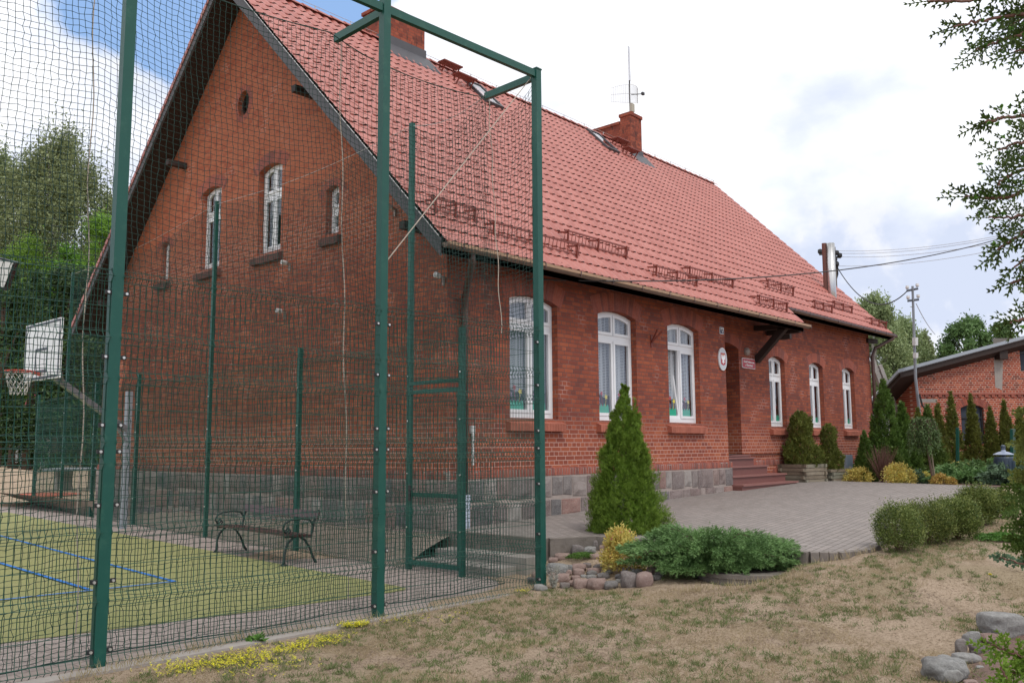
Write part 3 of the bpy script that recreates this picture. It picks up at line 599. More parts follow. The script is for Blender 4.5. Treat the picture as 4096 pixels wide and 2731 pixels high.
for a, b_ in nar: wins.append(make_window(REC, a, b_, ZS, ZTN, RISE, 'nar', None, trans=3.22))
for a, b_ in gab: wins.append(make_window(GAB, a, b_, GZ, GT, .10, 'gable', None, trans=6.28, stick=False))
for a, b_ in slits: wins.append(make_window(GAB, a, b_, 5.18, 5.97, .06, 'gable', None, trans=5.62, stick=False, halves=1))
mb = MB(); lp = circle_loop(5.87, 8.33, .205, .255); li = circle_loop(5.87, 8.33, .17, .22)
mb.ring([GAB(u, z, .10) for u, z in lp], [GAB(u, z, .10) for u, z in li], (.04, 0, 0)); mb.bar(GAB(5.87, 8.11, .12), GAB(5.87, 8.55, .12), .02); mb.bar(GAB(5.70, 8.33, .125), GAB(6.04, 8.33, .125), .02)
rw = mb.build('round_window', M['darkwood'], school); mb = MB(); mb.face([GAB(u, z, .13) for u, z in li]); mb.build('pane', M['glass'], rw)
# arches of standing bricks over the openings, soldier course, plinth
WINS = list(zip(wins, [(FAC, a, b_, ZT, RISE, .34) for a, b_ in big]+[(REC, a, b_, ZTN, RISE, .25) for a, b_ in nar]+[(GAB, a, b_, GT, .10, .24) for a, b_ in gab]+[(GAB, a, b_, 5.97, .06, .13) for a, b_ in slits]))
for wn_, ar in WINS: mb = MB(); arch_bricks(mb, *ar); mb.build('brick_arch', M['arch'], wn_)
mb = MB(); arch_bricks(mb, REC, 8.45, 9.75, 3.77, .11, .25); mb.build('doorway_arch', M['arch'], school)
mb = MB()
for k in range(22):
    a0, a1 = 2*pi*(k+.06)/22, 2*pi*(k+.94)/22
    P = [(5.87+(.205+r)*cos(a), 8.33+(.255+r)*sin(a)) for r, a in ((.002, a0), (.002, a1), (.12, a1), (.12, a0))]; mb.hexa([GAB(u, z, .01) for u, z in P]+[GAB(u, z, -.004) for u, z in P])
mb.build('round_arch', M['arch'], rw)
for a, b_, zs_, r_, h_, mp, wn_ in [(ar[1], ar[2], ar[3], ar[4], ar[5], ar[0], w0) for w0, ar in WINS[:8]]:
    mb = MB(); w_ = b_-a; xc = (a+b_)/2; Rr = ((w_/2)**2+r_**2)/(2*r_); zc = zs_+r_-Rr; a1 = math.asin((w_/2+.1)/Rr)
    up = [(xc+(Rr+h_)*sin(-a1+2*a1*k/12), zc+(Rr+h_)*cos(-a1+2*a1*k/12)) for k in range(13)]; dn = [(xc+(Rr+.002)*sin(-a1+2*a1*k/12), zc+(Rr+.002)*cos(-a1+2*a1*k/12)) for k in range(13)]
    for k in range(12): mb.face([mp(*dn[k], -.002), mp(*dn[k+1], -.002), mp(*up[k+1], -.002), mp(*up[k], -.002)])
    mb.build('arch_mortar', M['mortar_red'], wn_)
ZP0, ZP1 = 1.075, 1.215
mb = MB(); mo = MB()
def rowlock(mp, ua, ub, z0, z1, pr=.055, bw=.071):
    q = int((ub-ua)/bw)
    for k in range(q):
        u0, u1 = ua+(ub-ua)*(k+.11)/q, ua+(ub-ua)*(k+.89)/q; j = random.uniform(-.003, .003)
        mb.hexa([mp(u0, z0+.006, 0), mp(u1, z0+.006, 0), mp(u1, z0+.006, -pr+j), mp(u0, z0+.006, -pr+j), mp(u0, z1-.004, 0), mp(u1, z1-.004, 0), mp(u1, z1-.022, -pr+.004+j), mp(u0, z1-.022, -pr+.004+j)])
    mo.hexa([mp(ua, z0, .01), mp(ub, z0, .01), mp(ub, z0, -pr+.008), mp(ua, z0, -pr+.008), mp(ua, z1-.006, .01), mp(ub, z1-.006, .01), mp(ub, z1-.026, -pr+.0055), mp(ua, z1-.026, -pr+.0055)])
rowlock(FAC, -.055, L1+.055, ZP0, ZP1); rowlock(GAB, -.0551, DY, ZP0, ZP1); rowlock(REC, 10.25, LT, 1.075, 1.215, .02)
rowlock(lambda u, z, d: (L1-d, u, z), -.054, RC, ZP0, ZP1)
mb.build('plinth_brick_course', M['rowlock'], school)

# granite plinth: rows of irregular blocks set in mortar
st = MB()
def stones(mp, ua, ub, z0f, z1, pr=.05):
    dprev = 0
    rows = [(z1-.355, z1-.012), (z1-.72, z1-.375), (z1-1.05, z1-.74)]
    for ri, (za, zb) in enumerate(rows):
        u = ua+.004
        while u < ub-.05:
            w_ = random.uniform(.2, .42) if ri < 2 else random.uniform(.25, .5); w_ = min(w_, ub-u); w_ = w_*random.choice([.7, 1, 1, 1.35]) if ub-u > .7 else w_
            if ub-(u+w_) < .15: w_ = ub-u
            e = .005; j = lambda s=.026: random.uniform(-s, s); dzb = random.uniform(-.035, .035)*(ri < 2); za_, zb_ = za+dzb, zb+(dprev if ri else 0)
            c = [(u+e+j(.006), za_+.004+j(.012)), (u+w_-e+j(.006), za_+.004+j(.012)), (u+w_-e+j(.008), zb-.004+j(.010)), (u+e+j(.008), zb-.004+j(.010))]
            # one block: rounded, bulging slab
            n_ = 3; P = []
            def q(a, b_, bul):
                x_ = (c[0][0]*(1-a)+c[1][0]*a)*(1-b_)+(c[3][0]*(1-a)+c[2][0]*a)*b_; z_ = (c[0][1]*(1-a)+c[1][1]*a)*(1-b_)+(c[3][1]*(1-a)+c[2][1]*a)*b_; return mp(x_, z_, -pr-bul)
            g = [0, .035, .3, .7, .965, 1]; hh = [[0]*6 for _ in range(6)]
            for ia, a in enumerate(g):
                for ib, b_ in enumerate(g):
                    ed = min(ia, 5-ia, ib, 5-ib); hh[ia][ib] = -.006 if ed == 0 else (.010 if ed == 1 else .026+random.uniform(-.012, .014))
            b0 = len(st.v); st.v += [tuple(q(g[a], g[b_], hh[a][b_])) for a in range(6) for b_ in range(6)]
            for a in range(5):
                for b_ in range(5): st.f.append((b0+a*6+b_, b0+(a+1)*6+b_, b0+(a+1)*6+b_+1, b0+a*6+b_+1)); st.mi.append(0)
            u += w_
    mo2.hexa([mp(ua, z1-1.2, .0), mp(ub, z1-1.2, .0), mp(ub, z1-1.2, -pr+.001), mp(ua, z1-1.2, -pr+.001), mp(ua, z1-.001, .0), mp(ub, z1-.001, .0), mp(ub, z1-.001, -pr+.001), mp(ua, z1-.001, -pr+.001)])
mo2 = MB()
stones(FAC, -.05, L1+.05, None, ZP0); stones(GAB, -.05, DY, None, ZP0); stones(lambda u, z, d: (L1-d, u, z), -.05, RC, None, ZP0)
st.build('plinth_stones', M['granite'], school, fix=False); 
mo2.v += []; b0 = len(mo2.v); mo2.v += mo.v; mo2.f += [tuple(i+b0 for i in f) for f in mo.f]; mo2.mi += mo.mi
mo2.build('plinth_mortar', M['mortar'], school)
# relieving arch in the brick base beside the steps and cellar window
mb = MB(); arch_bricks(mb, REC, 11.35, 12.35, .80, .12, .18, .06, -.004, .05); arch_bricks(mb, REC, 14.6, 15.3, .80, .1, .18, .06, -.004, .05); mb.build('cellar_arches', M['rowlock'], school)
mb = MB(); mb.box(15.98, 16.55, RC-.004, RC+.02, .68, 1.02); mb.build('cellar_window', M['black'], school)
# ---- roof
def roof_slope(x0, x1, s0, s1, name):
    """tiled part of the front slope between x0..x1 and slope distances s0..s1 (from the low eave)"""
    k = sqrt(1+SL*SL); ny, nz = -SL/k, 1/k; TW, TL = .218, .33396
    cols = np.arange(x0, x1+1e-6, TW/7); ph = (cols/TW) % 1
    prof = .039*np.clip(.5-.5*np.cos(2*pi*ph), 0, 1)**1.35
    VV, FF, b = [], [], 0
    for r in range(int(round(s0/TL)), int(round(s1/TL))):
        a = r*TL; rowv = []
        lipd = -.012-.022*np.clip(.5-.5*np.cos(2*pi*ph), 0, 1)
        for (sd, hd, pf) in ((.010, -.012, .10), (0., .009, .99), (.03, .018, 1), (TL*.5, .012, 1), (TL*.78, .006, .93), (TL*.96, -.002, .32), (TL+.04, -.004, .2)):
            s_ = a+sd+(lipd if sd < .02 else 0); h_ = hd+prof*pf+.0015*np.sin(r*7.+cols*3.)
            y = -EV+s_/k-0*ny; z = ZE+SL*s_/k
            rowv.append(np.stack([cols+0*y, y+ny*h_, z+nz*h_], -1))
        A = np.stack(rowv); nr, nc = A.shape[:2]; VV.append(A.reshape(-1, 3)); i, j = np.meshgrid(np.arange(nr-1), np.arange(nc-1), indexing='ij'); idx = (i*nc+j).ravel()
        ff = b+np.stack([idx, idx+1, idx+nc+1, idx+nc], -1); pj = prof[:-1]*.5+prof[1:]*.5
        ff = ff[~(((i.ravel() == 0) & (pj[j.ravel()] > .014)) | ((i.ravel() == 5) & (pj[j.ravel()] > .016)))]      # the hollow end of each roll stays open
        FF.append(ff); b += nr*nc
    return np.concatenate(VV), np.concatenate(FF)
KS = sqrt(1+SL*SL); STOT = (YR+EV)*KS; TLN = .33396; SREC = 2*TLN
XR0, XSPLIT, XR1 = -OV, 11.33, LT+OVR
v1, f1 = roof_slope(XR0, XR1, SREC, STOT, 'a'); v2, f2 = roof_slope(XR0, XSPLIT, 0, SREC, 'b')
V, F = cat([(v1, f1), (v2, f2)]); tiles = npmesh('roof_tiles', V, F, M['tile'], school, smooth=False)
mb = MB()
def slab(xa, xb, ya, yb, t0, t1, flip=False):
    f = (lambda y: ZE+SL*(y+EV)) if not flip else (lambda y: ZE+SL*(2*YR-y+EV))
    return mb.hexa([(xa, ya, f(ya)-t1), (xb, ya, f(ya)-t1), (xb, yb, f(yb)-t1), (xa, yb, f(yb)-t1), (xa, ya, f(ya)-t0), (xb, ya, f(ya)-t0), (xb, yb, f(yb)-t0), (xa, yb, f(yb)-t0)])
yrec = -EV+SREC/KS
slab(XR0+.02, XR1-.02, yrec, YR, .006, .20); slab(XR0+.02, XSPLIT-.02, -EV, yrec, .006, .20); slab(XR0+.02, XR1-.02, YR+.001, 2*YR+EV, .006, .20, True)
mb.build('roof_boarding', M['darkwood'], school)
mb = MB(); slab(XR0, XR1, YR+.01, 2*YR+EV+.05, -.03, .004, True); mb.build('rear_roof', M['tile'], school)
mb = MB()
for flip in (False, True):
    f = (lambda y: ZE+SL*(y+EV)) if not flip else (lambda y: ZE+SL*(2*YR-y+EV)); ya, yb = (-EV, YR) if not flip else (2*YR+EV, YR)
    for (xa, xb) in ((XR0-.03, XR0+.012),):
        mb.hexa([(xa, ya, f(ya)-.24), (xb, ya, f(ya)-.24), (xb, yb, f(yb)-.24), (xa, yb, f(yb)-.24), (xa, ya, f(ya)+.0), (xb, ya, f(ya)+.0), (xb, yb, f(yb)+.0), (xa, yb, f(yb)+.0)])
        mb.build('verge_board', M['greyboard'], school); mb = MB()
mb.hexa([(XR1-.01, yrec, ZE+SREC*SL/KS-.22), (XR1+.02, yrec, ZE+SREC*SL/KS-.22), (XR1+.02, YR, ZR-.22), (XR1-.01, YR, ZR-.22), (XR1-.01, yrec, ZE+SREC*SL/KS), (XR1+.02, yrec, ZE+SREC*SL/KS), (XR1+.02, YR, ZR), (XR1-.01, YR, ZR)])
mb.build('verge_board', M['greyboard'], school)
mb = MB()                                               # verge tiles on the far slope and near edges
for k in range(27):
    s_ = k*TLN/KS; ya, yb = 2*YR+EV-s_, 2*YR+EV-s_-.26; f = lambda y: ZE+SL*(2*YR-y+EV)
    mb.hexa([(XR0-.05, ya, f(ya)-.06), (XR0+.15, ya, f(ya)-.06), (XR0+.15, yb, f(yb)-.06), (XR0-.05, yb, f(yb)-.06), (XR0-.05, ya, f(ya)+.07), (XR0+.15, ya, f(ya)+.07), (XR0+.15, yb, f(yb)+.035), (XR0-.05, yb, f(yb)+.035)])
mb.build('verge_tiles', M['tile'], school)
mb = MB(); q = int((XR1-XR0)/.36)                       # ridge caps
for k in range(q):
    xa = XR0+k*(XR1-XR0)/q; xb = xa+(XR1-XR0)/q+.03; ra, rb = .125, .105
    P = []
    for x_, r_ in ((xa, ra), (xb, rb)):
        for t in range(7): a = pi*(.08+.84*t/6); P.append((x_, YR-r_*cos(a)*1.15, ZR-.05+r_*sin(a)*1.05))
    b0 = len(mb.v); mb.v += P
    for t in range(6): mb.f.append((b0+t, b0+t+1, b0+8+t, b0+7+t)); mb.mi.append(0)
    mb.f.append(tuple(b0+t for t in range(7))); mb.mi.append(0)
mb.build('ridge_tiles', M['tile'], school)
# lightning conductor along the ridge and down the verge
mb = MB(); z_ = ZR+.16; mb.tube([(XR0, YR, z_), (XR1, YR, z_)], .006, 4); x_ = XR0+.3
while x_ < XR1: mb.tube([(x_, YR, ZR+.02), (x_, YR, z_+.005)], .012, 5); x_ += .95
mb.tube([(XR0-.04, -EV, ZE+.03), (XR0-.04, YR, ZR+.03)], .007, 4); mb.build('lightning_wire', M['wire_steel'], school)
# gutters and downpipes
def gutter(xa, xb, y, z):
    mb = MB(); n_ = 8; P = []
    for x_ in (xa, xb):
        P += [(x_, y+.065-.065*cos(pi*t/n_)*1.0-.065+.0, z-.075*sin(pi*t/n_)) for t in range(n_+1)]
    b0 = 0; mb.v = P
    for t in range(n_): mb.f.append((t, t+1, n_+2+t, n_+1+t)); mb.mi.append(0)
    mb.f.append(tuple(range(n_+1))); mb.mi.append(0); mb.f.append(tuple(range(n_+1, 2*n_+2))); mb.mi.append(0)
    g = mb.build('gutter', M['gutterold'], school); e = MB(); e.box(xa, xb, y-.072, y-.062, z-.035, z+.012); e.build('gutter_rim', M['guttertan'] if xa < 5 else M['brownmetal'], g)
    f = MB(); x_ = xa+.3
    while x_ < xb: f.box(x_-.012, x_+.012, y-.076, y-.0615, z-.07, z+.02); x_ += .9
    f.build('gutter_bracket', M['brownmetal'], g); return g
gutter(XR0, 11.45, -EV-.075, ZE-.055); gutter(11.34, XR1+.02, yrec-.075, ZE+SREC*SL/KS-.055)
mb = MB(); mb.box(XR0, XSPLIT, -EV-.0, -EV+.02, ZE-.2, ZE-.01); mb.box(XSPLIT, XR1, yrec, yrec+.02, ZE+SREC*SL/KS-.2, ZE+SREC*SL/KS-.01); mb.build('fascia', M['darkwood'], school)
def downpipe(pts, m_=M['brownmetal']):
    mb = MB(); mb.tube(pts, .05, 10)
    for a, b_ in ((.35, 0), (.8, 0)): pass
    return mb.build('downpipe', m_, school, smooth=True)
dp = downpipe([(.02, -.50, 4.36), (.05, -.47, 4.18), (.18, -.25, 3.95), (.27, -.10, 3.75), (.27, -.09, 3.4), (.27, -.09, .85)])
mb = MB(); mb.box(.215, .325, -.155, -.03, .36, .86); mb.build('pipe_foot', M['bluewhite'], dp)
mb = MB(); mb.tube([(.50, -.03, 1.28), (.50, -.03, 1.75)], .022, 6); mb.box(.46, .54, -.05, -.003, 1.75, 1.86); mb.build('cable_conduit', M['lampwhite'], school)
downpipe([(LT+.62, yrec-.10, 4.9), (LT+.6, yrec-.09, 4.75), (LT+.15, RC-.12, 4.45), (LT-.03, RC-.10, 4.2), (LT-.03, RC-.10, .7)])
def timber(name, *bars):
    mb = MB()
    for b_ in bars: mb.bar(*b_) if not isinstance(b_[0], float) else mb.box(*b_)
    mb.build(name, M['darkwood'], school)
for y_, z_ in ((8.13, 7.55), (3.50, 7.83), (.55, 4.85), (11.2, 4.9)): timber('purlin_end', (-OV+.14, .02, y_-.06, y_+.06, z_-.06, z_+.06))
x_ = .35
while x_ < 11.2: timber('rafter_tail', (x_-.05, x_+.05, -.40, -.02, ZE-.03, ZE+.10)); x_ += .95
timber('porch_strut', ((10.62, .44, 3.55), (10.62, -.32, 4.30), .15, .15)); timber('porch_beam', ((10.62, -.45, 4.30), (10.62, .44, 4.34), .15, .12)); timber('porch_beam', ((11.2, .40, 4.28), (11.2, -.42, 4.28), .12, .14)); timber('porch_beam', ((11.62, .43, 4.2), (11.62, .0, 4.2), .11, .13)); timber('purlin_end', ((LT-.2, .44, 4.66), (LT+.6, .44, 4.70), .12, .14))

# snow guards
def snow_guard(x0, x1, s_):
    f = lambda h_, ds=0: (-EV+(s_+ds)/KS-SL/KS*h_, ZE+SL*(s_+ds)/KS+h_/KS)
    mb = MB(); up = .05
    (y0, z0), = [f(up)]; y1, z1 = y0-.03, z0+.17
    mb.bar((x0, y0, z0), (x1, y0, z0), .018, .028); mb.bar((x0, y1, z1), (x1, y1, z1), .018, .028); q = int((x1-x0)/.10)
    for k in range(q+1): x_ = x0+.03+(x1-x0-.06)*k/q; mb.bar((x_, y0, z0), (x_, y1, z1), .009)
    for x_ in (x0+.1, (x0+x1)/2, x1-.1):
        mb.bar((x_, y0-.02, z0-.06), (x_, y1-.01, z1+.02), .02, .035); yb, zb = f(.03, .28); mb.bar((x_+.02, yb, zb), (x_+.02, y1, z1-.02), .02, .03)
    mb.build('snow_guard', M['redmetal'], school)
def srow(y): return (y+EV)*KS
for x0, x1, y_ in ((-.33, .70, .08), (.70, 2.98, -.13), (2.95, 4.93, .20), (5.25, 6.95, -.13), (6.95, 9.0, .14), (11.35, 13.0, .52), (9.38, 11.0, -.2), (13.42, 14.75, .22), (15.3, 16.8, .45), (17.3, 18.7, .15)): snow_guard(x0, x1, srow(y_))
# chimneys
def prism_chim(mb, x0, x1, y0, y1, z0, z1): mb.box(x0, x1, y0, y1, z0, z1)
mb = MB(); mb.box(3.37, 4.66, 5.72, 6.45, 10.3, 11.62); mb.box(3.34, 4.69, 5.69, 6.48, 11.62, 11.70); ch = mb.build('chimney', M['brickchim'], school)
mb = MB(); mb.box(3.34, 4.69, 5.69, 6.48, 10.25, 10.98); mb.hexa([(3.2, 5.35, zroof(5.35)), (4.85, 5.35, zroof(5.35)), (4.78, 5.69, 10.70), (3.25, 5.69, 10.70), (3.2, 5.35, zroof(5.35)+.06), (4.85, 5.35, zroof(5.35)+.06), (4.78, 5.69, 10.78), (3.25, 5.69, 10.78)]); mb.build('flashing', M['lead'], ch)
mb = MB(); mb.box(12.87, 13.48, 5.42, 5.80, 10.0, 11.66); mb.box(12.84, 13.51, 5.39, 5.83, 11.66, 11.76); mb.box(12.90, 13.45, 5.80, 6.84, 10.0, 11.47); mb.box(12.87, 13.48, 5.83, 6.87, 11.47, 11.56); ch = mb.build('chimney', M['brickchim'], school)
mb = MB(); mb.box(12.84, 13.51, 5.39, 6.9, 10.0, 10.62); mb.hexa([(12.75, 5.05, zroof(5.05)), (13.7, 5.05, zroof(5.05)), (13.65, 5.4, zroof(5.4)+.03), (12.78, 5.4, zroof(5.4)+.03), (12.75, 5.05, zroof(5.05)+.06), (13.7, 5.05, zroof(5.05)+.06), (13.65, 5.4, zroof(5.4)+.12), (12.78, 5.4, zroof(5.4)+.12)]); mb.build('flashing', M['lead'], ch)
# skylights
for xa, xb, sa, sb in ((5.75, 6.35, srow(4.75), srow(5.55)), (11.0, 11.6, srow(5.0), srow(5.75))):
    f = lambda x, s, h: (x, -EV+s/KS-SL/KS*h, ZE+SL*s/KS+h/KS)
    mb = MB(); o_ = [f(xa, sa, .02), f(xb, sa, .02), f(xb, sb, .02), f(xa, sb, .02)]; i_ = [f(xa+.06, sa+.08, .02), f(xb-.06, sa+.08, .02), f(xb-.06, sb-.06, .02), f(xa+.06, sb-.06, .02)]
    mb.ring(o_, i_, Vector(f(0, 0, .11))-Vector(f(0, 0, .02))); sk = mb.build('skylight', M['lead'], school); mb = MB(); mb.face([f(xa+.06, sa+.08, .09), f(xb-.06, sa+.08, .09), f(xb-.06, sb-.06, .09), f(xa+.06, sb-.06, .09)]); mb.build('pane', M['glass'], sk)
# chimney sweep's steps
for xa, y_ in ((5.0, 5.62), (5.1, 5.22), (12.05, 5.55), (12.0, 5.15)):
    s_ = srow(y_); y0, z0 = y_, zroof(y_)+.20; mb = MB(); wx = .62; dy = .24
    for k in range(5): mb.bar((xa, y0-dy*k/4, z0), (xa+wx, y0-dy*k/4, z0), .012, .03)
    for k in range(14): x_ = xa+wx*k/13; mb.bar((x_, y0, z0), (x_, y0-dy, z0), .012, .028)
    for x_ in (xa+.08, xa+wx-.08): mb.bar((x_, y0, z0), (x_, y0+.03, z0-.14), .02, .04); mb.bar((x_, y0-dy, z0), (x_, y0-.05, z0-.22), .02, .03)
    mb.build('roof_step', M['redmetal'], school)
# entrance: steps and door
mb = MB(); tr = MB()
for (xr, yf, zt_, zb_) in ((10.98, -.30, .715, .5), (10.90, -.06, .895, .5), (10.38, .13, 1.09, .5), (10.02, .28, 1.28, .5), (9.95, .36, 1.335, .5)):
    mb.box(L1+.012, xr, yf+.02, RC-.004, zb_, zt_-.035); tr.box(L1+.011, xr+.03, yf-.015, RC-.005, zt_-.034, zt_)
sp = mb.build('entrance_step', M['granitered'], school); tr.build('tread', M['granitetread'], sp)
mb = MB(); mb.box(8.45, 9.75, RC+.3, RC+1.0, 1.2, 1.33); mb.build('threshold', M['granitetread'], school)
mb = MB(); mb.box(8.46, 9.74, RC+.92, RC+.98, 1.335, 3.9); mb.box(9.05, 9.12, RC+.88, RC+.93, 1.34, 3.4); mb.box(8.5, 9.72, RC+.87, RC+.93, 3.25, 3.42); mb.build('door', M['darkwood'], school)
# ---------------------------------------------------------------- things fixed to the school
def text(name, s, size, mat, parent, mw, depth=.003, bold=0):
    cu = bpy.data.curves.new(name, 'FONT'); cu.body = s; cu.size = size; cu.extrude = depth; cu.align_x = 'CENTER'; cu.align_y = 'CENTER'; cu.offset = bold; cu.space_line = 1.0
    o = bpy.data.objects.new('tmp', cu); COL.objects.link(o); bpy.context.view_layer.update()
    me = bpy.data.meshes.new_from_object(o.evaluated_get(bpy.context.evaluated_depsgraph_get())); bpy.data.objects.remove(o)
    me.name = name; me.materials.clear(); t = link(name, me, mat, parent); me.transform(mw); return t
FM = lambda x, y, z: Matrix(((1, 0, 0, x), (0, 0, -1, y), (0, 1, 0, z), (0, 0, 0, 1)))      # text standing on a wall facing -y
def rrect(x0, x1, z0, z1, r, n_=4):
    L = []
    for cx, cz, a0 in ((x1-r, z0+r, -pi/2), (x1-r, z1-r, 0), (x0+r, z1-r, pi/2), (x0+r, z0+r, pi)):
        L += [(cx+r*cos(a0+pi/2*k/n_), cz+r*sin(a0+pi/2*k/n_)) for k in range(n_+1)]
    return L
def plate(loop, y0, y1): return MB().prism([(x, y0, z) for x, z in loop], (0, y1-y0, 0))
t = empty('school_sign', (10.2, RC, 3.455), 'red enamel sign with a white border and two white lines of text beside the doorway', 'sign'); ox = Vector(t.location)
def loc_build(mb, name, mat, par, smooth=False):
    o_ = par
    off = Vector((0, 0, 0)); p_ = par
    while p_ is not None: off += Vector(p_.location); p_ = p_.parent
    mb.v = [tuple(Vector(v)-off) for v in mb.v]; return mb.build(name, mat, par, smooth)
loc_build(plate(rrect(9.88, 10.52, 3.345, 3.575, .03), RC-.02, RC-.002), 'border', M['white'], t)
loc_build(plate(rrect(9.892, 10.508, 3.357, 3.563, .025), RC-.024, RC-.019), 'panel', M['redplastic'], t)
wmat = simple_cached('white_letter', (.85, .85, .85))
text('lettering', 'Szkoła Podstawowa', .066, wmat, t, Matrix.Translation(-ox) @ FM(10.2, RC-.026, 3.495), .002, .0012); text('lettering', 'w Śliwiczkach', .066, wmat, t, Matrix.Translation(-ox) @ FM(10.2, RC-.026, 3.415), .002, .0012)
t = empty('house_number', (8.16, 0, 4.01), 'small navy plate with the white number 97 high on the wall corner', 'number plate'); ox = Vector(t.location)
loc_build(plate(rrect(8.075, 8.25, 3.935, 4.085, .008), -.015, -.002), 'border', M['white'], t); loc_build(plate(rrect(8.085, 8.24, 3.945, 4.075, .006), -.018, -.013), 'panel', M['navy'], t)
text('number', '97', .14, wmat, t, Matrix.Translation(-ox) @ FM(8.163, -.02, 4.012), .002, .004)
t = empty('emblem_plaque', (8.14, 0, 3.39), 'oval grey plaque with a white eagle on a red shield near the doorway corner', 'emblem')
ov = [(8.14+.175*cos(2*pi*k/32), 3.39+.245*sin(2*pi*k/32)) for k in range(32)]; loc_build(plate(ov, -.03, -.004), 'rim', M['white'], t)
ov = [(8.14+.160*cos(2*pi*k/32), 3.39+.230*sin(2*pi*k/32)) for k in range(32)]; loc_build(plate(ov, -.033, -.029), 'face', M['signgrey'], t)
sh = [(-.095, .125), (.095, .125), (.095, -.10), (.07, -.125), (.02, -.13), (0, -.145), (-.02, -.13), (-.07, -.125), (-.095, -.10)]
loc_build(plate([(8.14+a, 3.395+b_) for a, b_ in reversed(sh)], -.037, -.032), 'shield', M['redplastic'], t)
half = [(0, .075), (.012, .085), (.018, .065), (.016, .045), (.03, .05), (.045, .085), (.062, .105), (.06, .085), (.076, .09), (.07, .07), (.085, .065), (.076, .05), (.087, .035), (.076, .03), (.083, .01), (.07, .008), (.072, -.012), (.058, -.008), (.055, -.03), (.042, -.02), (.03, -.035), (.045, -.06), (.062, -.065), (.055, -.085), (.04, -.075), (.025, -.06), (.022, -.1), (.012, -.092), (0, -.115)]
eg = half+[(-a, b_) for a, b_ in reversed(half[1:-1])]; eg[-1] = (-.03, .076)
loc_build(plate([(8.14+a, 3.395+b_) for a, b_ in reversed(eg)], -.040, -.0365), 'eagle', M['white'], t)
loc_build(plate([(8.14+a, 3.395+b_) for a, b_ in ((-.018, .086), (.014, .086), (.018, .108), (.006, .098), (-.002, .112), (-.01, .098), (-.022, .108))], -.041, -.0365), 'crown', M['gold'], t)
t = empty('flag_holder', (5.40, 0, 3.55), 'rusty red twin flagpole holder on the wall between two big windows', 'flag holder')
mb = MB(); mb.box(5.385, 5.415, -.02, 0, 3.42, 3.66); mb.tube([(5.40, -.02, 3.52), (5.33, -.20, 3.75)], .018, 8); mb.tube([(5.40, -.02, 3.52), (5.50, -.20, 3.73)], .018, 8); loc_build(mb, 'bracket', M['redmetal'], t)
def lathe_y(prof, c, n_=20):
    mb = MB(); mb.lathe(prof, (0, 0, 0), n_); mb.v = [(c[0]+x, c[1]-z, c[2]+y) for x, y, z in mb.v]; return mb
o = tag(lathe_y([(0, .09), (.05, .085), (.09, .06), (.10, .03), (.10, 0)], (10.12, RC, 3.735)).build('wall_lamp', M['lampgrey'], None, True), 'round brownish bulkhead lamp above the red sign', 'lamp')
o = MB(); o.box(15.42, 15.88, RC-.16, RC-.004, .66, 1.27); o.box(15.425, 15.875, RC-.165, RC-.16, .99, 1.265); o.box(15.425, 15.875, RC-.165, RC-.16, .67, .98); tag(o.build('meter_cabinet', M['cabinet']), 'grey metal meter cabinet low on the wall behind the small planter', 'cabinet')
for y_, z_, l in ((4.08, 4.83, 'small white lamp below the right tall gable window'), (4.2, 3.97, 'small white lamp lower on the gable wall, above the fence top'), (1.18, 5.30, 'small white lamp high on the gable near the verge'), (.06, 4.05, 'white lamp on a dark bracket beside the house corner')):
    t = empty('gable_lamp', (0, y_, z_), l, 'lamp', 'lamps on the gable wall')
    mb = MB(); mb.tube([(-.19, y_, z_+.01), (-.10, y_, z_)], .042, 10); loc_build(mb, 'head', M['lampwhite'], t); mb = MB(); mb.bar((-.10, y_, z_), (.0, y_, z_-.02), .035); mb.bar((-.02, y_, z_), (-.02, y_, z_-.13), .03, .03); loc_build(mb, 'bracket', M['lampgrey'], t)
# aerial on the farther chimney
t = empty('roof_aerial', (13.17, 5.62, 11.76), 'rooftop antenna mast with a wire grid dish and tall panel on the farther chimney', 'antenna')
a0 = Vector(t.location)
def lb(mb, name, mat, smooth=False): return loc_build(mb, name, mat, t, smooth)
mb = MB(); mb.tube([(13.17, 5.62, 11.7), (13.17, 5.62, 13.05)], .022, 8); lb(mb, 'mast', M['black']); mb = MB(); mb.bar((13.16, 5.60, 12.9), (13.14, 5.60, 14.02), .075, .03, (0, 1, 0)); lb(mb, 'panel_antenna', M['aerial'])
mb = MB(); mb.box(13.12, 13.28, 5.52, 5.60, 11.88, 12.14); lb(mb, 'junction_box', simple_cached('aerial_box', (.42, .40, .33)))
ps = []; 
for k in range(-11, 12):
    uu = k/11; x_ = uu*.52; hh = .30*sqrt(max(.05, 1-.45*uu*uu)); ps.append([(13.2+x_*.92+.0, 5.58+.25*uu*uu-.30*uu*.6, 12.48+x_*.12+hh*s_) for s_ in (-1, -.5, 0, .5, 1)])
ends = [[p[0] for p in ps], [p[-1] for p in ps], [p[2] for p in ps]]; ps2 = [(np.array(p)-np.array(a0)) for p in ps]+[np.array(e)-np.array(a0) for e in ends]
wires('grid_dish', ps2, .005, M['wire_steel'], t); mb = MB(); mb.bar((13.2, 5.58, 12.45), (13.25, 5.2, 12.38), .02); mb.box(13.2, 13.3, 5.15, 5.22, 12.34, 12.42); lb(mb, 'feed', M['black'])
t = empty('flue_pipe', (19.4, 2.6, 6.6), 'shiny stainless steel flue rising behind the right roof edge', 'flue'); P = at(1909, 660, 26.5); Q = at(1907, 559, 26.5)
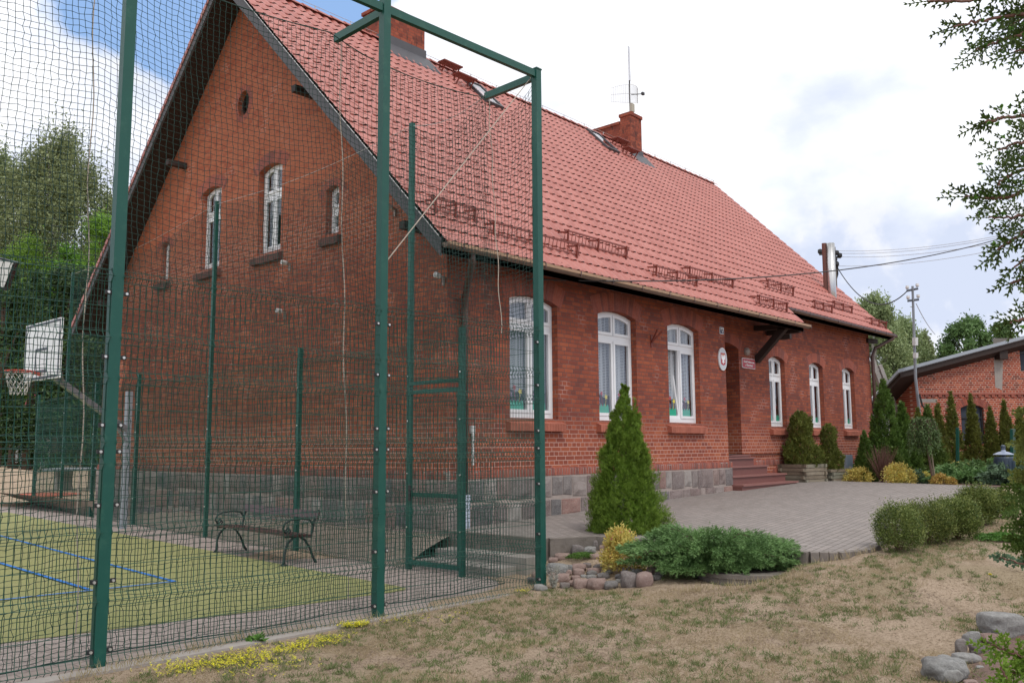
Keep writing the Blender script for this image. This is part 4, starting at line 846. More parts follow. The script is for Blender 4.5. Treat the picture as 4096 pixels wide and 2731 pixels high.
mb = MB(); mb.tube([tuple(P-Vector((0, 0, 1.5))), tuple(Q)], .125, 14); loc_build(mb, 'pipe', M['chrome'], t, True); P = at(1896, 650, 26.6); Q = at(1893, 559, 26.6); mb = MB(); mb.tube([tuple(P-Vector((0, 0, 1.5))), tuple(Q)], .075, 10); loc_build(mb, 'side_duct', simple_cached('brown_duct', (.16, .075, .06)), t)
# ---------------------------------------------------------------- green fences
P0, P1, P2, P3 = (-8.44, -2.33), (-5.88, -2.45), (-3.33, -2.565), (-1.06, -2.665)
fence = empty('sports_fence', (-4, -2.5, CZ0), 'tall green post and mesh fence with overhead beams along the near court edge', 'fence')
BEND = [.03, .48, .98, 1.49, 1.65, 2.14, 2.45, 2.93]; HOR = [.25, .73, 1.23, 1.9, 2.3, 2.69]
def mesh_panel(a, b_, z0, z1, name, par, out=(0, -1), sp=.0475, r=.0032, skip=None):
    a = np.array(a); b_ = np.array(b_); L = np.linalg.norm(b_-a); d = (b_-a)/L; o_ = np.array(out); q = int(L/sp); paths = []
    zs_ = sorted(set([z0, z1]+[round(z+k, 3) for z in BEND for k in (-.047, 0, .047) if z0 <= z+k <= z1])); offs = [.036 if any(abs(z-c) < .005 for c in BEND) else 0 for z in zs_]
    for k in range(q+1):
        p = a+d*(L-q*sp)/2+d*k*sp; paths.append([(p[0]+o_[0]*of, p[1]+o_[1]*of, z+CZ0) for z, of in zip(zs_, offs)])
    hz = [(z, of+.003) for z, of in zip(zs_[1:-1], offs[1:-1])]+[(z, .004) for z in HOR if z0 < z < z1]
    for z, of in hz: paths.append([(a[0]+o_[0]*of, a[1]+o_[1]*of, z+CZ0), (b_[0]+o_[0]*of, b_[1]+o_[1]*of, z+CZ0)])
    pb = Vector((0, 0, 0)); q_ = par
    while q_ is not None: pb += Vector(q_.location); q_ = q_.parent
    return wires(name, [np.array(p)-np.array(pb) for p in paths], r, M['greenwire'], par)
fl = Vector(fence.location)
def fb(mb, name, mat, par): return loc_build(mb, name, mat, par)
for (x, y), top in ((P0, 6.2), (P1, 6.2), (P2, 6.2), (P3, 6.08)):
    mb = MB(); h = .043; ang = -.045
    mb.tube([(x, y, -.4), (x, y, top)], h*1.414, 4); mb.v = [(x+(vx-x)*cos(pi/4+ang)-(vy-y)*sin(pi/4+ang), y+(vx-x)*sin(pi/4+ang)+(vy-y)*cos(pi/4+ang), vz) for vx, vy, vz in mb.v]
    po = fb(mb, 'post', M['green'], fence); mb = MB(); mb.box(x-.05, x+.05, y-.05, y+.05, top-.004, top+.012); fb(mb, 'cap', M['green'], po)
    for z in (.12, .62, 1.18, 1.58, 1.78, 2.30, 2.80):
        for s_ in (-1, 1):
            if (x, y) == P3 and s_ > 0: continue
            mb = MB(); mb.box(x+s_*.043-.0+(0 if s_ > 0 else -.05), x+s_*.043+(.05 if s_ > 0 else 0), y-.035, y-.010, z+CZ0-.016, z+CZ0+.016); c_ = fb(mb, 'clamp', M['black'], po)
            mb = MB(); bx = x+s_*.07; mb.tube([(bx, y-.034, z+CZ0), (bx, y-.046, z+CZ0)], .011, 8); fb(mb, 'bolt', M['bolt'], c_)
for a, b_ in ((P0, P1), (P1, P2), (P2, P3)):
    for z0, z1 in ((0.0, 1.57), (1.6, 2.99)): mesh_panel((a[0]+.03, a[1]-.02), (b_[0]-.03, b_[1]-.02), z0, z1, 'mesh_panel', fence)
mb = MB(); mb.bar((P0[0], P0[1], 6.02), (P2[0]-.05, P2[1], 6.02), .055, .085); mb2 = MB(); mb2.bar((P2[0]+.05, P2[1], 6.02), (P3[0]-.045, P3[1], 6.02), .055, .085)
fb(mb, 'beam', M['green'], fence); fb(mb2, 'beam', M['green'], fence)
for x, y in (P1, P2, P3): mb = MB(); mb.bar((x, y+.045, 6.0), (x+.03, y+.88, 6.0), .055, .085); fb(mb, 'bracket_arm', M['green'], fence)
# side fence with gate, perpendicular to the first one
side = empty('side_fence', (-.95, 3, CZ0), 'green mesh fence with a gate running back along the court beside the gable', 'fence')
for y, top in ((-.26, 6.07), (5.75, 6.2), (15.2, 6.3), (2.55, 3.12), (9.4, 3.15), (-1.31, 3.07), (12.4, 3.15), (18.6, 3.15)):
    x = sideX(y); mb = MB(); mb.box(x-.032, x+.032, y-.032, y+.032, -.3, top); po = fb(mb, 'post', M['green'], side)
    mb = MB()
    for z in (.5, 1.2, 1.9, 2.5): mb.tube([(x-.032, y, z), (x-.045, y, z)], .012, 6)
    fb(mb, 'bolt', M['bolt'], po)
ycuts = [-2.6, -1.34, -.24, 2.55, 5.75, 9.4, 12.4, 15.2, 18.6]
for a, b_ in zip(ycuts[:-1], ycuts[1:]):
    if a == -1.34:
        mesh_panel((sideX(a), a+.04), (sideX(b_), b_-.04), 2.42, 2.99, 'mesh_panel', side, (-1, 0)); continue
    mesh_panel((sideX(a)-.02, a+.03), (sideX(b_)-.02, b_-.03), 0, 2.99, 'mesh_panel', side, (-1, 0), r=.003 if b_ < 6 else .0026)
g_ = Vector((sideX(-.8), 0, 0)).x; gate = MB(); gx = g_-.01
for z in (2.40,): gate.bar((gx, -1.28, z), (gx, -.29, z), .04, .05)
fb(gate, 'gate_lintel', M['green'], side)
gate = MB(); ya, yb = -1.25, -.32
gate.bar((gx, ya, .06), (gx, ya, 2.30), .04, .045, (1, 0, 0)); gate.bar((gx, yb, .06), (gx, yb, 2.30), .04, .045, (1, 0, 0)); gate.bar((gx, ya, 2.28), (gx, yb, 2.28), .042, .055); gate.bar((gx, ya, .05), (gx, yb, .05), .042, .055); gate.bar((gx, ya, .93), (gx, yb, .93), .042, .055)
ga = fb(gate, 'gate', M['green'], side); mesh_panel((gx, ya), (gx, yb), .06, 2.27, 'gate_mesh', ga, (-1, 0)).parent = ga
mb = MB(); mb.box(gx-.05, gx-.02, yb-.05, yb-.01, .85, 1.06); mb.bar((gx-.07, yb-.03, 1.0), (gx-.07, yb-.14, 1.0), .018); fb(mb, 'lock', M['black'], ga)
# nets
def net(name, label, f, nu, nv, r, par=None, group=None, knots=True, jit=.0042):
    """f(u,v)->(x,y,z) arrays with u,v in 0..1"""
    u = np.linspace(0, 1, nu)[:, None]*np.ones((1, nv)); v = np.ones((nu, 1))*np.linspace(0, 1, nv)[None]
    X_ = np.stack(f(u, v), -1)+RNG.normal(size=(nu, nv, 3))*jit*np.array([1, .5, 1])
    # smooth distortion
    X_[..., 0] += .012*np.sin(v*23+u*5); X_[..., 2] += .010*np.sin(u*41+v*7)
    o = wires(name, [X_[i] for i in range(nu)]+[X_[:, j] for j in range(nv)], r, M['net'])
    tag(o, label, 'net', group)
    if knots:
        c = X_.reshape(-1, 3); k = r*2.1; D = np.array([(1, 0, 0), (-1, 0, 0), (0, 1, 0), (0, -1, 0), (0, 0, 1), (0, 0, -1)])*k
        V = (c[:, None]+D[None]).reshape(-1, 3); T = np.array([(0, 2, 4), (2, 1, 4), (1, 3, 4), (3, 0, 4), (2, 0, 5), (1, 2, 5), (3, 1, 5), (0, 3, 5)])
        npmesh('knots', V, (np.arange(len(c))[:, None, None]*6+T[None]).reshape(-1, 3), M['net'], o)
    return o
XA, XB = -8.3, -1.08
def fnet(u, v):
    v = v**1.13; x = XA+(XB-XA)*u+(.10*(1-v)*u**6)*-1; zt = 5.97-.16*np.abs(np.sin(pi*(x-XB)/2.4)); z = -.02+(zt+.02)*v
    y = -2.17+.04*np.sin(u*20)+(.34-.02)*v**1.3+.035*np.sin(u*37+v*9)*(v*(1-v))*3
    return x, y, z
front_net = net('ball_net', 'dark green ball net hanging behind the near fence, spanning the whole court side', fnet, 130, 116, .0027)
def snet1(u, v): y = -2.62+.80*u; x = -1.07+0*u; z = 2.85+(3.05-.25*np.sin(pi*u))*v; return x-.03*np.sin(pi*v), y+.25*u*0, z
net('ball_net', 'narrow strip of ball net at the tall corner post of the fence', snet1, 15, 56, .0028)
yk = np.array([-1.82, -.26, 5.75, 15.2]); 
def snet(u, v):
    y = -1.82+17.0*u; x = np.interp(y, [-1.82, -.26, 5.75, 15.2], [-1.06, sideX(-.26), sideX(5.75), sideX(15.2)])
    zt = np.interp(y, yk, [6.0, 6.03, 6.15, 6.25]); seg = np.interp(y, yk, [0, 1, 2, 3]); zt = zt-.3*np.abs(np.sin(pi*seg))*(y < 99); return x+.03*np.sin(y*2+v*3), y, 2.85+(zt-2.85)*v
net('ball_net', 'ball net strung above the side fence between the tall inner posts', snet, 270, 54, .0025, knots=False, jit=.006)
mb = MB()
def rope(p): mb.tube(p, .006, 5)
rope([tuple(v) for v in [(XA+(XB-XA)*u, float(fnet(np.array(u), np.array(1.))[1]), float(fnet(np.array(u), np.array(1.))[2])) for u in np.linspace(0, 1, 90)]])
r1 = tag(mb.build('net_rope', M['net']), 'dark top rope of the ball net sagging between the bracket arms', 'rope'); mb = MB()
rope([(XA+(XB-XA)*u, float(fnet(np.array(u), np.array(0.))[1])+.01*sin(u*70), -.03) for u in np.linspace(0, 1, 90)]); tag(mb.build('net_rope', M['net']), 'dark rope lying along the foot of the ball net on the kerb', 'rope')
for (x0, y0), lab in (((P2[0]+.03, P2[1]+.84), 'pale vertical rope hanging down the net left of the middle fence post'), ((P1[0]+.03, P1[1]+.84), 'pale vertical rope at the far left of the net'), ((P3[0]+.0, P3[1]+.84), 'pale rope down the right edge of the ball net')):
    mb = MB(); n_ = 30; zb = 2.9 if x0 > -2 else .05
    mb.tube([(x0+.015*sin(k*.9)-.10*(1-k/n_)*(x0 > -2), y0-.30*(1-k/n_)+.0*k-.04, zb+(5.95-zb)*k/n_) for k in range(n_+1)], .0055, 5); tag(mb.build('net_rope', M['rope']), lab, 'rope')
mb = MB(); mb.tube([(P3[0]-.02, P3[1]+.06, 6.0), (P2[0]+.06, P2[1]+.05, 3.36)], .006, 5); tag(mb.build('net_rope', M['rope']), 'taut pale rope running diagonally between the two right fence posts', 'rope')
mb = MB(); pts = []
for y in np.linspace(-1.82, 15.2, 100):
    seg = np.interp(y, yk, [0, 1, 2, 3]); pts.append((np.interp(y, [-1.82, -.26, 5.75, 15.2], [-1.06, sideX(-.26), sideX(5.75), sideX(15.2)]), y, np.interp(y, yk, [6.0, 6.03, 6.15, 6.25])-.12*abs(sin(pi*seg))))
mb.tube(pts, .0045, 4); tag(mb.build('net_rope', M['wire_steel']), 'thin steel line carrying the side net between the tall inner posts', 'rope')
# low fence at the back of the court
bf = empty('back_fence', (-6, 16.9, CZ0), 'green mesh fence closing the far end of the court', 'fence')
for x in (-.6, -3.1, -5.6, -8.1, -10.6): mb = MB(); mb.box(x-.03, x+.03, 16.87, 16.93, -.3, 3.05); fb(mb, 'post', M['green'], bf)
mesh_panel((-10.6, 16.9), (-.6, 16.9), 0, 2.99, 'mesh_panel', bf)
# ---------------------------------------------------------------- court furniture
def bench(name, A, B, depthv, label, group=None):
    """A,B: front feet; depthv: vector from front to back feet"""
    A, B, D = Vector(A), Vector(B), Vector(depthv); c = (A+B)/2; t = empty(name, tuple(c), label, 'bench', group); d = (B-A).normalized(); dn = D.normalized(); Z = Vector((0, 0, 1))
    A2, B2 = A+d*.05, B-d*.05; w_ = D.length
    def lo(p, f, z): return p+dn*f+Z*z
    seat = MB()
    for k in range(4): f = .03+k*.105; seat.bar(lo(A2-d*.08, f, .415-.01*k), lo(B2+d*.08, f, .415-.01*k), .088, .03)
    loc_build(seat, 'seat', M['benchwood'], t); back = MB()
    for z, f in ((.66, w_+.05),): back.bar(lo(A2-d*.08, f, z), lo(B2+d*.08, f, z), .025, .11, tuple(Z+dn*.35))
    loc_build(back, 'backrest', M['benchwood'], t)
    for p in (A2, B2):
        m_ = MB()
        m_.tube([lo(p, f, z) for f, z in ((-.03, 0), (0, .05), (.01, .2), (.05, .30), (.15, .385), (.25, .385))], [.022, .018, .016, .017, .018, .018], 6)
        m_.tube([lo(p, f, z) for f, z in ((w_+.07, 0), (w_+.03, .06), (w_-.04, .22), (w_-.12, .33), (.22, .385))], [.022, .018, .016, .017, .018], 6)
        m_.tube([lo(p, f, z) for f, z in ((0, .39), (.22, .385), (w_-.02, .37), (w_, .45), (w_+.02, .56), (w_+.07, .70), (w_+.10, .72))], [.02, .02, .02, .018, .017, .016, .02], 6)
        m_.tube([lo(p, f, z) for f, z in ((w_+.01, .52), (w_-.05, .60), (.25, .62), (.08, .61), (0, .57), (-.03, .50), (.01, .44), (.06, .47), (.04, .52))], .015, 6)
        m_.tube([lo(p, f, z) for f, z in ((.04, .40), (.09, .46), (.05, .52), (.01, .47))], .012, 6); m_.box(p.x-.04, p.x+.04, p.y-.03, p.y+.03, p.z-.0, p.z+.02)
        loc_build(m_, 'cast_frame', M['castiron'], t, True)
bench('park_bench', (-1.65, 3.45, CZ0), (-1.84, 1.23, CZ0), (.43, -.03, 0), 'bench with dark brown slats and ornate cast iron ends on the court paving')
# basketball hoop
t = empty('basketball_hoop', (-.75, 8.7, CZ0), 'basketball hoop with white backboard, red rim and grey steel arm', 'basketball hoop')
px, py = -.74, 8.7; mb = MB(); mb.box(px-.055, px+.055, py-.055, py+.055, -.2, 2.72); loc_build(mb, 'pole', M['steel'], t)
bx, by, bz = -2.95, 7.28, 2.76
mb = MB(); mb.bar((px-.05, py-.03, 1.95), (bx+.06, by+.05, 2.95), .07, .11); mb.bar((px-.05, py-.02, 1.72), (px-.42, py-.24, 2.12), .04, .05); mb.bar((bx+.5, by+.3, 2.72), (bx+.04, by+.3, 3.5), .03, .03); mb.bar((bx+.5, by+.3, 2.72), (bx+.04, by-.3, 3.5), .03, .03); loc_build(mb, 'arm', M['steel'], t)
mb = MB(); mb.box(bx-.02, bx+.02, by-.82, by+.82, bz, bz+1.04); bd = loc_build(mb, 'backboard', M['board'], t)
mb = MB()
def fr(y0, y1, z0, z1, w_=.05, x_=bx-.023):
    mb.box(x_-.002, x_+.003, y0, y1, z0, z0+w_); mb.box(x_-.002, x_+.003, y0, y1, z1-w_, z1); mb.box(x_-.0015, x_+.0035, y0, y0+w_, z0+w_, z1-w_); mb.box(x_-.0015, x_+.0035, y1-w_, y1, z0+w_, z1-w_)
fr(by-.80, by+.80, bz+.02, bz+1.02, .04); fr(by-.29, by+.29, bz+.13, bz+.57); loc_build(mb, 'board_marking', M['tape'], bd)
mb = MB(); cxr, rr_ = bx-.36, .225; mb.tube([(cxr+rr_*cos(2*pi*k/24), by+rr_*sin(2*pi*k/24), bz+.14) for k in range(25)], .011, 6, False); mb.bar((bx-.02, by, bz+.10), (bx-.15, by, bz+.13), .08, .05); loc_build(mb, 'rim', M['hoopred'], t)
ps = []
for k in range(12):
    for s_ in (-1, 1):
        ps.append([(cxr+rr_*(1-.45*j/5)*cos(2*pi*(k+s_*j*.5)/12)+px*0-(-.75), by+rr_*(1-.45*j/5)*sin(2*pi*(k+s_*j*.5)/12)-8.7, bz+.13-.40*j/5-CZ0) for j in range(6)])
wires('hoop_net', ps, .006, M['woolnet'], t)
# floodlight head at the left edge
t = empty('floodlight', tuple(at(5, 620, 14)), 'pale floodlight head with a dark housing at the left edge of the picture', 'floodlight'); lf = Vector(t.location)
mb = MB(); a, b_, c, d_ = at(-30, 585, 14), at(38, 602, 14), at(12, 668, 14), at(-40, 640, 14); mb.prism([a, b_, c, d_], (.12, .22, .05)); loc_build(mb, 'housing', M['black'], t)
mb = MB(); ce = (a+b_+c+d_)/4; mb.prism([ce+(p-ce)*.86-Vector((.01, .012, 0)) for p in (a, b_, c, d_)], (-.01, -.012, 0)); loc_build(mb, 'lens', M['lampwhite'], t)
mb = MB(); mb.bar(at(-35, 630, 14.2), at(-35, 1300, 14.2), .1); loc_build(mb, 'mast', M['steel'], t)
# table tennis table and playground
q = G(190, 1126); t = empty('concrete_table', (q.x, q.y, q.z), 'grey concrete table on block legs beyond the court', 'table'); d = Rv
mb = MB(); mb.bar(q-d*1.1+Vector((0, 0, .74)), q+d*1.0+Vector((0, 0, .74)), 1.3, .07); loc_build(mb, 'table_top', simple_cached('table_grey', (.25, .27, .29)), t)
for s_ in (-.7, .5): mb = MB(); mb.bar(q+d*s_+Vector((0, 0, 0)), q+d*s_+Vector((0, 0, .70)), .5, .3); loc_build(mb, 'leg', M['concrete'], t)
def gp(U, V): q = G(U, V); return q
base = G(90, 1078); t = empty('playground_tower', tuple(base), 'playground tower with a red arch roof and a pale green edged slide', 'playground tower'); dp_ = (base-C0).dot(Fv)
def pp(U, V, dd=0): return at(U, V, dp_+dd)
mb = MB()
for u in (50, 72, 96): mb.bar(pp(u, 1080, .5), pp(u+2, 945, .5), .15)
mb.bar(pp(38, 1062, 1), pp(42, 985, 1), .12); loc_build(mb, 'post', M['lampwhite'], t)
mb = MB(); arc = [pp(79-17*cos(pi*k/10), 938-28*sin(pi*k/10)) for k in range(11)]; mb.tube(arc, .16, 6); loc_build(mb, 'arch', M['play_red'], t)
mb = MB(); mb.bar(pp(83, 992, .6), pp(98, 1072, -1.5), .75, .06, (0, 0, 1)); loc_build(mb, 'slide', M['board'], t)
mb = MB(); mb.bar(pp(76, 990, .5), pp(88, 1074, -1.6), .14, .3); mb.bar(pp(92, 985, .5), pp(112, 1072, -1.6), .14, .3); mb.bar(pp(62, 985, 1), pp(62, 960, 1), .1); mb.bar(pp(60, 985, 1), pp(95, 983, 1), .06); loc_build(mb, 'slide_edge', M['play_green'], t)
mb = MB(); mb.bar(pp(46, 990, .7), pp(46, 1012, .7), .5, .1); loc_build(mb, 'side_panel', M['play_red'], t)
base = G(185, 1060); t = empty('climbing_frame', tuple(base), 'climbing frame with pale posts, green bars and a red and yellow panel', 'climbing frame'); dp_ = (base-C0).dot(Fv)
mb = MB()
for u, v in ((155, 990), (166, 990), (190, 990), (203, 988)): mb.bar(pp(u, 1065), pp(u+1, v), .16)
loc_build(mb, 'post', M['lampwhite'], t); mb = MB(); mb.tube([pp(108+8*k, 1000-22*sin(pi*k/12)) for k in range(13)], .05, 5); mb.bar(pp(155, 998), pp(215, 996), .06); mb.bar(pp(205, 1000), pp(215, 1045), .06); loc_build(mb, 'bars', M['play_green'], t)
mb = MB(); mb.bar(pp(195, 998, -.2), pp(195, 1024, -.2), .55, .08); pn = loc_build(mb, 'panel', M['play_yellow'], t)
mb = MB(); mb.bar(pp(195, 1006, -.3), pp(195, 1009, -.3), .5, .08); mb.bar(pp(195, 1015, -.3), pp(195, 1018, -.3), .5, .08); loc_build(mb, 'panel_stripe', M['play_red'], t)
mb = MB(); q = G(105, 1136); mb.lathe([(0, .03), (1.0, .03), (1.05, 0)], tuple(q), 24); tag(mb.build('rubber_mat', simple_cached('rubber_red', (.35, .08, .04))), 'flat reddish mat on the ground behind the court', 'mat')
# ---------------------------------------------------------------- neighbouring building, utility poles, wires
nb = empty('brick_outbuilding', tuple(at(2230, 1080, 29.6)), 'neighbouring red brick building with a sloping grey sheet roof at the right', 'building')
Wd = Vector((.735, -.678, 0)).normalized(); Wn = Vector((-Wd.y, Wd.x, 0)); B0 = at(2105, 1100, 29.6); B0.z = .6
NBF = lambda u, z, d: tuple(Vector((B0.x, B0.y, 0))+Wd*u+Wn*(-d if Wn.dot(Fv) < 0 else d)+Vector((0, 0, z)))
def nbuv(U, V):
    r = ray(U, V); nrm = Wn; k = (Vector((B0.x, B0.y, 0))-Vector((C0.x, C0.y, 0))).dot(nrm)/r.dot(nrm); q = C0+r*k; return ((q-Vector((B0.x, B0.y, 0))).dot(Wd), q.z)
def locb(mb, name, mat, par=None, smooth=False): return loc_build(mb, name, mat, par or nb, smooth)
ul, zl = nbuv(2105, 848); ur, zr = nbuv(2352, 782); slope = (zr-zl)/(ur-ul); UR = 9.5; zt_ = lambda u: zl+slope*(u-ul)
wa = nbuv(2207, 950); wb = nbuv(2265, 1012); zwb = nbuv(2230, 1020)[1]; zwt = nbuv(2230, 937)[1]; h1 = arch_loop(wa[0], wb[0], zwb, zwt, .12)
w2 = nbuv(2345, 852); w2t = nbuv(2345, 795)[1]; h2 = arch_loop(w2[0], w2[0]+1.1, w2[1], w2t, .1)
wo = wall('wall', NBF, [(ul, .3), (UR, .3), (UR, zt_(UR)), (ul, zt_(ul))], [h1, h2], M['brickfar'], nb, .12); wo.data.transform(Matrix.Translation(-Vector(nb.location)))
mb = MB(); mb.face([NBF(ul, .3, 0), NBF(ul, .3, 2), NBF(ul, zt_(ul)-1.1, 2), NBF(ul, zt_(ul), 0)]); locb(mb, 'side_wall', M['brickfar'])
mb = MB(); mb.hexa([NBF(ul-.9, zt_(ul-.9)+.08, -.45), NBF(UR, zt_(UR)+.08, -.45), NBF(UR, zt_(UR)+.08-1.2, 2.2), NBF(ul-.9, zt_(ul-.9)+.08-1.2, 2.2), NBF(ul-.9, zt_(ul-.9)+.19, -.45), NBF(UR, zt_(UR)+.19, -.45), NBF(UR, zt_(UR)+.19-1.2, 2.2), NBF(ul-.9, zt_(ul-.9)+.19-1.2, 2.2)]); locb(mb, 'roof', M['rooffar'])
mb = MB(); mb.hexa([NBF(ul-.8, zt_(ul-.8)-.12, -.38), NBF(UR, zt_(UR)-.12, -.38), NBF(UR, zt_(UR)-.12-1.2, 2.1), NBF(ul-.8, zt_(ul-.8)-.12-1.2, 2.1), NBF(ul-.8, zt_(ul-.8)+.079, -.38), NBF(UR, zt_(UR)+.079, -.38), NBF(UR, zt_(UR)+.079-1.2, 2.1), NBF(ul-.8, zt_(ul-.8)+.079-1.2, 2.1)]); mb.bar(NBF(3.25, zt_(3.25)-.28, -.3), NBF(3.25, zt_(3.25)-.28, .02), .3, .3); locb(mb, 'eaves', M['darkwood'])
zf = nbuv(2230, 909)[1]; mb = MB()
mb.hexa([NBF(ul, zf+.04, -.05), NBF(UR, zf+.04, -.05), NBF(UR, zf+.04, .01), NBF(ul, zf+.04, .01), NBF(ul, zf+.11, -.05), NBF(UR, zf+.11, -.05), NBF(UR, zf+.11, .01), NBF(ul, zf+.11, .01)]); u = ul
while u < UR: mb.hexa([NBF(u, zf-.04, -.04), NBF(u+.12, zf-.04, -.04), NBF(u+.12, zf-.04, .01), NBF(u, zf-.04, .01), NBF(u, zf+.038, -.04), NBF(u+.12, zf+.038, -.04), NBF(u+.12, zf+.038, .01), NBF(u, zf+.038, .01)]); u += .24
locb(mb, 'brick_frieze', M['rowlock'])
mb = MB(); arch_bricks(mb, NBF, wa[0], wb[0], zwt, .12, .25); locb(mb, 'window_arch', M['arch']); mb = MB(); arch_bricks(mb, NBF, w2[0], w2[0]+1.1, w2t, .1, .25); locb(mb, 'window_arch', M['arch'])
mb = MB(); mb.hexa([NBF(3.05, zf+.3, -.006), NBF(3.30, zf+.2, -.006), NBF(3.30, zf+.2, .0), NBF(3.05, zf+.3, .0), NBF(3.08, zt_(3.1)-.2, -.006), NBF(3.42, zt_(3.1)-.2, -.006), NBF(3.42, zt_(3.1)-.2, 0), NBF(3.08, zt_(3.1)-.2, 0)]); locb(mb, 'mortar_patch', M['concrete']); mb = MB(); mb.hexa([NBF(ul, zf-.22, -.005), NBF(.9, zf-.22, -.005), NBF(.9, zf-.22, 0), NBF(ul, zf-.22, 0), NBF(ul, zf-.1, -.005), NBF(.9, zf-.1, -.005), NBF(.9, zf-.1, 0), NBF(ul, zf-.1, 0)]); locb(mb, 'mortar_patch', M['concrete'])
for (x0, x1, z0, z1) in ((wa[0], wb[0], zwb, zwt+.1), (w2[0], w2[0]+1.1, w2[1], w2t+.08)):
    mb = MB(); P = lambda u, z, d: NBF(u, z, d); mb.ring([P(x0, z0, .09), P(x1, z0, .09), P(x1, z1, .09), P(x0, z1, .09)], [P(x0+.06, z0+.06, .09), P(x1-.06, z0+.06, .09), P(x1-.06, z1-.06, .09), P(x0+.06, z1-.06, .09)], Vector(P(0, 0, .05))-Vector(P(0, 0, 0)))
    mb.bar(P((x0+x1)/2, z0, .11), P((x0+x1)/2, z1, .11), .05, .05); mb.bar(P(x0, z0+(z1-z0)*.68, .112), P(x1, z0+(z1-z0)*.68, .112), .05, .05); wn_ = locb(mb, 'window', M['black'])
    mb = MB(); mb.face([P(x0, z0, .13), P(x1, z0, .13), P(x1, z1, .13), P(x0, z1, .13)]); locb(mb, 'pane', simple_cached('dark_pane', (.03, .04, .06)), wn_); mb = MB(); mb.face([P(x0+.02, z0+.05, .2), P(x1-.02, z0+.05, .2), P(x1-.02, z0+.36, .2), P(x0+.02, z0+.36, .2)]); locb(mb, 'curtain', M['lace'], wn_)
    mb = MB(); mb.face([P(x0-.4, z0-.2, .8), P(x1+.4, z0-.2, .8), P(x1+.4, z1+.3, .8), P(x0-.4, z1+.3, .8)]); locb(mb, 'interior_wall', M['interior'])
q = at(2085, 985, 33); t = empty('grey_shed', tuple(q), 'small pale grey rendered shed behind the hedge conifers', 'shed'); mb = MB(); mb.prism([at(2065, 1060, 33), at(2112, 1060, 33), at(2112, 888, 33), at(2065, 935, 33)], tuple(Fv*3)); loc_build(mb, 'wall', M['render'], t); mb = MB(); mb.bar(at(2056, 938, 32.8), at(2112, 880, 32.8), .25, .12); loc_build(mb, 'roof', M['darkwood'], t)
# roof mast on the outbuilding
t = empty('service_mast', tuple(at(2103, 850, 29.2)), 'thin metal service mast with insulators rising past the outbuilding corner', 'utility mast')
mb = MB(); mb.tube([at(2112, 950, 29.3), at(2107, 905, 29.2), at(2103, 870, 29.2), at(2096, 657, 29.2)], [.05, .05, .05, .04], 8); loc_build(mb, 'pole', M['steel'], t)
mb = MB(); mb.bar(at(2083, 668, 29.2), at(2108, 663, 29.2), .07); mb.bar(at(2085, 691, 29.2), at(2110, 688, 29.2), .07); loc_build(mb, 'crossarm', M['tape'], t)
mb = MB()
for u, v in ((2084, 664), (2107, 659), (2086, 687), (2109, 684)): p = at(u, v, 29.2); mb.lathe([(0, .12), (.05, .11), (.06, .04), (.04, 0)], tuple(p), 8)
loc_build(mb, 'insulator', M['lampwhite'], t); mb = MB(); mb.bar(at(2102, 775, 29.0), at(2102, 793, 29.0), .28, .1); mb.bar(at(2103, 810, 29.0), at(2103, 822, 29.0), .22, .1); loc_build(mb, 'equipment_box', M['lampwhite'], t)
mb = MB(); mb.tube([at(2112, 905, 29.3), at(2118, 930, 29.3), at(2140, 955, 29.3)], .03, 5); loc_build(mb, 'cable', M['black'], t)
t = empty('utility_pole', tuple(at(1915, 900, 34)), 'concrete utility pole with black insulators behind the school roof', 'utility pole'); mb = MB(); p0 = at(1914, 640, 34); p0.z = .4
mb.tube([tuple(p0), at(1912, 568, 34)], .12, 8); loc_build(mb, 'pole', M['concretedark'], t); mb = MB()
for u, v in ((1884, 583), (1922, 586), (1929, 592), (1918, 600), (1922, 612)): mb.lathe([(0, .2), (.09, .16), (.1, .06), (.06, 0), (0, 0)], tuple(at(u, v, 33.8)), 8)
mb.bar(at(1882, 584, 34), at(1900, 584, 34), .07); mb.bar(at(1912, 590, 34), at(1931, 591, 34), .07); mb.tube([at(1922, 600, 34), at(1923, 630, 34), at(1917, 650, 34)], .05, 5); loc_build(mb, 'insulator', M['black'], t)
t = empty('leaning_strut', tuple(at(2040, 1000, 31)), 'weathered concrete A pole leg leaning behind the school corner and hedge', 'pole'); mb = MB(); mb.bar(at(2003, 828, 31), at(2100, 1090, 31), .12, .18); mb.bar(at(2020, 838, 31), at(2112, 1085, 31), .1, .14); 
for k in range(6): mb.bar(at(2012+14*k, 850+38*k, 31), at(2022+14*k, 846+38*k, 31), .08)
loc_build(mb, 'beam', M['concrete'], t)
def cable(pa, pb, sag, r, lab, mt='black', name='overhead_cable'):
    mb = MB(); pa, pb = Vector(pa), Vector(pb); mb.tube([tuple(pa.lerp(pb, k/24)-Vector((0, 0, sag*4*(k/24)*(1-k/24)))) for k in range(25)], r, 4); tag(mb.build(name, M[mt]), lab, 'cable')
cable((1.55, -.2, 4.2), at(2420, 508, 24), .55, .012, 'thick black overhead cable from the eaves crossing the roof to the right')
for k, (va, vb, l) in enumerate(((576, 536, 'topmost'), (580, 540, 'second'), (586, 551, 'third'), (605, 566, 'lowest'))): cable(at(1926, va+k*2, 34), at(2420, vb-22, 26), .25, .008, f'{l} of the four thin overhead wires at the right', 'wire_steel')
cable(at(1922, 612, 34), at(2084, 668, 29.2), .9, .022, 'sagging dark cable between the utility pole and the service mast')
cable(at(2104, 697, 29.2), at(2148, 768, 33), .1, .012, 'thin guy wire falling to the right from the service mast', 'wire_steel')
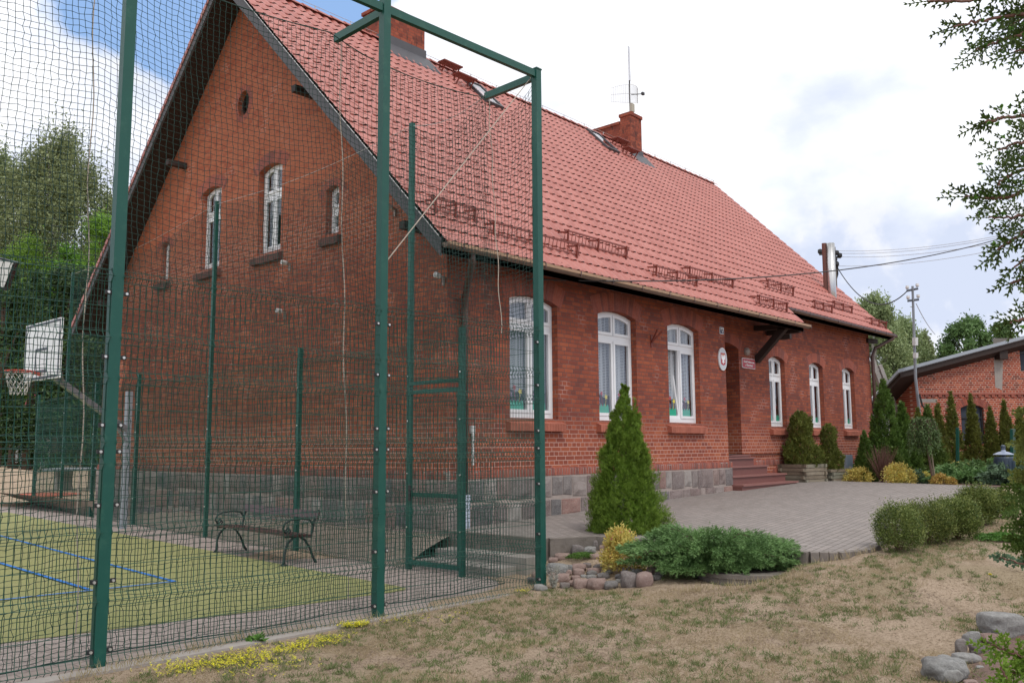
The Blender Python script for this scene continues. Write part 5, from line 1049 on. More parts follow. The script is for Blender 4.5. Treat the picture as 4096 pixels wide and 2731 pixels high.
# ---------------------------------------------------------------- litter bin, planters, manhole
q = at(2310, 1112, 19.6); z0 = .42; t = empty('litter_bin', (q.x, q.y, z0), 'dark blue grey litter bin with a domed lid and ball finial beyond the clipped shrubs', 'litter bin'); cxy = (q.x, q.y, 0)
zz_ = lambda V: hit(2310, V, 1, q.y).z
mb = MB(); mb.tube([(q.x, q.y, .3), (q.x, q.y, zz_(1028))], .045, 10); loc_build(mb, 'post', M['bin'], t)
rb = .20; mb = MB(); mb.lathe([(0, zz_(1108)), (rb*.92, zz_(1108)), (rb, zz_(1104)), (rb, zz_(1051)), (rb*.93, zz_(1048)), (rb*.9, zz_(1060)), (0, zz_(1070))], cxy, 24); bo = loc_build(mb, 'body', M['bin'], t, False); mb = MB()
for k in range(16): a = 2*pi*k/16; mb.bar((q.x+rb*cos(a), q.y+rb*sin(a), zz_(1100)), (q.x+rb*cos(a), q.y+rb*sin(a), zz_(1056)), .03, .02, (cos(a), sin(a), 0))
loc_build(mb, 'rib', M['bin'], bo); mb = MB(); mb.lathe([(.215, zz_(1043.5)), (.20, zz_(1042)), (.12, zz_(1038)), (.05, zz_(1036)), (.04, zz_(1030)), (.05, zz_(1029)), (0, zz_(1028))], cxy, 24); mb.lathe([(.215, zz_(1043.5)), (.1, zz_(1042)), (0, zz_(1041))], cxy, 24); loc_build(mb, 'lid', M['bintop'], t, True)
mb = MB(); rr_ = .052; zc = zz_(1026); mb.lathe([(rr_*sin(pi*k/8), zc-rr_*cos(pi*k/8)) for k in range(9)], cxy, 14); loc_build(mb, 'finial', M['bin'], t, True)
def planter(cx, cy, wx, wy, zb, zt, ang, lab, nb_=5):
    t = empty('wooden_planter', (cx, cy, zb), lab, 'planter', 'wooden planters by the wall', ang); hgt = (zt-zb)/nb_; mb = MB()
    for k in range(nb_):
        z0, z1 = k*hgt+.006, (k+1)*hgt-.006; e = .05 if k % 2 else 0.
        mb.box(-wx-e, wx+e, -wy, -wy+.07, z0, z1); mb.box(-wx-e, wx+e, wy-.07, wy, z0, z1)
        e = 0. if k % 2 else .05; mb.box(-wx, -wx+.07, -wy-e+.003, wy+e-.003, z0+.003, z1+.003); mb.box(wx-.07, wx, -wy-e+.003, wy+e-.003, z0+.003, z1+.003)
    mb.build('boards', M['plankgrey'], t); mb = MB(); mb.box(-wx+.06, wx-.06, -wy+.06, wy-.06, .05, zt-zb-.06); mb.build('soil', M['mulch'], t); return t
planter(11.95, .0, .48, .34, .64, 1.09, -.12, 'larger wooden planter box of weathered boards right of the steps')
planter(12.95, -.28, .38, .27, .64, .95, -.15, 'smaller greenish wooden planter box, farther from the steps', 4)
q = G(1712, 1331); t = empty('manhole_ring', (q.x, q.y, q.z), 'raised concrete manhole ring with an iron grate beneath the spreading juniper', 'manhole'); mb = MB(); zr_ = .13
mb.lathe([(.60, -.2), (.60, zr_-.05), (.61, zr_-.045), (.61, zr_), (.42, zr_+.004), (.42, -.1)], (0, 0, 0), 40); mb.build('ring', M['concretedark'], t); mb = MB(); mb.lathe([(.42, zr_-.012), (0, zr_-.012)], (0, 0, 0), 30); mb.build('cover', M['grate'], t)
mb = MB()
for k in range(-6, 7): w_ = sqrt(max(.0, .4**2-(k*.06)**2)); mb.box(-w_, w_, k*.06-.008, k*.06+.008, zr_-.012, zr_+.004); mb.box(k*.06-.008, k*.06+.008, -w_, w_, zr_-.011, zr_+.003)
mb.build('grate', M['grate'], t)
# ---------------------------------------------------------------- vegetation
def rnd(n_, k=3): return RNG.normal(size=(n_, k))
def sprays(p, a, s, L, wd, k=3):
    """fern-like fans: base p, axis a, side s (unit), length L"""
    parts = []; n_ = len(p); L = np.asarray(L).reshape(-1, 1)*np.ones((n_, 1))
    for j in range(k):
        t = (j+.6)/k; sc = 1-.35*t
        for sg in (-1, 1):
            d = unit(a*.75+s*sg*.8+rnd(n_)*.18); l = L*.30*sc; c = p+a*L*t*.8+d*l*.9
            parts.append(leaves(c, d*l, np.cross(d, rnd(n_))*0+unit(np.cross(d, np.cross(a, s)+rnd(n_)*.4))*L*wd))
    d = unit(a+rnd(n_)*.12); parts.append(leaves(p+a*L*.85, d*L*.32, unit(np.cross(d, np.cross(a, s)+rnd(n_)*.4))*L*wd)); return cat(parts)
def crown_points(n_, h, prof, lob=.12, seed=1, inner=.35, clumps=0):
    if clumps:
        p, o, t = crown_points(clumps, h, prof, lob, seed, inner*.6); rg = np.random.default_rng(seed+1); i = rg.integers(0, len(p), n_); rr = prof(t)[i][:, None]
        q = p[i]+rg.normal(size=(n_, 3))*np.array([.085, .085, .12])*np.maximum(rr, .018*h); return q, o[i], t[i]
    rg = np.random.default_rng(seed); t = rg.random(n_*3)**1.0; r = prof(t); keep = rg.random(n_*3) < (r/ r.max()+.05); t = t[keep][:n_]; r = r[keep][:n_]; n_ = len(t)
    a = rg.random(n_)*2*pi; ph = rg.random(6)*6
    rr = r*(1+lob*np.sin(3*a+ph[0]+t*9)+lob*.8*np.sin(5*a+ph[1]-t*17)+lob*.7*np.sin(9*a+t*31+ph[2]))
    rr = rr*(1-inner*rg.random(n_)**2.2)
    return np.stack([rr*np.cos(a), rr*np.sin(a), t*h], -1), np.stack([np.cos(a), np.sin(a), 0*a], -1), t
def conifer_mesh(name, h, prof, n_, L, mat, parent, seed=1, up=.9, wd=.12, k=3, lob=.12, inner=.35, extra=None, clumps=0):
    p, o, t = crown_points(n_, h, prof, lob, seed, inner, clumps)
    if extra is not None:
        for (ex, ey, eh, epf, en, z0) in extra:
            p2, o2, t2 = crown_points(en, eh, epf, lob, seed+7, inner); p2 = p2+np.array([ex, ey, z0]); p = np.concatenate([p, p2]); o = np.concatenate([o, o2])
    n_ = len(p); a = unit(o*.75+np.array([0, 0, up])+rnd(n_)*.33); s = unit(np.cross(a, o+rnd(n_)*.5)+rnd(n_)*.2)
    V, F = sprays(p-a*L*.5, a, s, L*(.7+.6*RNG.random(n_)), wd, k); return npmesh(name, V, F, mat, parent)
def trunk(parent, h, r, mat=None, name='trunk', lean=0):
    mb = MB(); mb.tube([(0, 0, -.1), (lean*.3, 0, h*.3), (lean*.7, 0, h*.65), (lean, 0, h)], [r, r*.85, r*.6, r*.2], 7); return mb.build(name, mat or M['bark'], parent, True)
conep = lambda b, w1=.18, tip=.04: (lambda t: b*np.where(t < w1, .80+.2*(t/w1), (1-((t-w1)/(1-w1))**1.0*(1-tip))*1.0))
def thujap(b): return lambda t: b*np.clip(np.interp(t, [0, .07, .2, .42, .6, .75, .86, .93, 1], [.82, .98, 1, .74, .56, .40, .22, .12, .03]), .01, 2)
q = G(1441, 1256); depT = (q-C0).dot(Fv); sc = depT/2007.
t = empty('pointed_conifer', tuple(q), 'tall bright green pointed conifer in front of the big windows beside the juniper', 'conifer')
trunk(t, 1.6, .035); hT = (1256-874)*sc
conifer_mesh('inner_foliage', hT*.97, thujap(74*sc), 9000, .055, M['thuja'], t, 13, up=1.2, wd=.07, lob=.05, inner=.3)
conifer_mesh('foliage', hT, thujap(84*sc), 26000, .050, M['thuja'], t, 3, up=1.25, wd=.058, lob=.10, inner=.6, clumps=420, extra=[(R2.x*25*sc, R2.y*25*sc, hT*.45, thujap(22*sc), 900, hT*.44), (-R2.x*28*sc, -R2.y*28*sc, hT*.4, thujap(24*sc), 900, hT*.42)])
# spreading juniper
def juniper(name, lab, q, rx, ry, hh, nb_, nl, mat, L=.075, wd=.010, rot=0, lowfrac=.25, seed=3, kinds=('juniper', None), extra=()):
    t = empty(name, tuple(q), lab, kinds[0], kinds[1]); rg = np.random.default_rng(seed); parts = []; tw = MB()
    X0 = np.array([R2.x, R2.y, 0]); Y0 = np.array([-R2.y, R2.x, 0]); dirs = [(rg.random()*2*pi, rg.random()) for _ in range(nb_)]+list(extra)
    for e in dirs:
        a, el = e[0], e[1]; reach = (.55+.5*rg.random()) if len(e) < 3 else e[2]; hd = X0*cos(a)*rx+Y0*sin(a)*ry; hd = hd*reach
        zt = hh*(.15+1.0*el)*(1.1-.55*reach*reach) if len(e) < 4 else e[3]; k = np.linspace(0, 1, 14)[:, None]
        c = hd[None]*k+np.array([0, 0, 1])*(zt*np.sin(k*pi*.62)*1.0); c[:, 2] += .02; c += np.sin(k*5+a)*.02
        if rg.random() < .35: tw.tube([tuple(v) for v in c[::3]], [.012, .010, .008, .005, .004][:len(c[::3])], 4, False)
        n_ = int(nl*(.5+.6*reach)); u = .28+.72*rg.random(n_)**.75; i = u*12.999; i0 = i.astype(int); f = (i-i0)[:, None]; P = c[i0]*(1-f)+c[i0+1]*f; T = unit(c[i0+1]-c[i0])
        side = rg.normal(size=(n_, 3)); side[:, 2] = side[:, 2]*.6+.25; side = unit(side); wdt = (.030+.075*np.sin(np.clip(u, 0, 1)**.8*pi))[:, None]
        P = P+side*wdt*rg.random((n_, 1)); d = unit(T*1.0+side*.5+rg.normal(size=(n_, 3))*.15); l = (L*(.6+.7*rg.random(n_)))[:, None]
        s_ = unit(np.cross(d, rg.normal(size=(n_, 3)))); parts.append(leaves(P+d*l*.5, d*l*.5, s_*wd)); 
        for sg in (-1, 1):
            d2 = unit(d*.8+s_*sg*.6); parts.append(leaves(P+d*l*.3+d2*l*.28, d2*l*.28, unit(np.cross(d2, side))*wd*.8))
    V, F = cat(parts); npmesh('foliage', V, F, mat, t); 
    if tw.v: tw.build('branches', M['bark'], t)
    return t
q = G(1640, 1300); sj = ((q-C0).dot(Fv))/2007.
juniper('spreading_juniper', 'wide spreading green juniper over the manhole ring in the foreground', q, 212*sj, 212*sj*.60, 88*sj, 210, 150, M['juniper'], L=.062, wd=.0046, seed=4,
    extra=[(3.6+.05*k, .02+.1*random.random(), .62+.08*random.random(), .06+.06*random.random()) for k in range(16)]+[(3.95+.06*k, .02, .95+.12*random.random(), .05) for k in range(9)]+[(4.2+.09*k, .1, .55+.25*random.random(), .08) for k in range(10)]+[(.05*k-.2, .3, 1.0, .2) for k in range(8)]+[(pi-.12*k, .3, .9+.1*random.random(), .22) for k in range(6)])
# small leafy shrubs
def leafy(name, lab, q, r, h, n_, L, mat, catg='shrub', group=None, seed=1, wd=.42, stems=True, flat=1.0, flowers=None, zoff=0., shape='dome'):
    t = empty(name, tuple(q), lab, catg, group); rg = np.random.default_rng(seed)
    nc = max(8, n_//60); a = rg.random(nc)*2*pi; el = rg.random(nc)
    if shape == 'dome': cen = np.stack([np.cos(a)*r*np.sqrt(1-el**2)*.85, np.sin(a)*r*np.sqrt(1-el**2)*.85*flat, (.12+.80*el)*h], -1)
    elif shape == 'ball': el = rg.random(nc)*1.75-.75; cen = np.stack([np.cos(a)*r*np.sqrt(np.clip(1-el**2, .12, 1))*.9, np.sin(a)*r*np.sqrt(np.clip(1-el**2, .12, 1))*.9, (.52+.42*el)*h], -1)
    elif shape == 'box': zz = rg.random(nc); cen = np.stack([np.cos(a)*r*.85*(1-.25*np.abs(zz-.5)), np.sin(a)*r*.85*flat*(1-.25*np.abs(zz-.5)), (.2+.72*zz)*h], -1)
    else: zz = rg.random(nc); cen = np.stack([np.cos(a)*r*(.25+.7*zz), np.sin(a)*r*(.25+.7*zz)*flat, (.1+.9*zz)*h], -1)
    nin = nc//4; cen[:nin] *= np.array([.5, .5, .9])
    c = cen[rg.integers(0, nc, n_)]; off = rg.normal(size=(n_, 3))*np.array([r, r*flat, h*.7])*.135; p = c+off; out = unit(p-np.array([0, 0, h*.3])); p[:, 2] = np.maximum(p[:, 2], .02)
    d = unit(out+rg.normal(size=(n_, 3))*.7+np.array([0, 0, .25])); l = (L*(.6+.8*rg.random(n_)))[:, None]; s_ = unit(np.cross(d, rg.normal(size=(n_, 3))))
    V, F = leaves(p, d*l*.5, s_*l*wd*.5); npmesh('foliage', V, F, mat, t)
    if stems:
        mb = MB()
        for k in range(10): cc = cen[k % nc]; mb.tube([(0, 0, -.03), tuple(cc*np.array([.5, .5, .5])), tuple(cc)], [.010*(r/.3), .006*(r/.3), .003], 4, False)
        mb.build('stems', M['twig'], t)
    if flowers:
        k = flowers; pf = cen[rg.integers(0, nc, k)]*1.05; ps_ = []
        for j in range(9): d = unit(rg.normal(size=(k, 3))); ps_.append(leaves(pf+d*.012+np.array([0, 0, .01]), d*.012, unit(np.cross(d, rg.normal(size=(k, 3))))*.007))
        V, F = cat(ps_); npmesh('flowers', V, F, M['pinkfl'], t)
    return t
q = G(1432, 1312); leafy('golden_spirea', 'golden leaved spirea with small pink flowers at the foot of the pointed conifer', q, .27, .50, 5200, .036, M['yellowleaf'], seed=8, flowers=16)
q = G(1335, 1282); leafy('creeping_plant', 'low bright green creeping plant among the stones beside the corner post', q, .26, .075, 3500, .018, M['cover'], 'ground plant', seed=9, stems=False, flat=.55)
q = G(1270, 1352); leafy('silver_plant', 'tuft of silvery white stems against the foot of the corner post', q, .075, .26, 900, .03, M['silver'], 'plant', seed=10, wd=.2, shape='cup')
hs = [(2066, 1268, 54, 104, 'nearest clipped green shrub of the row beside the yard kerb'), (2132, 1252, 56, 96, 'second clipped green shrub from the left in the kerb row'), (2200, 1240, 52, 92, 'third clipped shrub of the kerb row, next to the low green ground cover'), (2247, 1206, 46, 84, 'fourth clipped shrub of the kerb row, with yellowish tips'), (2290, 1190, 42, 62, 'farthest and highest clipped shrub of the kerb row, below the litter bin')]
for k, (U, V, hw, hh, lab) in enumerate(hs):
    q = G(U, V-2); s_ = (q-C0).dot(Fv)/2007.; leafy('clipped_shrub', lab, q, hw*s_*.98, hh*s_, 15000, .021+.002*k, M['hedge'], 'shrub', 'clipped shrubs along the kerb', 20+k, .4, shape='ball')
q = G(2300, 1238); s_ = (q-C0).dot(Fv)/2007.; leafy('ground_cover', 'flat bright green ground cover patch behind the clipped shrubs at the right', q, 75*s_, .07, 5200, .030, M['cover'], 'ground plant', seed=31, stems=False, flat=.7)
# conifers in the planters and the young one beside them
def cone(name, lab, q, h, r, n_, L, mat, group=None, seed=1, prof=None, catg='conifer', tr=True, lob=.12):
    t = empty(name, tuple(q), lab, catg, group); 
    if tr: trunk(t, h*.8, max(.02, r*.09))
    conifer_mesh('foliage', h, prof or thujap(r), n_, L, mat, t, seed, lob=lob, wd=.10); return t
pl2 = lambda b: (lambda t: b*np.clip(np.interp(t, [0, .15, .3, .45, .6, .75, .9, 1], [.75, 1, .95, .66, .52, .60, .5, .1]), .01, 2))
cone('potted_conifer', 'large two tiered conifer growing in the bigger wooden planter', (11.95, .0, 1.0), 1.36, .47, 3600, .085, M['thujaolive'], 'conifers in wooden planters', 5, pl2(.44))
cone('potted_conifer', 'smaller olive green conifer growing in the smaller wooden planter', (12.95, -.28, .88), 1.18, .30, 2600, .075, M['thujaolive'], 'conifers in wooden planters', 6, pl2(.31))
q = at(1990, 1105, 21.8); cone('young_conifer', 'small pointed green conifer against the school wall by the corner', (q.x, q.y, .6), 118*21.8/2007., .27, 2500, .08, M['thujadark'], None, 7)
# hedge of columnar conifers
hc = [(2040, 1100, 868, 42, 23.2, 'thujadark', 'tallest dense conifer just right of the school corner'), (2080, 1102, 922, 34, 23.4, 'thujadark', 'second conifer right of the school corner, with a slim tip'), (2014, 1098, 960, 20, 24.5, 'thujadark', 'narrow conifer squeezed behind the school corner'), (2140, 1098, 930, 34, 24.4, 'thujadark', 'conifer directly behind the small weeping tree'), (2117, 1090, 935, 16, 27.0, 'thujaolive', 'slim conifer behind, left of the weeping tree crown'), (2163, 1088, 922, 19, 27.0, 'thujaolive', 'slender conifer at the outbuilding wall, left of the arched window'),
      (2194, 1075, 899, 21, 27.5, 'thujaolive', 'columnar conifer covering the left edge of the arched window'), (2240, 1075, 903, 20, 27.4, 'thujaolive', 'columnar conifer standing in front of the arched window'), (2282, 1072, 934, 20, 27.3, 'thujaolive', 'columnar conifer right of the arched window'), (2316, 1070, 918, 19, 27.2, 'thujaolive', 'columnar conifer near the right edge, above the litter bin'), (2349, 1070, 935, 18, 27, 'thujaolive', 'columnar conifer at the far right edge'), (2058, 1106, 1030, 24, 22.5, 'thujadark', 'low bushy conifer in front of the tallest one')]
for k, (U, V, Vt, hw, dp_, mt_, lab) in enumerate(hc):
    q = at(U, V, dp_); b_ = at(U, Vt, dp_); h_ = b_.z-.58
    t = empty('columnar_conifer', (q.x, q.y, .58), lab, 'conifer', 'columnar conifers along the back of the yard'); trunk(t, h_*.8, .04)
    conifer_mesh('foliage', h_, thujap(hw*dp_/2007.), 3000 if hw > 25 else 1900, .12, M[mt_], t, 40+k, lob=.14, wd=.11)
q = at(2028, 1108, 21.4); t = empty('bare_shrub', (q.x, q.y, .6), 'leafless reddish brown twiggy shrub beside the downpipe', 'shrub'); mb = MB()
for k in range(150):
    a = random.random()*2*pi; r_ = random.uniform(.05, .42); h_ = random.uniform(.45, .95); mb.tube([(0, 0, 0), (r_*.45*cos(a), r_*.45*sin(a), h_*.45), (r_*cos(a+.1), r_*sin(a+.1), h_)], [.009, .006, .003], 3, False)
mb.build('twigs', M['twig'], t)
for (U, V, r_, h_, dp_, mt_, n_, lab, nm) in ((1971, 1107, .36, .38, 21.6, 'yellowleaf', 3000, 'golden shrub right of the planters', 'golden_shrub'), (2066, 1112, .36, .50, 20.4, 'yellowleaf', 3200, 'golden shrub right of the leafless twiggy shrub', 'golden_shrub'), (2122, 1112, .27, .30, 20.6, 'yellowleaf', 2200, 'low yellow green shrub left of the weeping tree stem', 'golden_shrub'), (2167, 1117, .27, .27, 19.8, 'orangeleaf', 2200, 'rusty orange shrub right of the weeping tree stem', 'golden_shrub'),
        (2200, 1094, .95, .42, 25.0, 'yellowleaf', 5000, 'broad bright yellow mound behind the green juniper', 'golden_shrub')):
    q = at(U, V, dp_); leafy(nm, lab, (q.x, q.y, .6), r_, h_, n_, .05, M[mt_], 'shrub', 'golden shrubs in the bed', int(U))
for (U, V, rx, hh, dp_, mt_, nb_, lab) in ((2225, 1112, 1.05, .38, 20.5, 'juniper', 70, 'low green juniper spreading along the back kerb below the yellow mound'), (2262, 1105, .9, .5, 22.0, 'juniper', 60, 'darker juniper behind, left of the litter bin'), (2096, 1110, .35, .25, 20.6, 'bluegreen', 24, 'small blue green juniper between the golden shrubs'), (2232, 1096, .4, .35, 22.8, 'bluegreen', 24, 'pale blue green juniper tuft under the yellow mound'), (2345, 1110, .8, .45, 19.5, 'bluegreen', 40, 'blue green juniper behind the bin at the right edge')):
    q = at(U, V, dp_); juniper('bed_juniper', lab, (q.x, q.y, .6), rx, rx*.6, hh, nb_, 60, M[mt_], L=.13, wd=.016, seed=int(U), kinds=('juniper', 'junipers in the planting bed'))
# small grafted weeping tree with stake
q = at(2146, 1116, 20.0); t = empty('weeping_tree', (q.x, q.y, .6), 'small grafted weeping tree with hanging leafy strands and a leaning stem', 'tree'); s_ = 20/2007.
top = Vector((-R2.x*17*s_, -R2.y*17*s_, 128*s_)); mb = MB(); mb.tube([(0, 0, -.05), tuple(top*.5+Vector((.02, 0, 0))), tuple(top)], [.035, .028, .022], 6); mb.build('trunk', M['bark'], t); parts = []; mb = MB(); rg = np.random.default_rng(2)
for k in range(95):
    a = rg.random()*2*pi; r_ = rg.uniform(.06, .35); L_ = rg.uniform(.35, .95); z = top.z+.22-.3*r_*r_-.1*rg.random(); u = np.linspace(0, 1, 12)[:, None]
    c = np.array(top)+np.array([cos(a), sin(a), 0])*r_*np.minimum(1, u*2.4)**.8+np.array([0, 0, 1])*(.20*np.sin(np.minimum(u*2.4, 1)*pi)+(.1*(1-r_))-L_*np.clip(u-.3, 0, 1))
    mb.tube([tuple(v) for v in c[::3]], .004, 3, False); n_ = 60; i = rg.random(n_)*10.99; i0 = i.astype(int); f = (i-i0)[:, None]; P = c[i0]*(1-f)+c[i0+1]*f; d = unit(np.array([0, 0, -.8])+rg.normal(size=(n_, 3))*.55); l = .06
    parts.append(leaves(P+d*l*.6, d*l*.6, unit(np.cross(d, rg.normal(size=(n_, 3))))*.013))
V, F = cat(parts); npmesh('foliage', V, F, M['orchard'], t); mb.build('branches', M['bark'], t)
mb = MB(); mb.tube([(.02, -.03, 0), (top.x*.6, top.y*.6-.06, 1.02)], .018, 6); mb.build('stake', M['plankgrey'], t)
# yard fence posts behind the hedge
for k, (U, V, Vt, dp_, lab) in enumerate(((2199, 1085, 982, 26.2, 'thin green fence post among the columnar conifers'), (2326, 1078, 985, 26.2, 'green fence post near the right edge behind the litter bin'))):
    mb = MB(); a, b_ = at(U, V, dp_), at(U, Vt, dp_); a.z = .55; mb.bar(a, b_, .08 if k == 0 else .32, .08); tag(mb.build('fence_post', M['green']), lab, 'post')
# stones
from mathutils import noise as mnoise
def rock(q, w_, d_, h_, seed, mat, name, lab, group, sub=3, rough=.30):
    bm = bmesh.new(); bmesh.ops.create_icosphere(bm, subdivisions=sub, radius=1); o = Vector((seed*3.7, seed*1.3, seed*.9))
    for v in bm.verts:
        n1 = mnoise.noise(v.co*.9+o); n2 = mnoise.noise(v.co*2.3+o); n3 = mnoise.noise(v.co*6+o); c = v.co*(1+rough*1.5*n1+rough*.6*n2+rough*.16*n3)
        for ax in range(3):       # a few planar facets
            lim = .66+.25*abs(mnoise.noise(Vector((seed, ax, 1.5))))
            if c[ax] > lim: c[ax] = lim+(c[ax]-lim)*.4
            if c[ax] < -lim: c[ax] = -lim+(c[ax]+lim)*.4
        v.co = c
    a = seed*1.7; ca, sa = cos(a)*.0+R2.x, R2.y; bm2 = Matrix(((R2.x*w_/2, -R2.y*d_/2, 0, 0), (R2.y*w_/2, R2.x*d_/2, 0, 0), (0, 0, h_/2, 0), (0, 0, 0, 1)))
    bm.transform(bm2); me = bpy.data.meshes.new(name); bm.to_mesh(me); bm.free(); me.polygons.foreach_set('use_smooth', [True]*len(me.polygons)); ob = link(name, me, M[mat]); ob.location = (q[0], q[1], q[2]); tag(ob, lab, 'stone', group); return ob
RK = [(165, 1110, 110, 55, 'g'), (440, 1012, 250, 62, 'g'), (392, 1088, 112, 85, 'd'), (505, 1088, 110, 66, 'g'), (568, 1045, 62, 95, 'd'), (622, 1090, 52, 62, 'p'), (240, 1148, 150, 62, 'p'), (330, 1152, 72, 42, 'p'), (546, 1148, 112, 40, 'p'), (195, 1270, 195, 105, 'l'), (312, 1262, 82, 62, 'l'), (405, 1258, 122, 78, 'p'), (398, 1302, 110, 70, 'p'), (480, 1238, 72, 50, 'd'),
      (288, 1310, 82, 60, 'p'), (545, 1288, 112, 55, 'o'), (528, 1305, 98, 52, 'd'), (245, 1358, 120, 82, 'p'), (368, 1362, 90, 52, 'p'), (638, 1338, 112, 62, 'd'), (520, 1352, 90, 50, 'l'), (432, 1412, 142, 92, 'p'), (575, 1418, 162, 108, 'p'), (265, 1432, 92, 60, 'd'), (712, 1428, 112, 82, 'd'), (792, 1346, 82, 52, 'd'), (600, 1250, 122, 52, 'd'), (882, 1378, 142, 152, 'd'), (1036, 1378, 142, 132, 'p'), (950, 1308, 122, 62, 'l'), (862, 1290, 82, 72, 'd'),
      (1125, 1292, 142, 82, 'o'), (1142, 1356, 92, 52, 'd'), (148, 1185, 82, 50, 'p'), (340, 1412, 72, 60, 'p'), (782, 1392, 62, 42, 'l'), (30, 1452, 122, 60, 'l'), (-60, 1385, 80, 60, 'd'), (-110, 1262, 105, 90, 'd'), (15, 1210, 80, 88, 'p'), (0, 1330, 100, 70, 'p'), (-70, 1180, 60, 50, 'd'), (690, 1300, 70, 40, 'l'), (1180, 1330, 80, 60, 'd'), (450, 1350, 60, 40, 'l'), (150, 1330, 70, 50, 'p')]
cn = {'g': 'flat grey', 'd': 'dark grey', 'p': 'pinkish', 'l': 'pale grey', 'o': 'orange tinted'}; cm = {'g': 'stonegrey', 'd': 'fieldstone', 'p': 'stonepink', 'l': 'stonegrey', 'o': 'stonepink'}
rows = {}
for r_ in RK: rows.setdefault('back' if r_[1]+r_[3]/2 < 1190 else 'middle' if r_[1]+r_[3]/2 < 1345 else 'front', []).append(r_)
ords = ['first', 'second', 'third', 'fourth', 'fifth', 'sixth', 'seventh', 'eighth', 'ninth', 'tenth', 'eleventh', 'twelfth', 'thirteenth', 'fourteenth', 'fifteenth', 'sixteenth', 'seventeenth', 'eighteenth', 'nineteenth', 'twentieth', 'twenty-first', 'twenty-second']
sd_ = 1
for rn, lst in rows.items():
    for k, (u, v, w_, h_, c_) in enumerate(sorted(lst)):
        U, V = (2150+u/2.413)/K, (1750+v/2.413)/K; hv = h_/2.413/K; wv = w_/2.413/K; q = G(U, V+hv*.42); s_ = (q-C0).dot(Fv)/2007.; sd_ += 1
        rock((q.x+.04, q.y+.03, q.z+hv*s_*.36), wv*s_*1.35, wv*s_*1.15, hv*s_*1.4, sd_, cm[c_], 'edging_stone', f'{"large" if w_*h_ > 11000 else "small" if w_*h_ < 4500 else "medium"} {cn[c_]} stone, {ords[k]} from the left in the {rn} row of the stone pile', 'stones piled beside the fence corner post')
for k, (u, v, w_, h_, mt_, lab) in enumerate(((1345, 1120, 350, 190, 'stonegrey', 'large pale grey boulder with a dark streak at the right edge'), (1285, 1228, 200, 66, 'stonepink', 'flat pinkish stone below the large pale boulder'), (1110, 1228, 130, 110, 'stonegrey', 'grey stone left of the pinkish one'), (1028, 1295, 95, 120, 'fieldstone', 'brownish upright stone at the left of the boulder row'), (1150, 1305, 125, 90, 'fieldstone', 'rounded stone in front of the pinkish one'), (1065, 1375, 215, 62, 'stonegrey', 'long flat grey stone above the big dark boulder'), (905, 1380, 95, 60, 'stonegrey', 'small pale stone left of the long flat one'),
        (915, 1460, 340, 175, 'stonegrey', 'big grey boulder at the bottom right of the lawn'), (955, 1510, 165, 120, 'stonegrey', 'pale lumpy stone in front of the big grey boulder'), (1265, 1330, 85, 36, 'fieldstone', 'small purplish stone in the bark mulch'), (1172, 1452, 65, 36, 'stonegrey', 'small white stone in the bark mulch'), (1100, 1565, 110, 45, 'stonepink', 'pinkish stone at the bottom edge of the picture'))):
    U, V = (3300+u/1.887)/K, (1900+v/1.887)/K; hv = h_/1.887/K; wv = w_/1.887/K; q = G(U, V+hv*.42); s_ = (q-C0).dot(Fv)/2007.
    rock((q.x, q.y, q.z+hv*s_*.35), wv*s_*1.1, wv*s_*.9, hv*s_*1.2, 60+k, mt_, 'boulder', lab, 'boulders edging the bed at the bottom right', 4, .25)
# mulch bed behind the boulders
us = [(2195, 1600), (2230, 1500), (2265, 1450), (2330, 1425), (2420, 1410), (2560, 1480), (2560, 1700), (2250, 1700)]
bm = bmesh.new(); ctr = G(2400, 1540); vs = []
rings = []
for f in (1, .8, .55, .25):
    rings.append([bm.verts.new(((lambda p: (p.x, p.y, Hs(p.x, p.y)-.01+.07*(1-f)**.5+(.0 if f == 1 else random.uniform(-.01, .012))))(ctr.lerp(G(U, V), f)))) for (U0, V0), (U1, V1) in zip(us, us[1:]+us[:1]) for k in range(6) for U, V in [(U0+(U1-U0)*k/6, V0+(V1-V0)*k/6)]])
cv = bm.verts.new((ctr.x, ctr.y, ctr.z+.06)); n_ = len(rings[0])
for a, b_ in zip(rings[:-1], rings[1:]):
    for k in range(n_): bm.faces.new((a[k], a[(k+1) % n_], b_[(k+1) % n_], b_[k]))
for k in range(n_): bm.faces.new((rings[-1][k], rings[-1][(k+1) % n_], cv))
bmesh.ops.recalc_face_normals(bm, faces=bm.faces); me = bpy.data.meshes.new('mulch_bed'); bm.to_mesh(me); bm.free(); me.polygons.foreach_set('use_smooth', [True]*len(me.polygons)); struct(link('mulch_bed', me, M['mulch']))
# grass, flowers, litter on the lawn
def inlawn(p):
    x, y = p[:, 0], p[:, 1]; return (y < np.where(x < -.95, -2.78, np.where(x < .3, -3.45, -5.65)))
def scatter(n_, box, dens=None, seed=1):
    rg = np.random.default_rng(seed); p = np.stack([rg.uniform(box[0], box[1], n_), rg.uniform(box[2], box[3], n_)], -1); p = p[inlawn(p)]
    d2 = np.hypot(p[:, 0]-CX, p[:, 1]-CY); keep = rg.random(len(p)) < np.clip(1.2*(6/np.maximum(d2, 1.))**.8, 0, 1); p = p[keep & (d2 > 1.5)]
    if dens is not None:
        v = np.array([mnoise.noise(Vector((x*dens[0], y*dens[0], seed)))+.5*mnoise.noise(Vector((x*dens[0]*3, y*dens[0]*3, seed))) for x, y in p]); p = p[v > dens[1]]
    return np.stack([p[:, 0], p[:, 1], H(p[:, 0], p[:, 1])], -1)
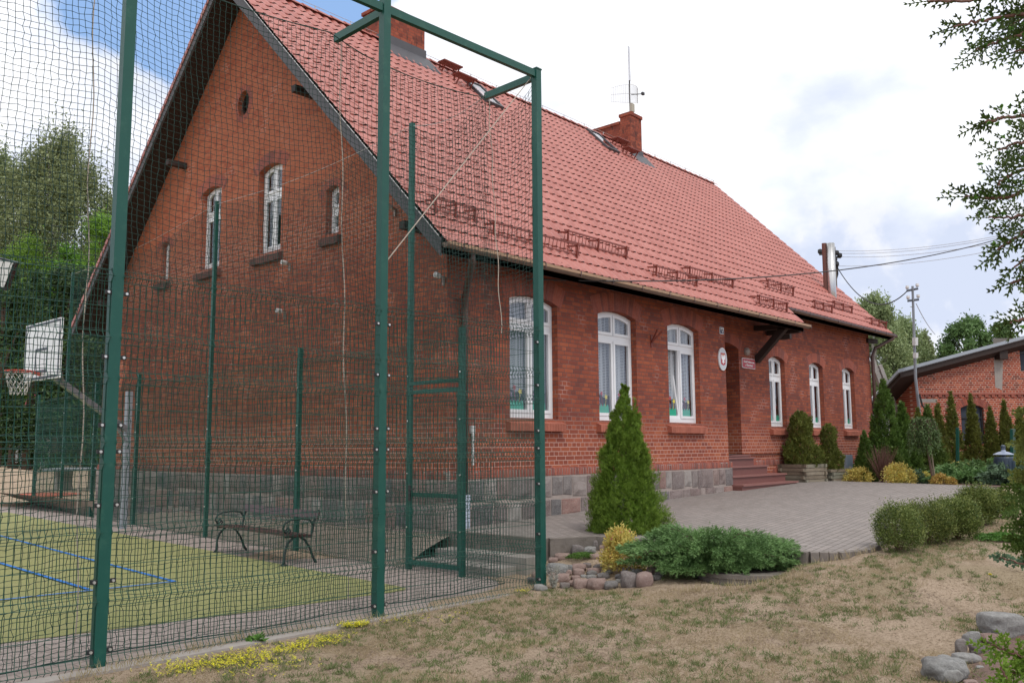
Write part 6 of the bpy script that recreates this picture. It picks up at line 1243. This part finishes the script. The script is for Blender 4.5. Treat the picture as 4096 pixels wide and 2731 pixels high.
def blades(p, hmin, hmax, wd, tilt, seed=1):
    rg = np.random.default_rng(seed); n_ = len(p); h = rg.uniform(hmin, hmax, (n_, 1)); d = unit(np.concatenate([rg.normal(size=(n_, 2))*tilt, np.ones((n_, 1))], 1)); s_ = unit(np.cross(d, rg.normal(size=(n_, 3))))*wd
    return leaves(p+d*h*.45, d*h*.5, s_)
p = scatter(420000, (-8, 5, -10, -2.6), (1.1, -.12), 11); V, F = cat([blades(p, .010, .035, .0016, 1.7, 2), blades(p[::3]+np.array([.01, 0, 0]), .02, .06, .0014, .9, 3)])
tag(npmesh('dry_grass', V, F, M['grassdry']), 'thin dry straw coloured grass scattered over the sandy lawn', 'grass', kind='stuff')
p0 = scatter(15000, (-8, 5, -10, -2.6), (.8, -.25), 12); rg = np.random.default_rng(4); k = rg.integers(5, 26, len(p0)); p = np.repeat(p0, k, 0)+np.concatenate([rg.normal(size=(k.sum(), 2))*.018, np.zeros((k.sum(), 1))], 1)
V, F = blades(p, .016, .060, .0022, .8, 5); tag(npmesh('green_grass', V, F, M['grassgreen']), 'small green grass tufts dotted over the sandy lawn', 'grass', kind='stuff')
# taller grass along the fence foot, ring and kerb
pts = []
for (A, B, n_) in ((G(150, 1568), G(560, 1470), 500), (G(560, 1470), G(880, 1425), 320), (G(880, 1430), G(1250, 1345), 420), (G(1560, 1362), G(1860, 1330), 420), (G(1860, 1300), G(2020, 1270), 120)):
    t_ = rg.random(n_); a = np.array(A)[None]*(1-t_[:, None])+np.array(B)[None]*t_[:, None]; a[:, :2] += rg.normal(size=(n_, 2))*.05; a[:, 2] = H(a[:, 0], a[:, 1]); pts.append(a)
V, F = blades(np.concatenate(pts), .04, .14, .0022, .5, 6); tag(npmesh('edge_grass', V, F, M['grassdry']), 'taller grass fringing the fence foot and the manhole ring', 'grass', kind='stuff')
p = scatter(160000, (-8, 4, -10, -2.6), (.9, .12), 15); r_ = np.random.default_rng(9); d = unit(np.concatenate([r_.normal(size=(len(p), 2)), np.zeros((len(p), 1))], 1)); V, F = leaves(p+np.array([0, 0, .006]), d*.009, unit(np.cross(d, np.array([[.2, .1, 1]])))*.0045)
tag(npmesh('leaf_litter', V, F, M['mulch']), 'tiny brown plant litter and bark crumbs on the bare soil', 'litter', kind='stuff')
sp = []
for (U0, V0, U1, V1, n_, w_) in ((375, 1545, 600, 1510, 420, .10), (600, 1508, 780, 1470, 330, .09), (790, 1442, 842, 1438, 190, .035), (540, 1535, 660, 1535, 110, .14), (860, 1432, 1060, 1420, 50, .15), (1190, 1365, 1215, 1362, 24, .02)):
    t_ = rg.random(n_)[:, None]; a = np.array(G(U0, V0))*(1-t_)+np.array(G(U1, V1))*t_; a[:, :2] += rg.normal(size=(n_, 2))*w_; a[:, 2] = H(a[:, 0], a[:, 1])+rg.uniform(.02, .05, n_); sp.append(a)
c = np.concatenate(sp); parts = []
for j in range(4):
    a = j*pi/4+.3; d = np.array([cos(a), sin(a), .0])[None]+rg.normal(size=c.shape)*.25; parts.append(leaves(c+rg.normal(size=c.shape)*.006, unit(d)*.009, unit(np.cross(d, np.array([[0, 0, 1.]])))*.004))
V, F = cat(parts); tag(npmesh('yellow_sedum', V, F, M['sedum']), 'carpet of tiny yellow stonecrop flowers along the foot of the fence', 'flowers', kind='stuff')
V, F = blades(c-np.array([0, 0, .03]), .02, .04, .003, .5, 8); tag(npmesh('sedum_leaves', V, F, M['grassgreen']), 'short green stems under the yellow flowers by the fence', 'flowers', kind='stuff')
q = G(2275, 1332); t = empty('dandelion', tuple(q), 'single yellow dandelion flower on the lawn near the right edge', 'flower'); mb = MB(); mb.tube([(0, 0, 0), (.004, 0, .05)], .0018, 4); mb.build('stem', M['grassgreen'], t)
n_ = 60; d = unit(np.concatenate([rg.normal(size=(n_, 2)), rg.uniform(.1, 1.2, (n_, 1))], 1)); V, F = leaves(np.array([[.004, 0, .052]])+d*.009, d*.010, unit(np.cross(d, rg.normal(size=(n_, 3))))*.0028); npmesh('flower_head', V, F, M['sedum'], t)
q = G(595, 1476); leafy('weed', 'low green leafy weed growing beside the fence foot', q, .10, .07, 60, .07, M['cover'], 'plant', seed=77, wd=.3, stems=False)
# ---- background trees
def tree(name, lab, U, Vb, Vt, dp_, hw, mat, n_, L, group=None, seed=1, droop=.5, clumps=60, wd=.42, bark='bark', crown0=.25, zb=None, spread=1., gap=1.0, catg='tree', limbs=14):
    q = at(U, Vb, dp_); tp = at(U, Vt, dp_); z0 = zb if zb is not None else Hs(q.x, q.y); h = tp.z-z0; r = hw*dp_/2007.; rg = np.random.default_rng(seed)
    t = empty(name, (q.x, q.y, z0), lab, catg, group); e = rg.random(clumps); zz = h*(crown0+(1-crown0)*e**.85); prof = np.sin(np.clip(e*.93+.07, 0, 1)*pi)**.55; a = rg.random(clumps)*2*pi; rr = r*prof*np.sqrt(rg.random(clumps)); rr = np.where(rg.random(clumps) < .6, r*prof*(.75+.3*rg.random(clumps)), rr)
    cen = np.stack([rr*np.cos(a), rr*np.sin(a), zz], -1); cs = r*(.15+.13*rg.random(clumps))*gap
    i = rg.integers(0, clumps, n_); p = cen[i]+rg.normal(size=(n_, 3))*cs[i][:, None]*np.array([.75, .75, .75+droop*.8]); p[:, 2] -= droop*cs[i]*rg.random(n_)*1.6
    d = unit(rg.normal(size=(n_, 3))+np.array([0, 0, -droop])); l = (L*(.6+.8*rg.random(n_)))[:, None]; V, F = leaves(p, d*l*.5, unit(np.cross(d, rg.normal(size=(n_, 3))))*l*wd*.5); npmesh('crown', V, F, mat, t)
    mb = MB(); tr_ = h*.022+.03; mb.tube([(0, 0, -.3), (.1, .05, h*.3), (-.05, .1, h*.6), (0, 0, h*.93)], [tr_, tr_*.8, tr_*.5, tr_*.12], 8)
    for k in range(min(limbs, clumps)): c = cen[k]; zs_ = max(h*.15, c[2]*.65); mb.tube([(0, 0, zs_), tuple(c*np.array([.5, .5, 0])+np.array([0, 0, zs_+(c[2]-zs_)*.6])), tuple(c)], [tr_*.35, tr_*.22, tr_*.06], 5, False)
    mb.build('trunk', M[bark], t, True); return t
tree('birch_tree', 'tall birch with drooping foliage at the far left, seen through the net', 95, 1056, 288, 72, 118, M['birch'], 70000, .27, 'birches behind the court', 1, .9, 130, bark='birchbark', gap=.8)
tree('birch_tree', 'lower birch leaning into view at the left edge', -25, 1056, 330, 73, 90, M['birch'], 30000, .28, 'birches behind the court', 2, .9, 80, bark='birchbark')
tree('birch_tree', 'small birch crown just left of the school roof slope', 225, 1056, 425, 74, 55, M['birch'], 18000, .28, 'birches behind the court', 3, .9, 60, bark='birchbark')
tree('maple_tree', 'bright green maple beside the school roof edge behind the left fence post', 215, 1058, 490, 66, 70, M['maple'], 28000, .19, 'maples behind the court', 4, .1, 60)
tree('maple_tree', 'bright green maple low at the far left', 30, 1058, 545, 66, 75, M['maple'], 24000, .19, 'maples behind the court', 5, .1, 55)
tree('maple_tree', 'bright green maple in the middle behind the backboard', 130, 1058, 560, 67, 60, M['maple'], 18000, .19, 'maples behind the court', 6, .1, 45)
for k, (U, Vt, hw, lab) in enumerate(((-10, 605, 60, 'dark understorey tree at the left edge behind the playground'), (60, 625, 55, 'dark understorey tree behind the basketball backboard'), (125, 605, 50, 'dark understorey tree above the slide'), (185, 620, 50, 'dark understorey tree behind the climbing frame'), (235, 655, 40, 'dark understorey tree beside the school corner'))):
    tree('understorey_tree', lab, U, 1058, Vt, 58+k*.8, hw, M['darkleaf'], 15000, .27, 'dark trees behind the playground', 10+k, .2, 60, crown0=.02, gap=1.15)
def woods(name, lab, U0, U1, Vt, dp_, n_, L, mat, Vb=1075):
    rg = np.random.default_rng(int(dp_)); u = rg.random(n_); A, B = at(U0, Vb, dp_), at(U1, Vb, dp_); p = np.array(A)*(1-u[:, None])+np.array(B)*u[:, None]; zt = at((U0+U1)/2, Vt, dp_).z
    top = zt*(1+.10*np.sin(u*23)+.06*np.sin(u*61+1)); p[:, 2] = rg.random(n_)**.9*top; p += rg.normal(size=(n_, 3))*np.array([1.2, 1.2, .5]); d = unit(rg.normal(size=(n_, 3))); l = (L*(.6+.8*rg.random(n_)))[:, None]
    V, F = leaves(p, d*l*.5, unit(np.cross(d, rg.normal(size=(n_, 3))))*l*.25); tag(npmesh(name, V, F, mat), lab, 'woods', kind='stuff')
woods('far_woods', 'dense dark woodland closing the view behind the court', -420, 330, 650, 82, 42000, .8, M['darkleaf'])
woods('far_woods', 'distant green woods between the school and the outbuilding', 1960, 2700, 1000, 75, 16000, .8, M['darkleaf'], 1030)
tree('birch_tree', 'tall pale birch rising behind the school corner and the sloping strut', 2022, 1040, 682, 46, 66, M['birch'], 38000, .16, 'birches behind the school', 31, .9, 110, bark='birchbark', gap=.7)
tree('birch_tree', 'broader birch crown behind the service mast', 2085, 1040, 735, 50, 58, M['birch'], 28000, .16, 'birches behind the school', 32, .9, 90, bark='birchbark', gap=.7)
tree('birch_tree', 'smaller birch right of the service mast, above the shed', 2135, 1040, 765, 54, 36, M['birch'], 16000, .17, 'birches behind the school', 33, .9, 60, bark='birchbark', gap=.7)
tree('leafy_tree', 'green broad leaved tree above the outbuilding roof', 2245, 1030, 735, 48, 66, M['orchard'], 16000, .20, 'leafy trees behind the outbuilding', 34, .1, 50, crown0=.45, gap=.75)
tree('leafy_tree', 'green broad leaved tree above the outbuilding roof at the right edge', 2320, 1030, 742, 47, 40, M['orchard'], 9000, .20, 'leafy trees behind the outbuilding', 35, .1, 36, crown0=.45, gap=.75)
for k, (U, Vt, hw, lab) in enumerate(((2040, 905, 40, 'green bush behind the tallest columnar conifer'), (2085, 885, 34, 'green bush behind the grey shed roof'))):
    tree('leafy_bush', lab, U, 1060, Vt, 36, hw, M['orchard'], 6000, .22, None, 50+k, .1, 40, crown0=.03)
# ---- foreground conifer at the right edge: limbs reaching into the picture
fc = empty('foreground_thuja', tuple(Vector((at(2650, 1200, 2.6).x, at(2650, 1200, 2.6).y, 0))), 'close dark green thuja whose feathery branches hang in from the right edge', 'conifer'); fo = np.array(fc.location)
mb = MB(); mb.tube([(0, 0, -.2), (.02, .02, 1.5), (0, 0, 4.2)], [.09, .07, .03], 8); mb.build('trunk', M['bark'], fc)
rgf = np.random.default_rng(21); fparts = []; cparts = []; fl_ = MB()
def leafseg(P, d, nrm, L_, w_):
    fparts.append((P, d, nrm, L_, w_))
def frond(P, d, nrm, L_, depth=0):
    """planar alternate branching frond"""
    P = np.array(P, float); d = unit(np.array(d, float)); nrm = unit(np.array(nrm, float)); s = unit(np.cross(nrm, d)); step = .0105; n_ = max(3, int(L_/step)); cur = P.copy(); dd = d.copy(); sg = 1
    for k in range(n_):
        t = k/n_; leafseg(cur, dd, nrm, step*1.25, .0040)
        if k > 0:
            l2 = L_*(.42 if depth == 0 else .30)*(1-t*.75)*(.7+.5*rgf.random()); b = unit(dd*.72+s*sg*.72+nrm*rgf.normal()*.18)
            if depth == 0 and l2 > .022: frond(cur, b, nrm+rgf.normal(size=3)*.25, l2, 1)
            else: leafseg(cur, b, nrm, max(.014, l2), .0043)
            sg = -sg
        cur = cur+dd*step; dd = unit(dd+np.array([0, 0, -1])*.018+rgf.normal(size=3)*.03)
def limb(pts, n_, fl=.13, spread=.8, up=0.0, cones=0):
    """pts: list of (U,V,depth); fronds along the path"""
    P = np.array([at(*p) for p in pts]); t = np.linspace(0, 1, 30); seg = np.linspace(0, 1, len(P)); C = np.stack([np.interp(t, seg, P[:, k]) for k in range(3)], -1)
    C[1:-1] += rgf.normal(size=(28, 3))*.002; fl_.tube([tuple(c-fo) for c in C], [.007-.0045*k/29 for k in range(30)], 5, False)
    Rn, Un, Fn = np.array(R2), np.array(U2), np.array(Fv)
    for k in range(n_):
        u = (k+rgf.random())/n_; i = min(28, int(u*29)); tg = unit(C[i+1]-C[i]); side = unit(np.cross(tg, Fn+rgf.normal(size=3)*.3))*(1 if k % 2 else -1)
        d = unit(tg*.8+side*spread*(.5+.6*rgf.random())+Fn*rgf.normal()*.35+Un*up); frond(C[i], d, Fn+rgf.normal(size=3)*.45, fl*(.6+.6*rgf.random())*(1-.35*u))
    frond(C[-1], unit(C[-1]-C[-3]), Fn+rgf.normal(size=3)*.3, fl*.8)
    for k in range(cones):
        i = rgf.integers(10, 29); c = C[i]+rgf.normal(size=3)*.02; cparts.append(c)
D1, D2 = 2.35, 2.75
for pts, n_, fl_len, sp_, cn_ in (
    ([(2430, -30, D1), (2300, -12, D1), (2215, 2, D1), (2130, 4, D1)], 7, .07, .45, 0), ([(2460, 20, D1), (2360, 30, D1), (2260, 45, D1), (2190, 62, D1)], 16, .085, .8, 14), ([(2470, 60, D2), (2370, 75, D2), (2290, 95, D2), (2235, 120, D2)], 16, .10, .9, 14), ([(2480, 90, D1), (2400, 105, D1), (2330, 120, D1)], 12, .10, .9, 8), ([(2440, -10, D2), (2380, 20, D2), (2320, 60, D2)], 12, .12, .9, 6),
    ([(2480, 250, D1), (2380, 262, D1), (2300, 270, D1), (2250, 288, D1)], 15, .085, .8, 10), ([(2480, 300, D2), (2390, 318, D2), (2330, 330, D2), (2292, 345, D2)], 14, .10, .9, 8), ([(2470, 360, D1), (2390, 380, D1), (2320, 400, D1), (2290, 425, D1)], 14, .09, .8, 6),
    ([(2490, 330, D1), (2400, 410, D1), (2330, 450, D1), (2270, 455, D1), (2215, 452, D1)], 18, .08, .7, 10), ([(2490, 420, D2), (2400, 470, D2), (2330, 500, D2), (2270, 500, D2)], 14, .09, .8, 6), ([(2490, 440, D1), (2400, 500, D1), (2340, 540, D1), (2290, 575, D1)], 14, .10, .85, 4), ([(2490, 480, D1), (2420, 540, D1), (2360, 590, D1), (2330, 615, D1)], 10, .08, .8, 3),
    ([(2490, 600, D1), (2400, 625, D1), (2330, 648, D1), (2318, 652, D1)], 9, .07, .8, 0), ([(2490, 700, D1), (2400, 722, D1), (2350, 735, D1), (2318, 742, D1)], 14, .085, .8, 6), ([(2490, 560, D2), (2430, 640, D2), (2380, 690, D2)], 12, .10, .8, 0), ([(2480, 150, D2), (2420, 190, D2), (2370, 220, D2)], 10, .08, .8, 0)):
    limb(pts, int(n_*1.5), fl_len*1.15, sp_, 0, cn_)
def pack(fp, k=1.):
    P = np.array([f[0] for f in fp]); d = np.array([f[1] for f in fp]); nr = np.array([f[2] for f in fp]); L_ = np.array([f[3] for f in fp])[:, None]; w_ = np.array([f[4] for f in fp])[:, None]*k
    s = unit(np.cross(d, nr)); c = P+d*L_*.5; return cat([leaves(c, d*L_*.55, s*w_), leaves(c, d*L_*.55, unit(nr)*w_*.7)])
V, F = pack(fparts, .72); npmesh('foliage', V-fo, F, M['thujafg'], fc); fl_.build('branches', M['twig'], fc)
cp = np.array(cparts); n_ = len(cp); pr = []
for j in range(6): d = unit(rgf.normal(size=(n_, 3))); pr.append(leaves(cp+d*.003-fo, d*.007, unit(np.cross(d, rgf.normal(size=(n_, 3))))*.0045))
V, F = cat(pr); npmesh('cones', V, F, M['cover'], fc)
# lower foreground conifers at the right edge
def edgeplant(name, lab, limbs, mat, root):
    global fparts, cparts, fl_, fo
    fparts = []; cparts = []; fl_ = MB(); r_ = at(*root); t = empty(name, (r_.x, r_.y, Hs(r_.x, r_.y)), lab, 'conifer'); fo = np.array(t.location)
    for pts, n_, L_, sp_, cn_ in limbs: limb(pts, int(n_*1.8), L_, sp_, 0, cn_)
    V, F = pack(fparts, 1.0+.35*(root[2]-2.4)); npmesh('foliage', V-fo, F, M[mat], t); fl_.tube([(0, 0, -.05), tuple(np.array(at(*limbs[0][0][0]))-fo)], [.02, .01], 6); fl_.build('branches', M['twig'], t); return t
edgeplant('edge_conifer', 'golden tipped conifer branch at the right edge beside the litter bin', [([(2470, 960+30*k, 4.2), (2420, 955+34*k, 4.2), (2372-6*(k % 3), 948+36*k, 4.2)], 10, .14, .8, 0) for k in range(5)]+[([(2470, 1080, 4.2), (2410, 1090, 4.2), (2360, 1095, 4.2)], 9, .12, .8, 0)], 'thujaolive', (2500, 1230, 4.2))
edgeplant('edge_conifer', 'dark green conifer at the right edge above the low ground cover', [([(2480, 1130+26*k, 4.6), (2425, 1120+27*k, 4.6), (2352+8*(k % 2), 1118+24*k, 4.6)], 11, .17, .85, 0) for k in range(7)], 'thujadark', (2500, 1330, 4.6))
edgeplant('edge_juniper', 'single blue green juniper sprig reaching in from the right edge over the lawn', [([(2480, 1330, 3.4), (2400, 1310, 3.4), (2340, 1292, 3.4), (2290, 1278, 3.4)], 22, .05, .8, 0), ([(2480, 1300, 3.4), (2400, 1295, 3.4), (2350, 1290, 3.4)], 12, .06, .8, 0)], 'bluegreen', (2520, 1420, 3.4))
edgeplant('edge_thuja', 'bright green thuja sprigs in the bottom right corner over the boulders', [([(2480, 1600, 2.5), (2400, 1540, 2.5), (2330, 1500, 2.5), (2275, 1480, 2.5)], 16, .10, .9, 4), ([(2470, 1560, 2.5), (2390, 1540, 2.5), (2320, 1545, 2.5)], 14, .10, .9, 10), ([(2450, 1480, 2.5), (2380, 1500, 2.5), (2330, 1530, 2.5)], 10, .09, .9, 6), ([(2470, 1600, 2.4), (2400, 1590, 2.4), (2310, 1580, 2.4)], 16, .09, .9, 14), ([(2340, 1640, 2.4), (2330, 1590, 2.4), (2300, 1530, 2.4)], 12, .07, .8, 0)], 'thuja', (2520, 1700, 2.4))
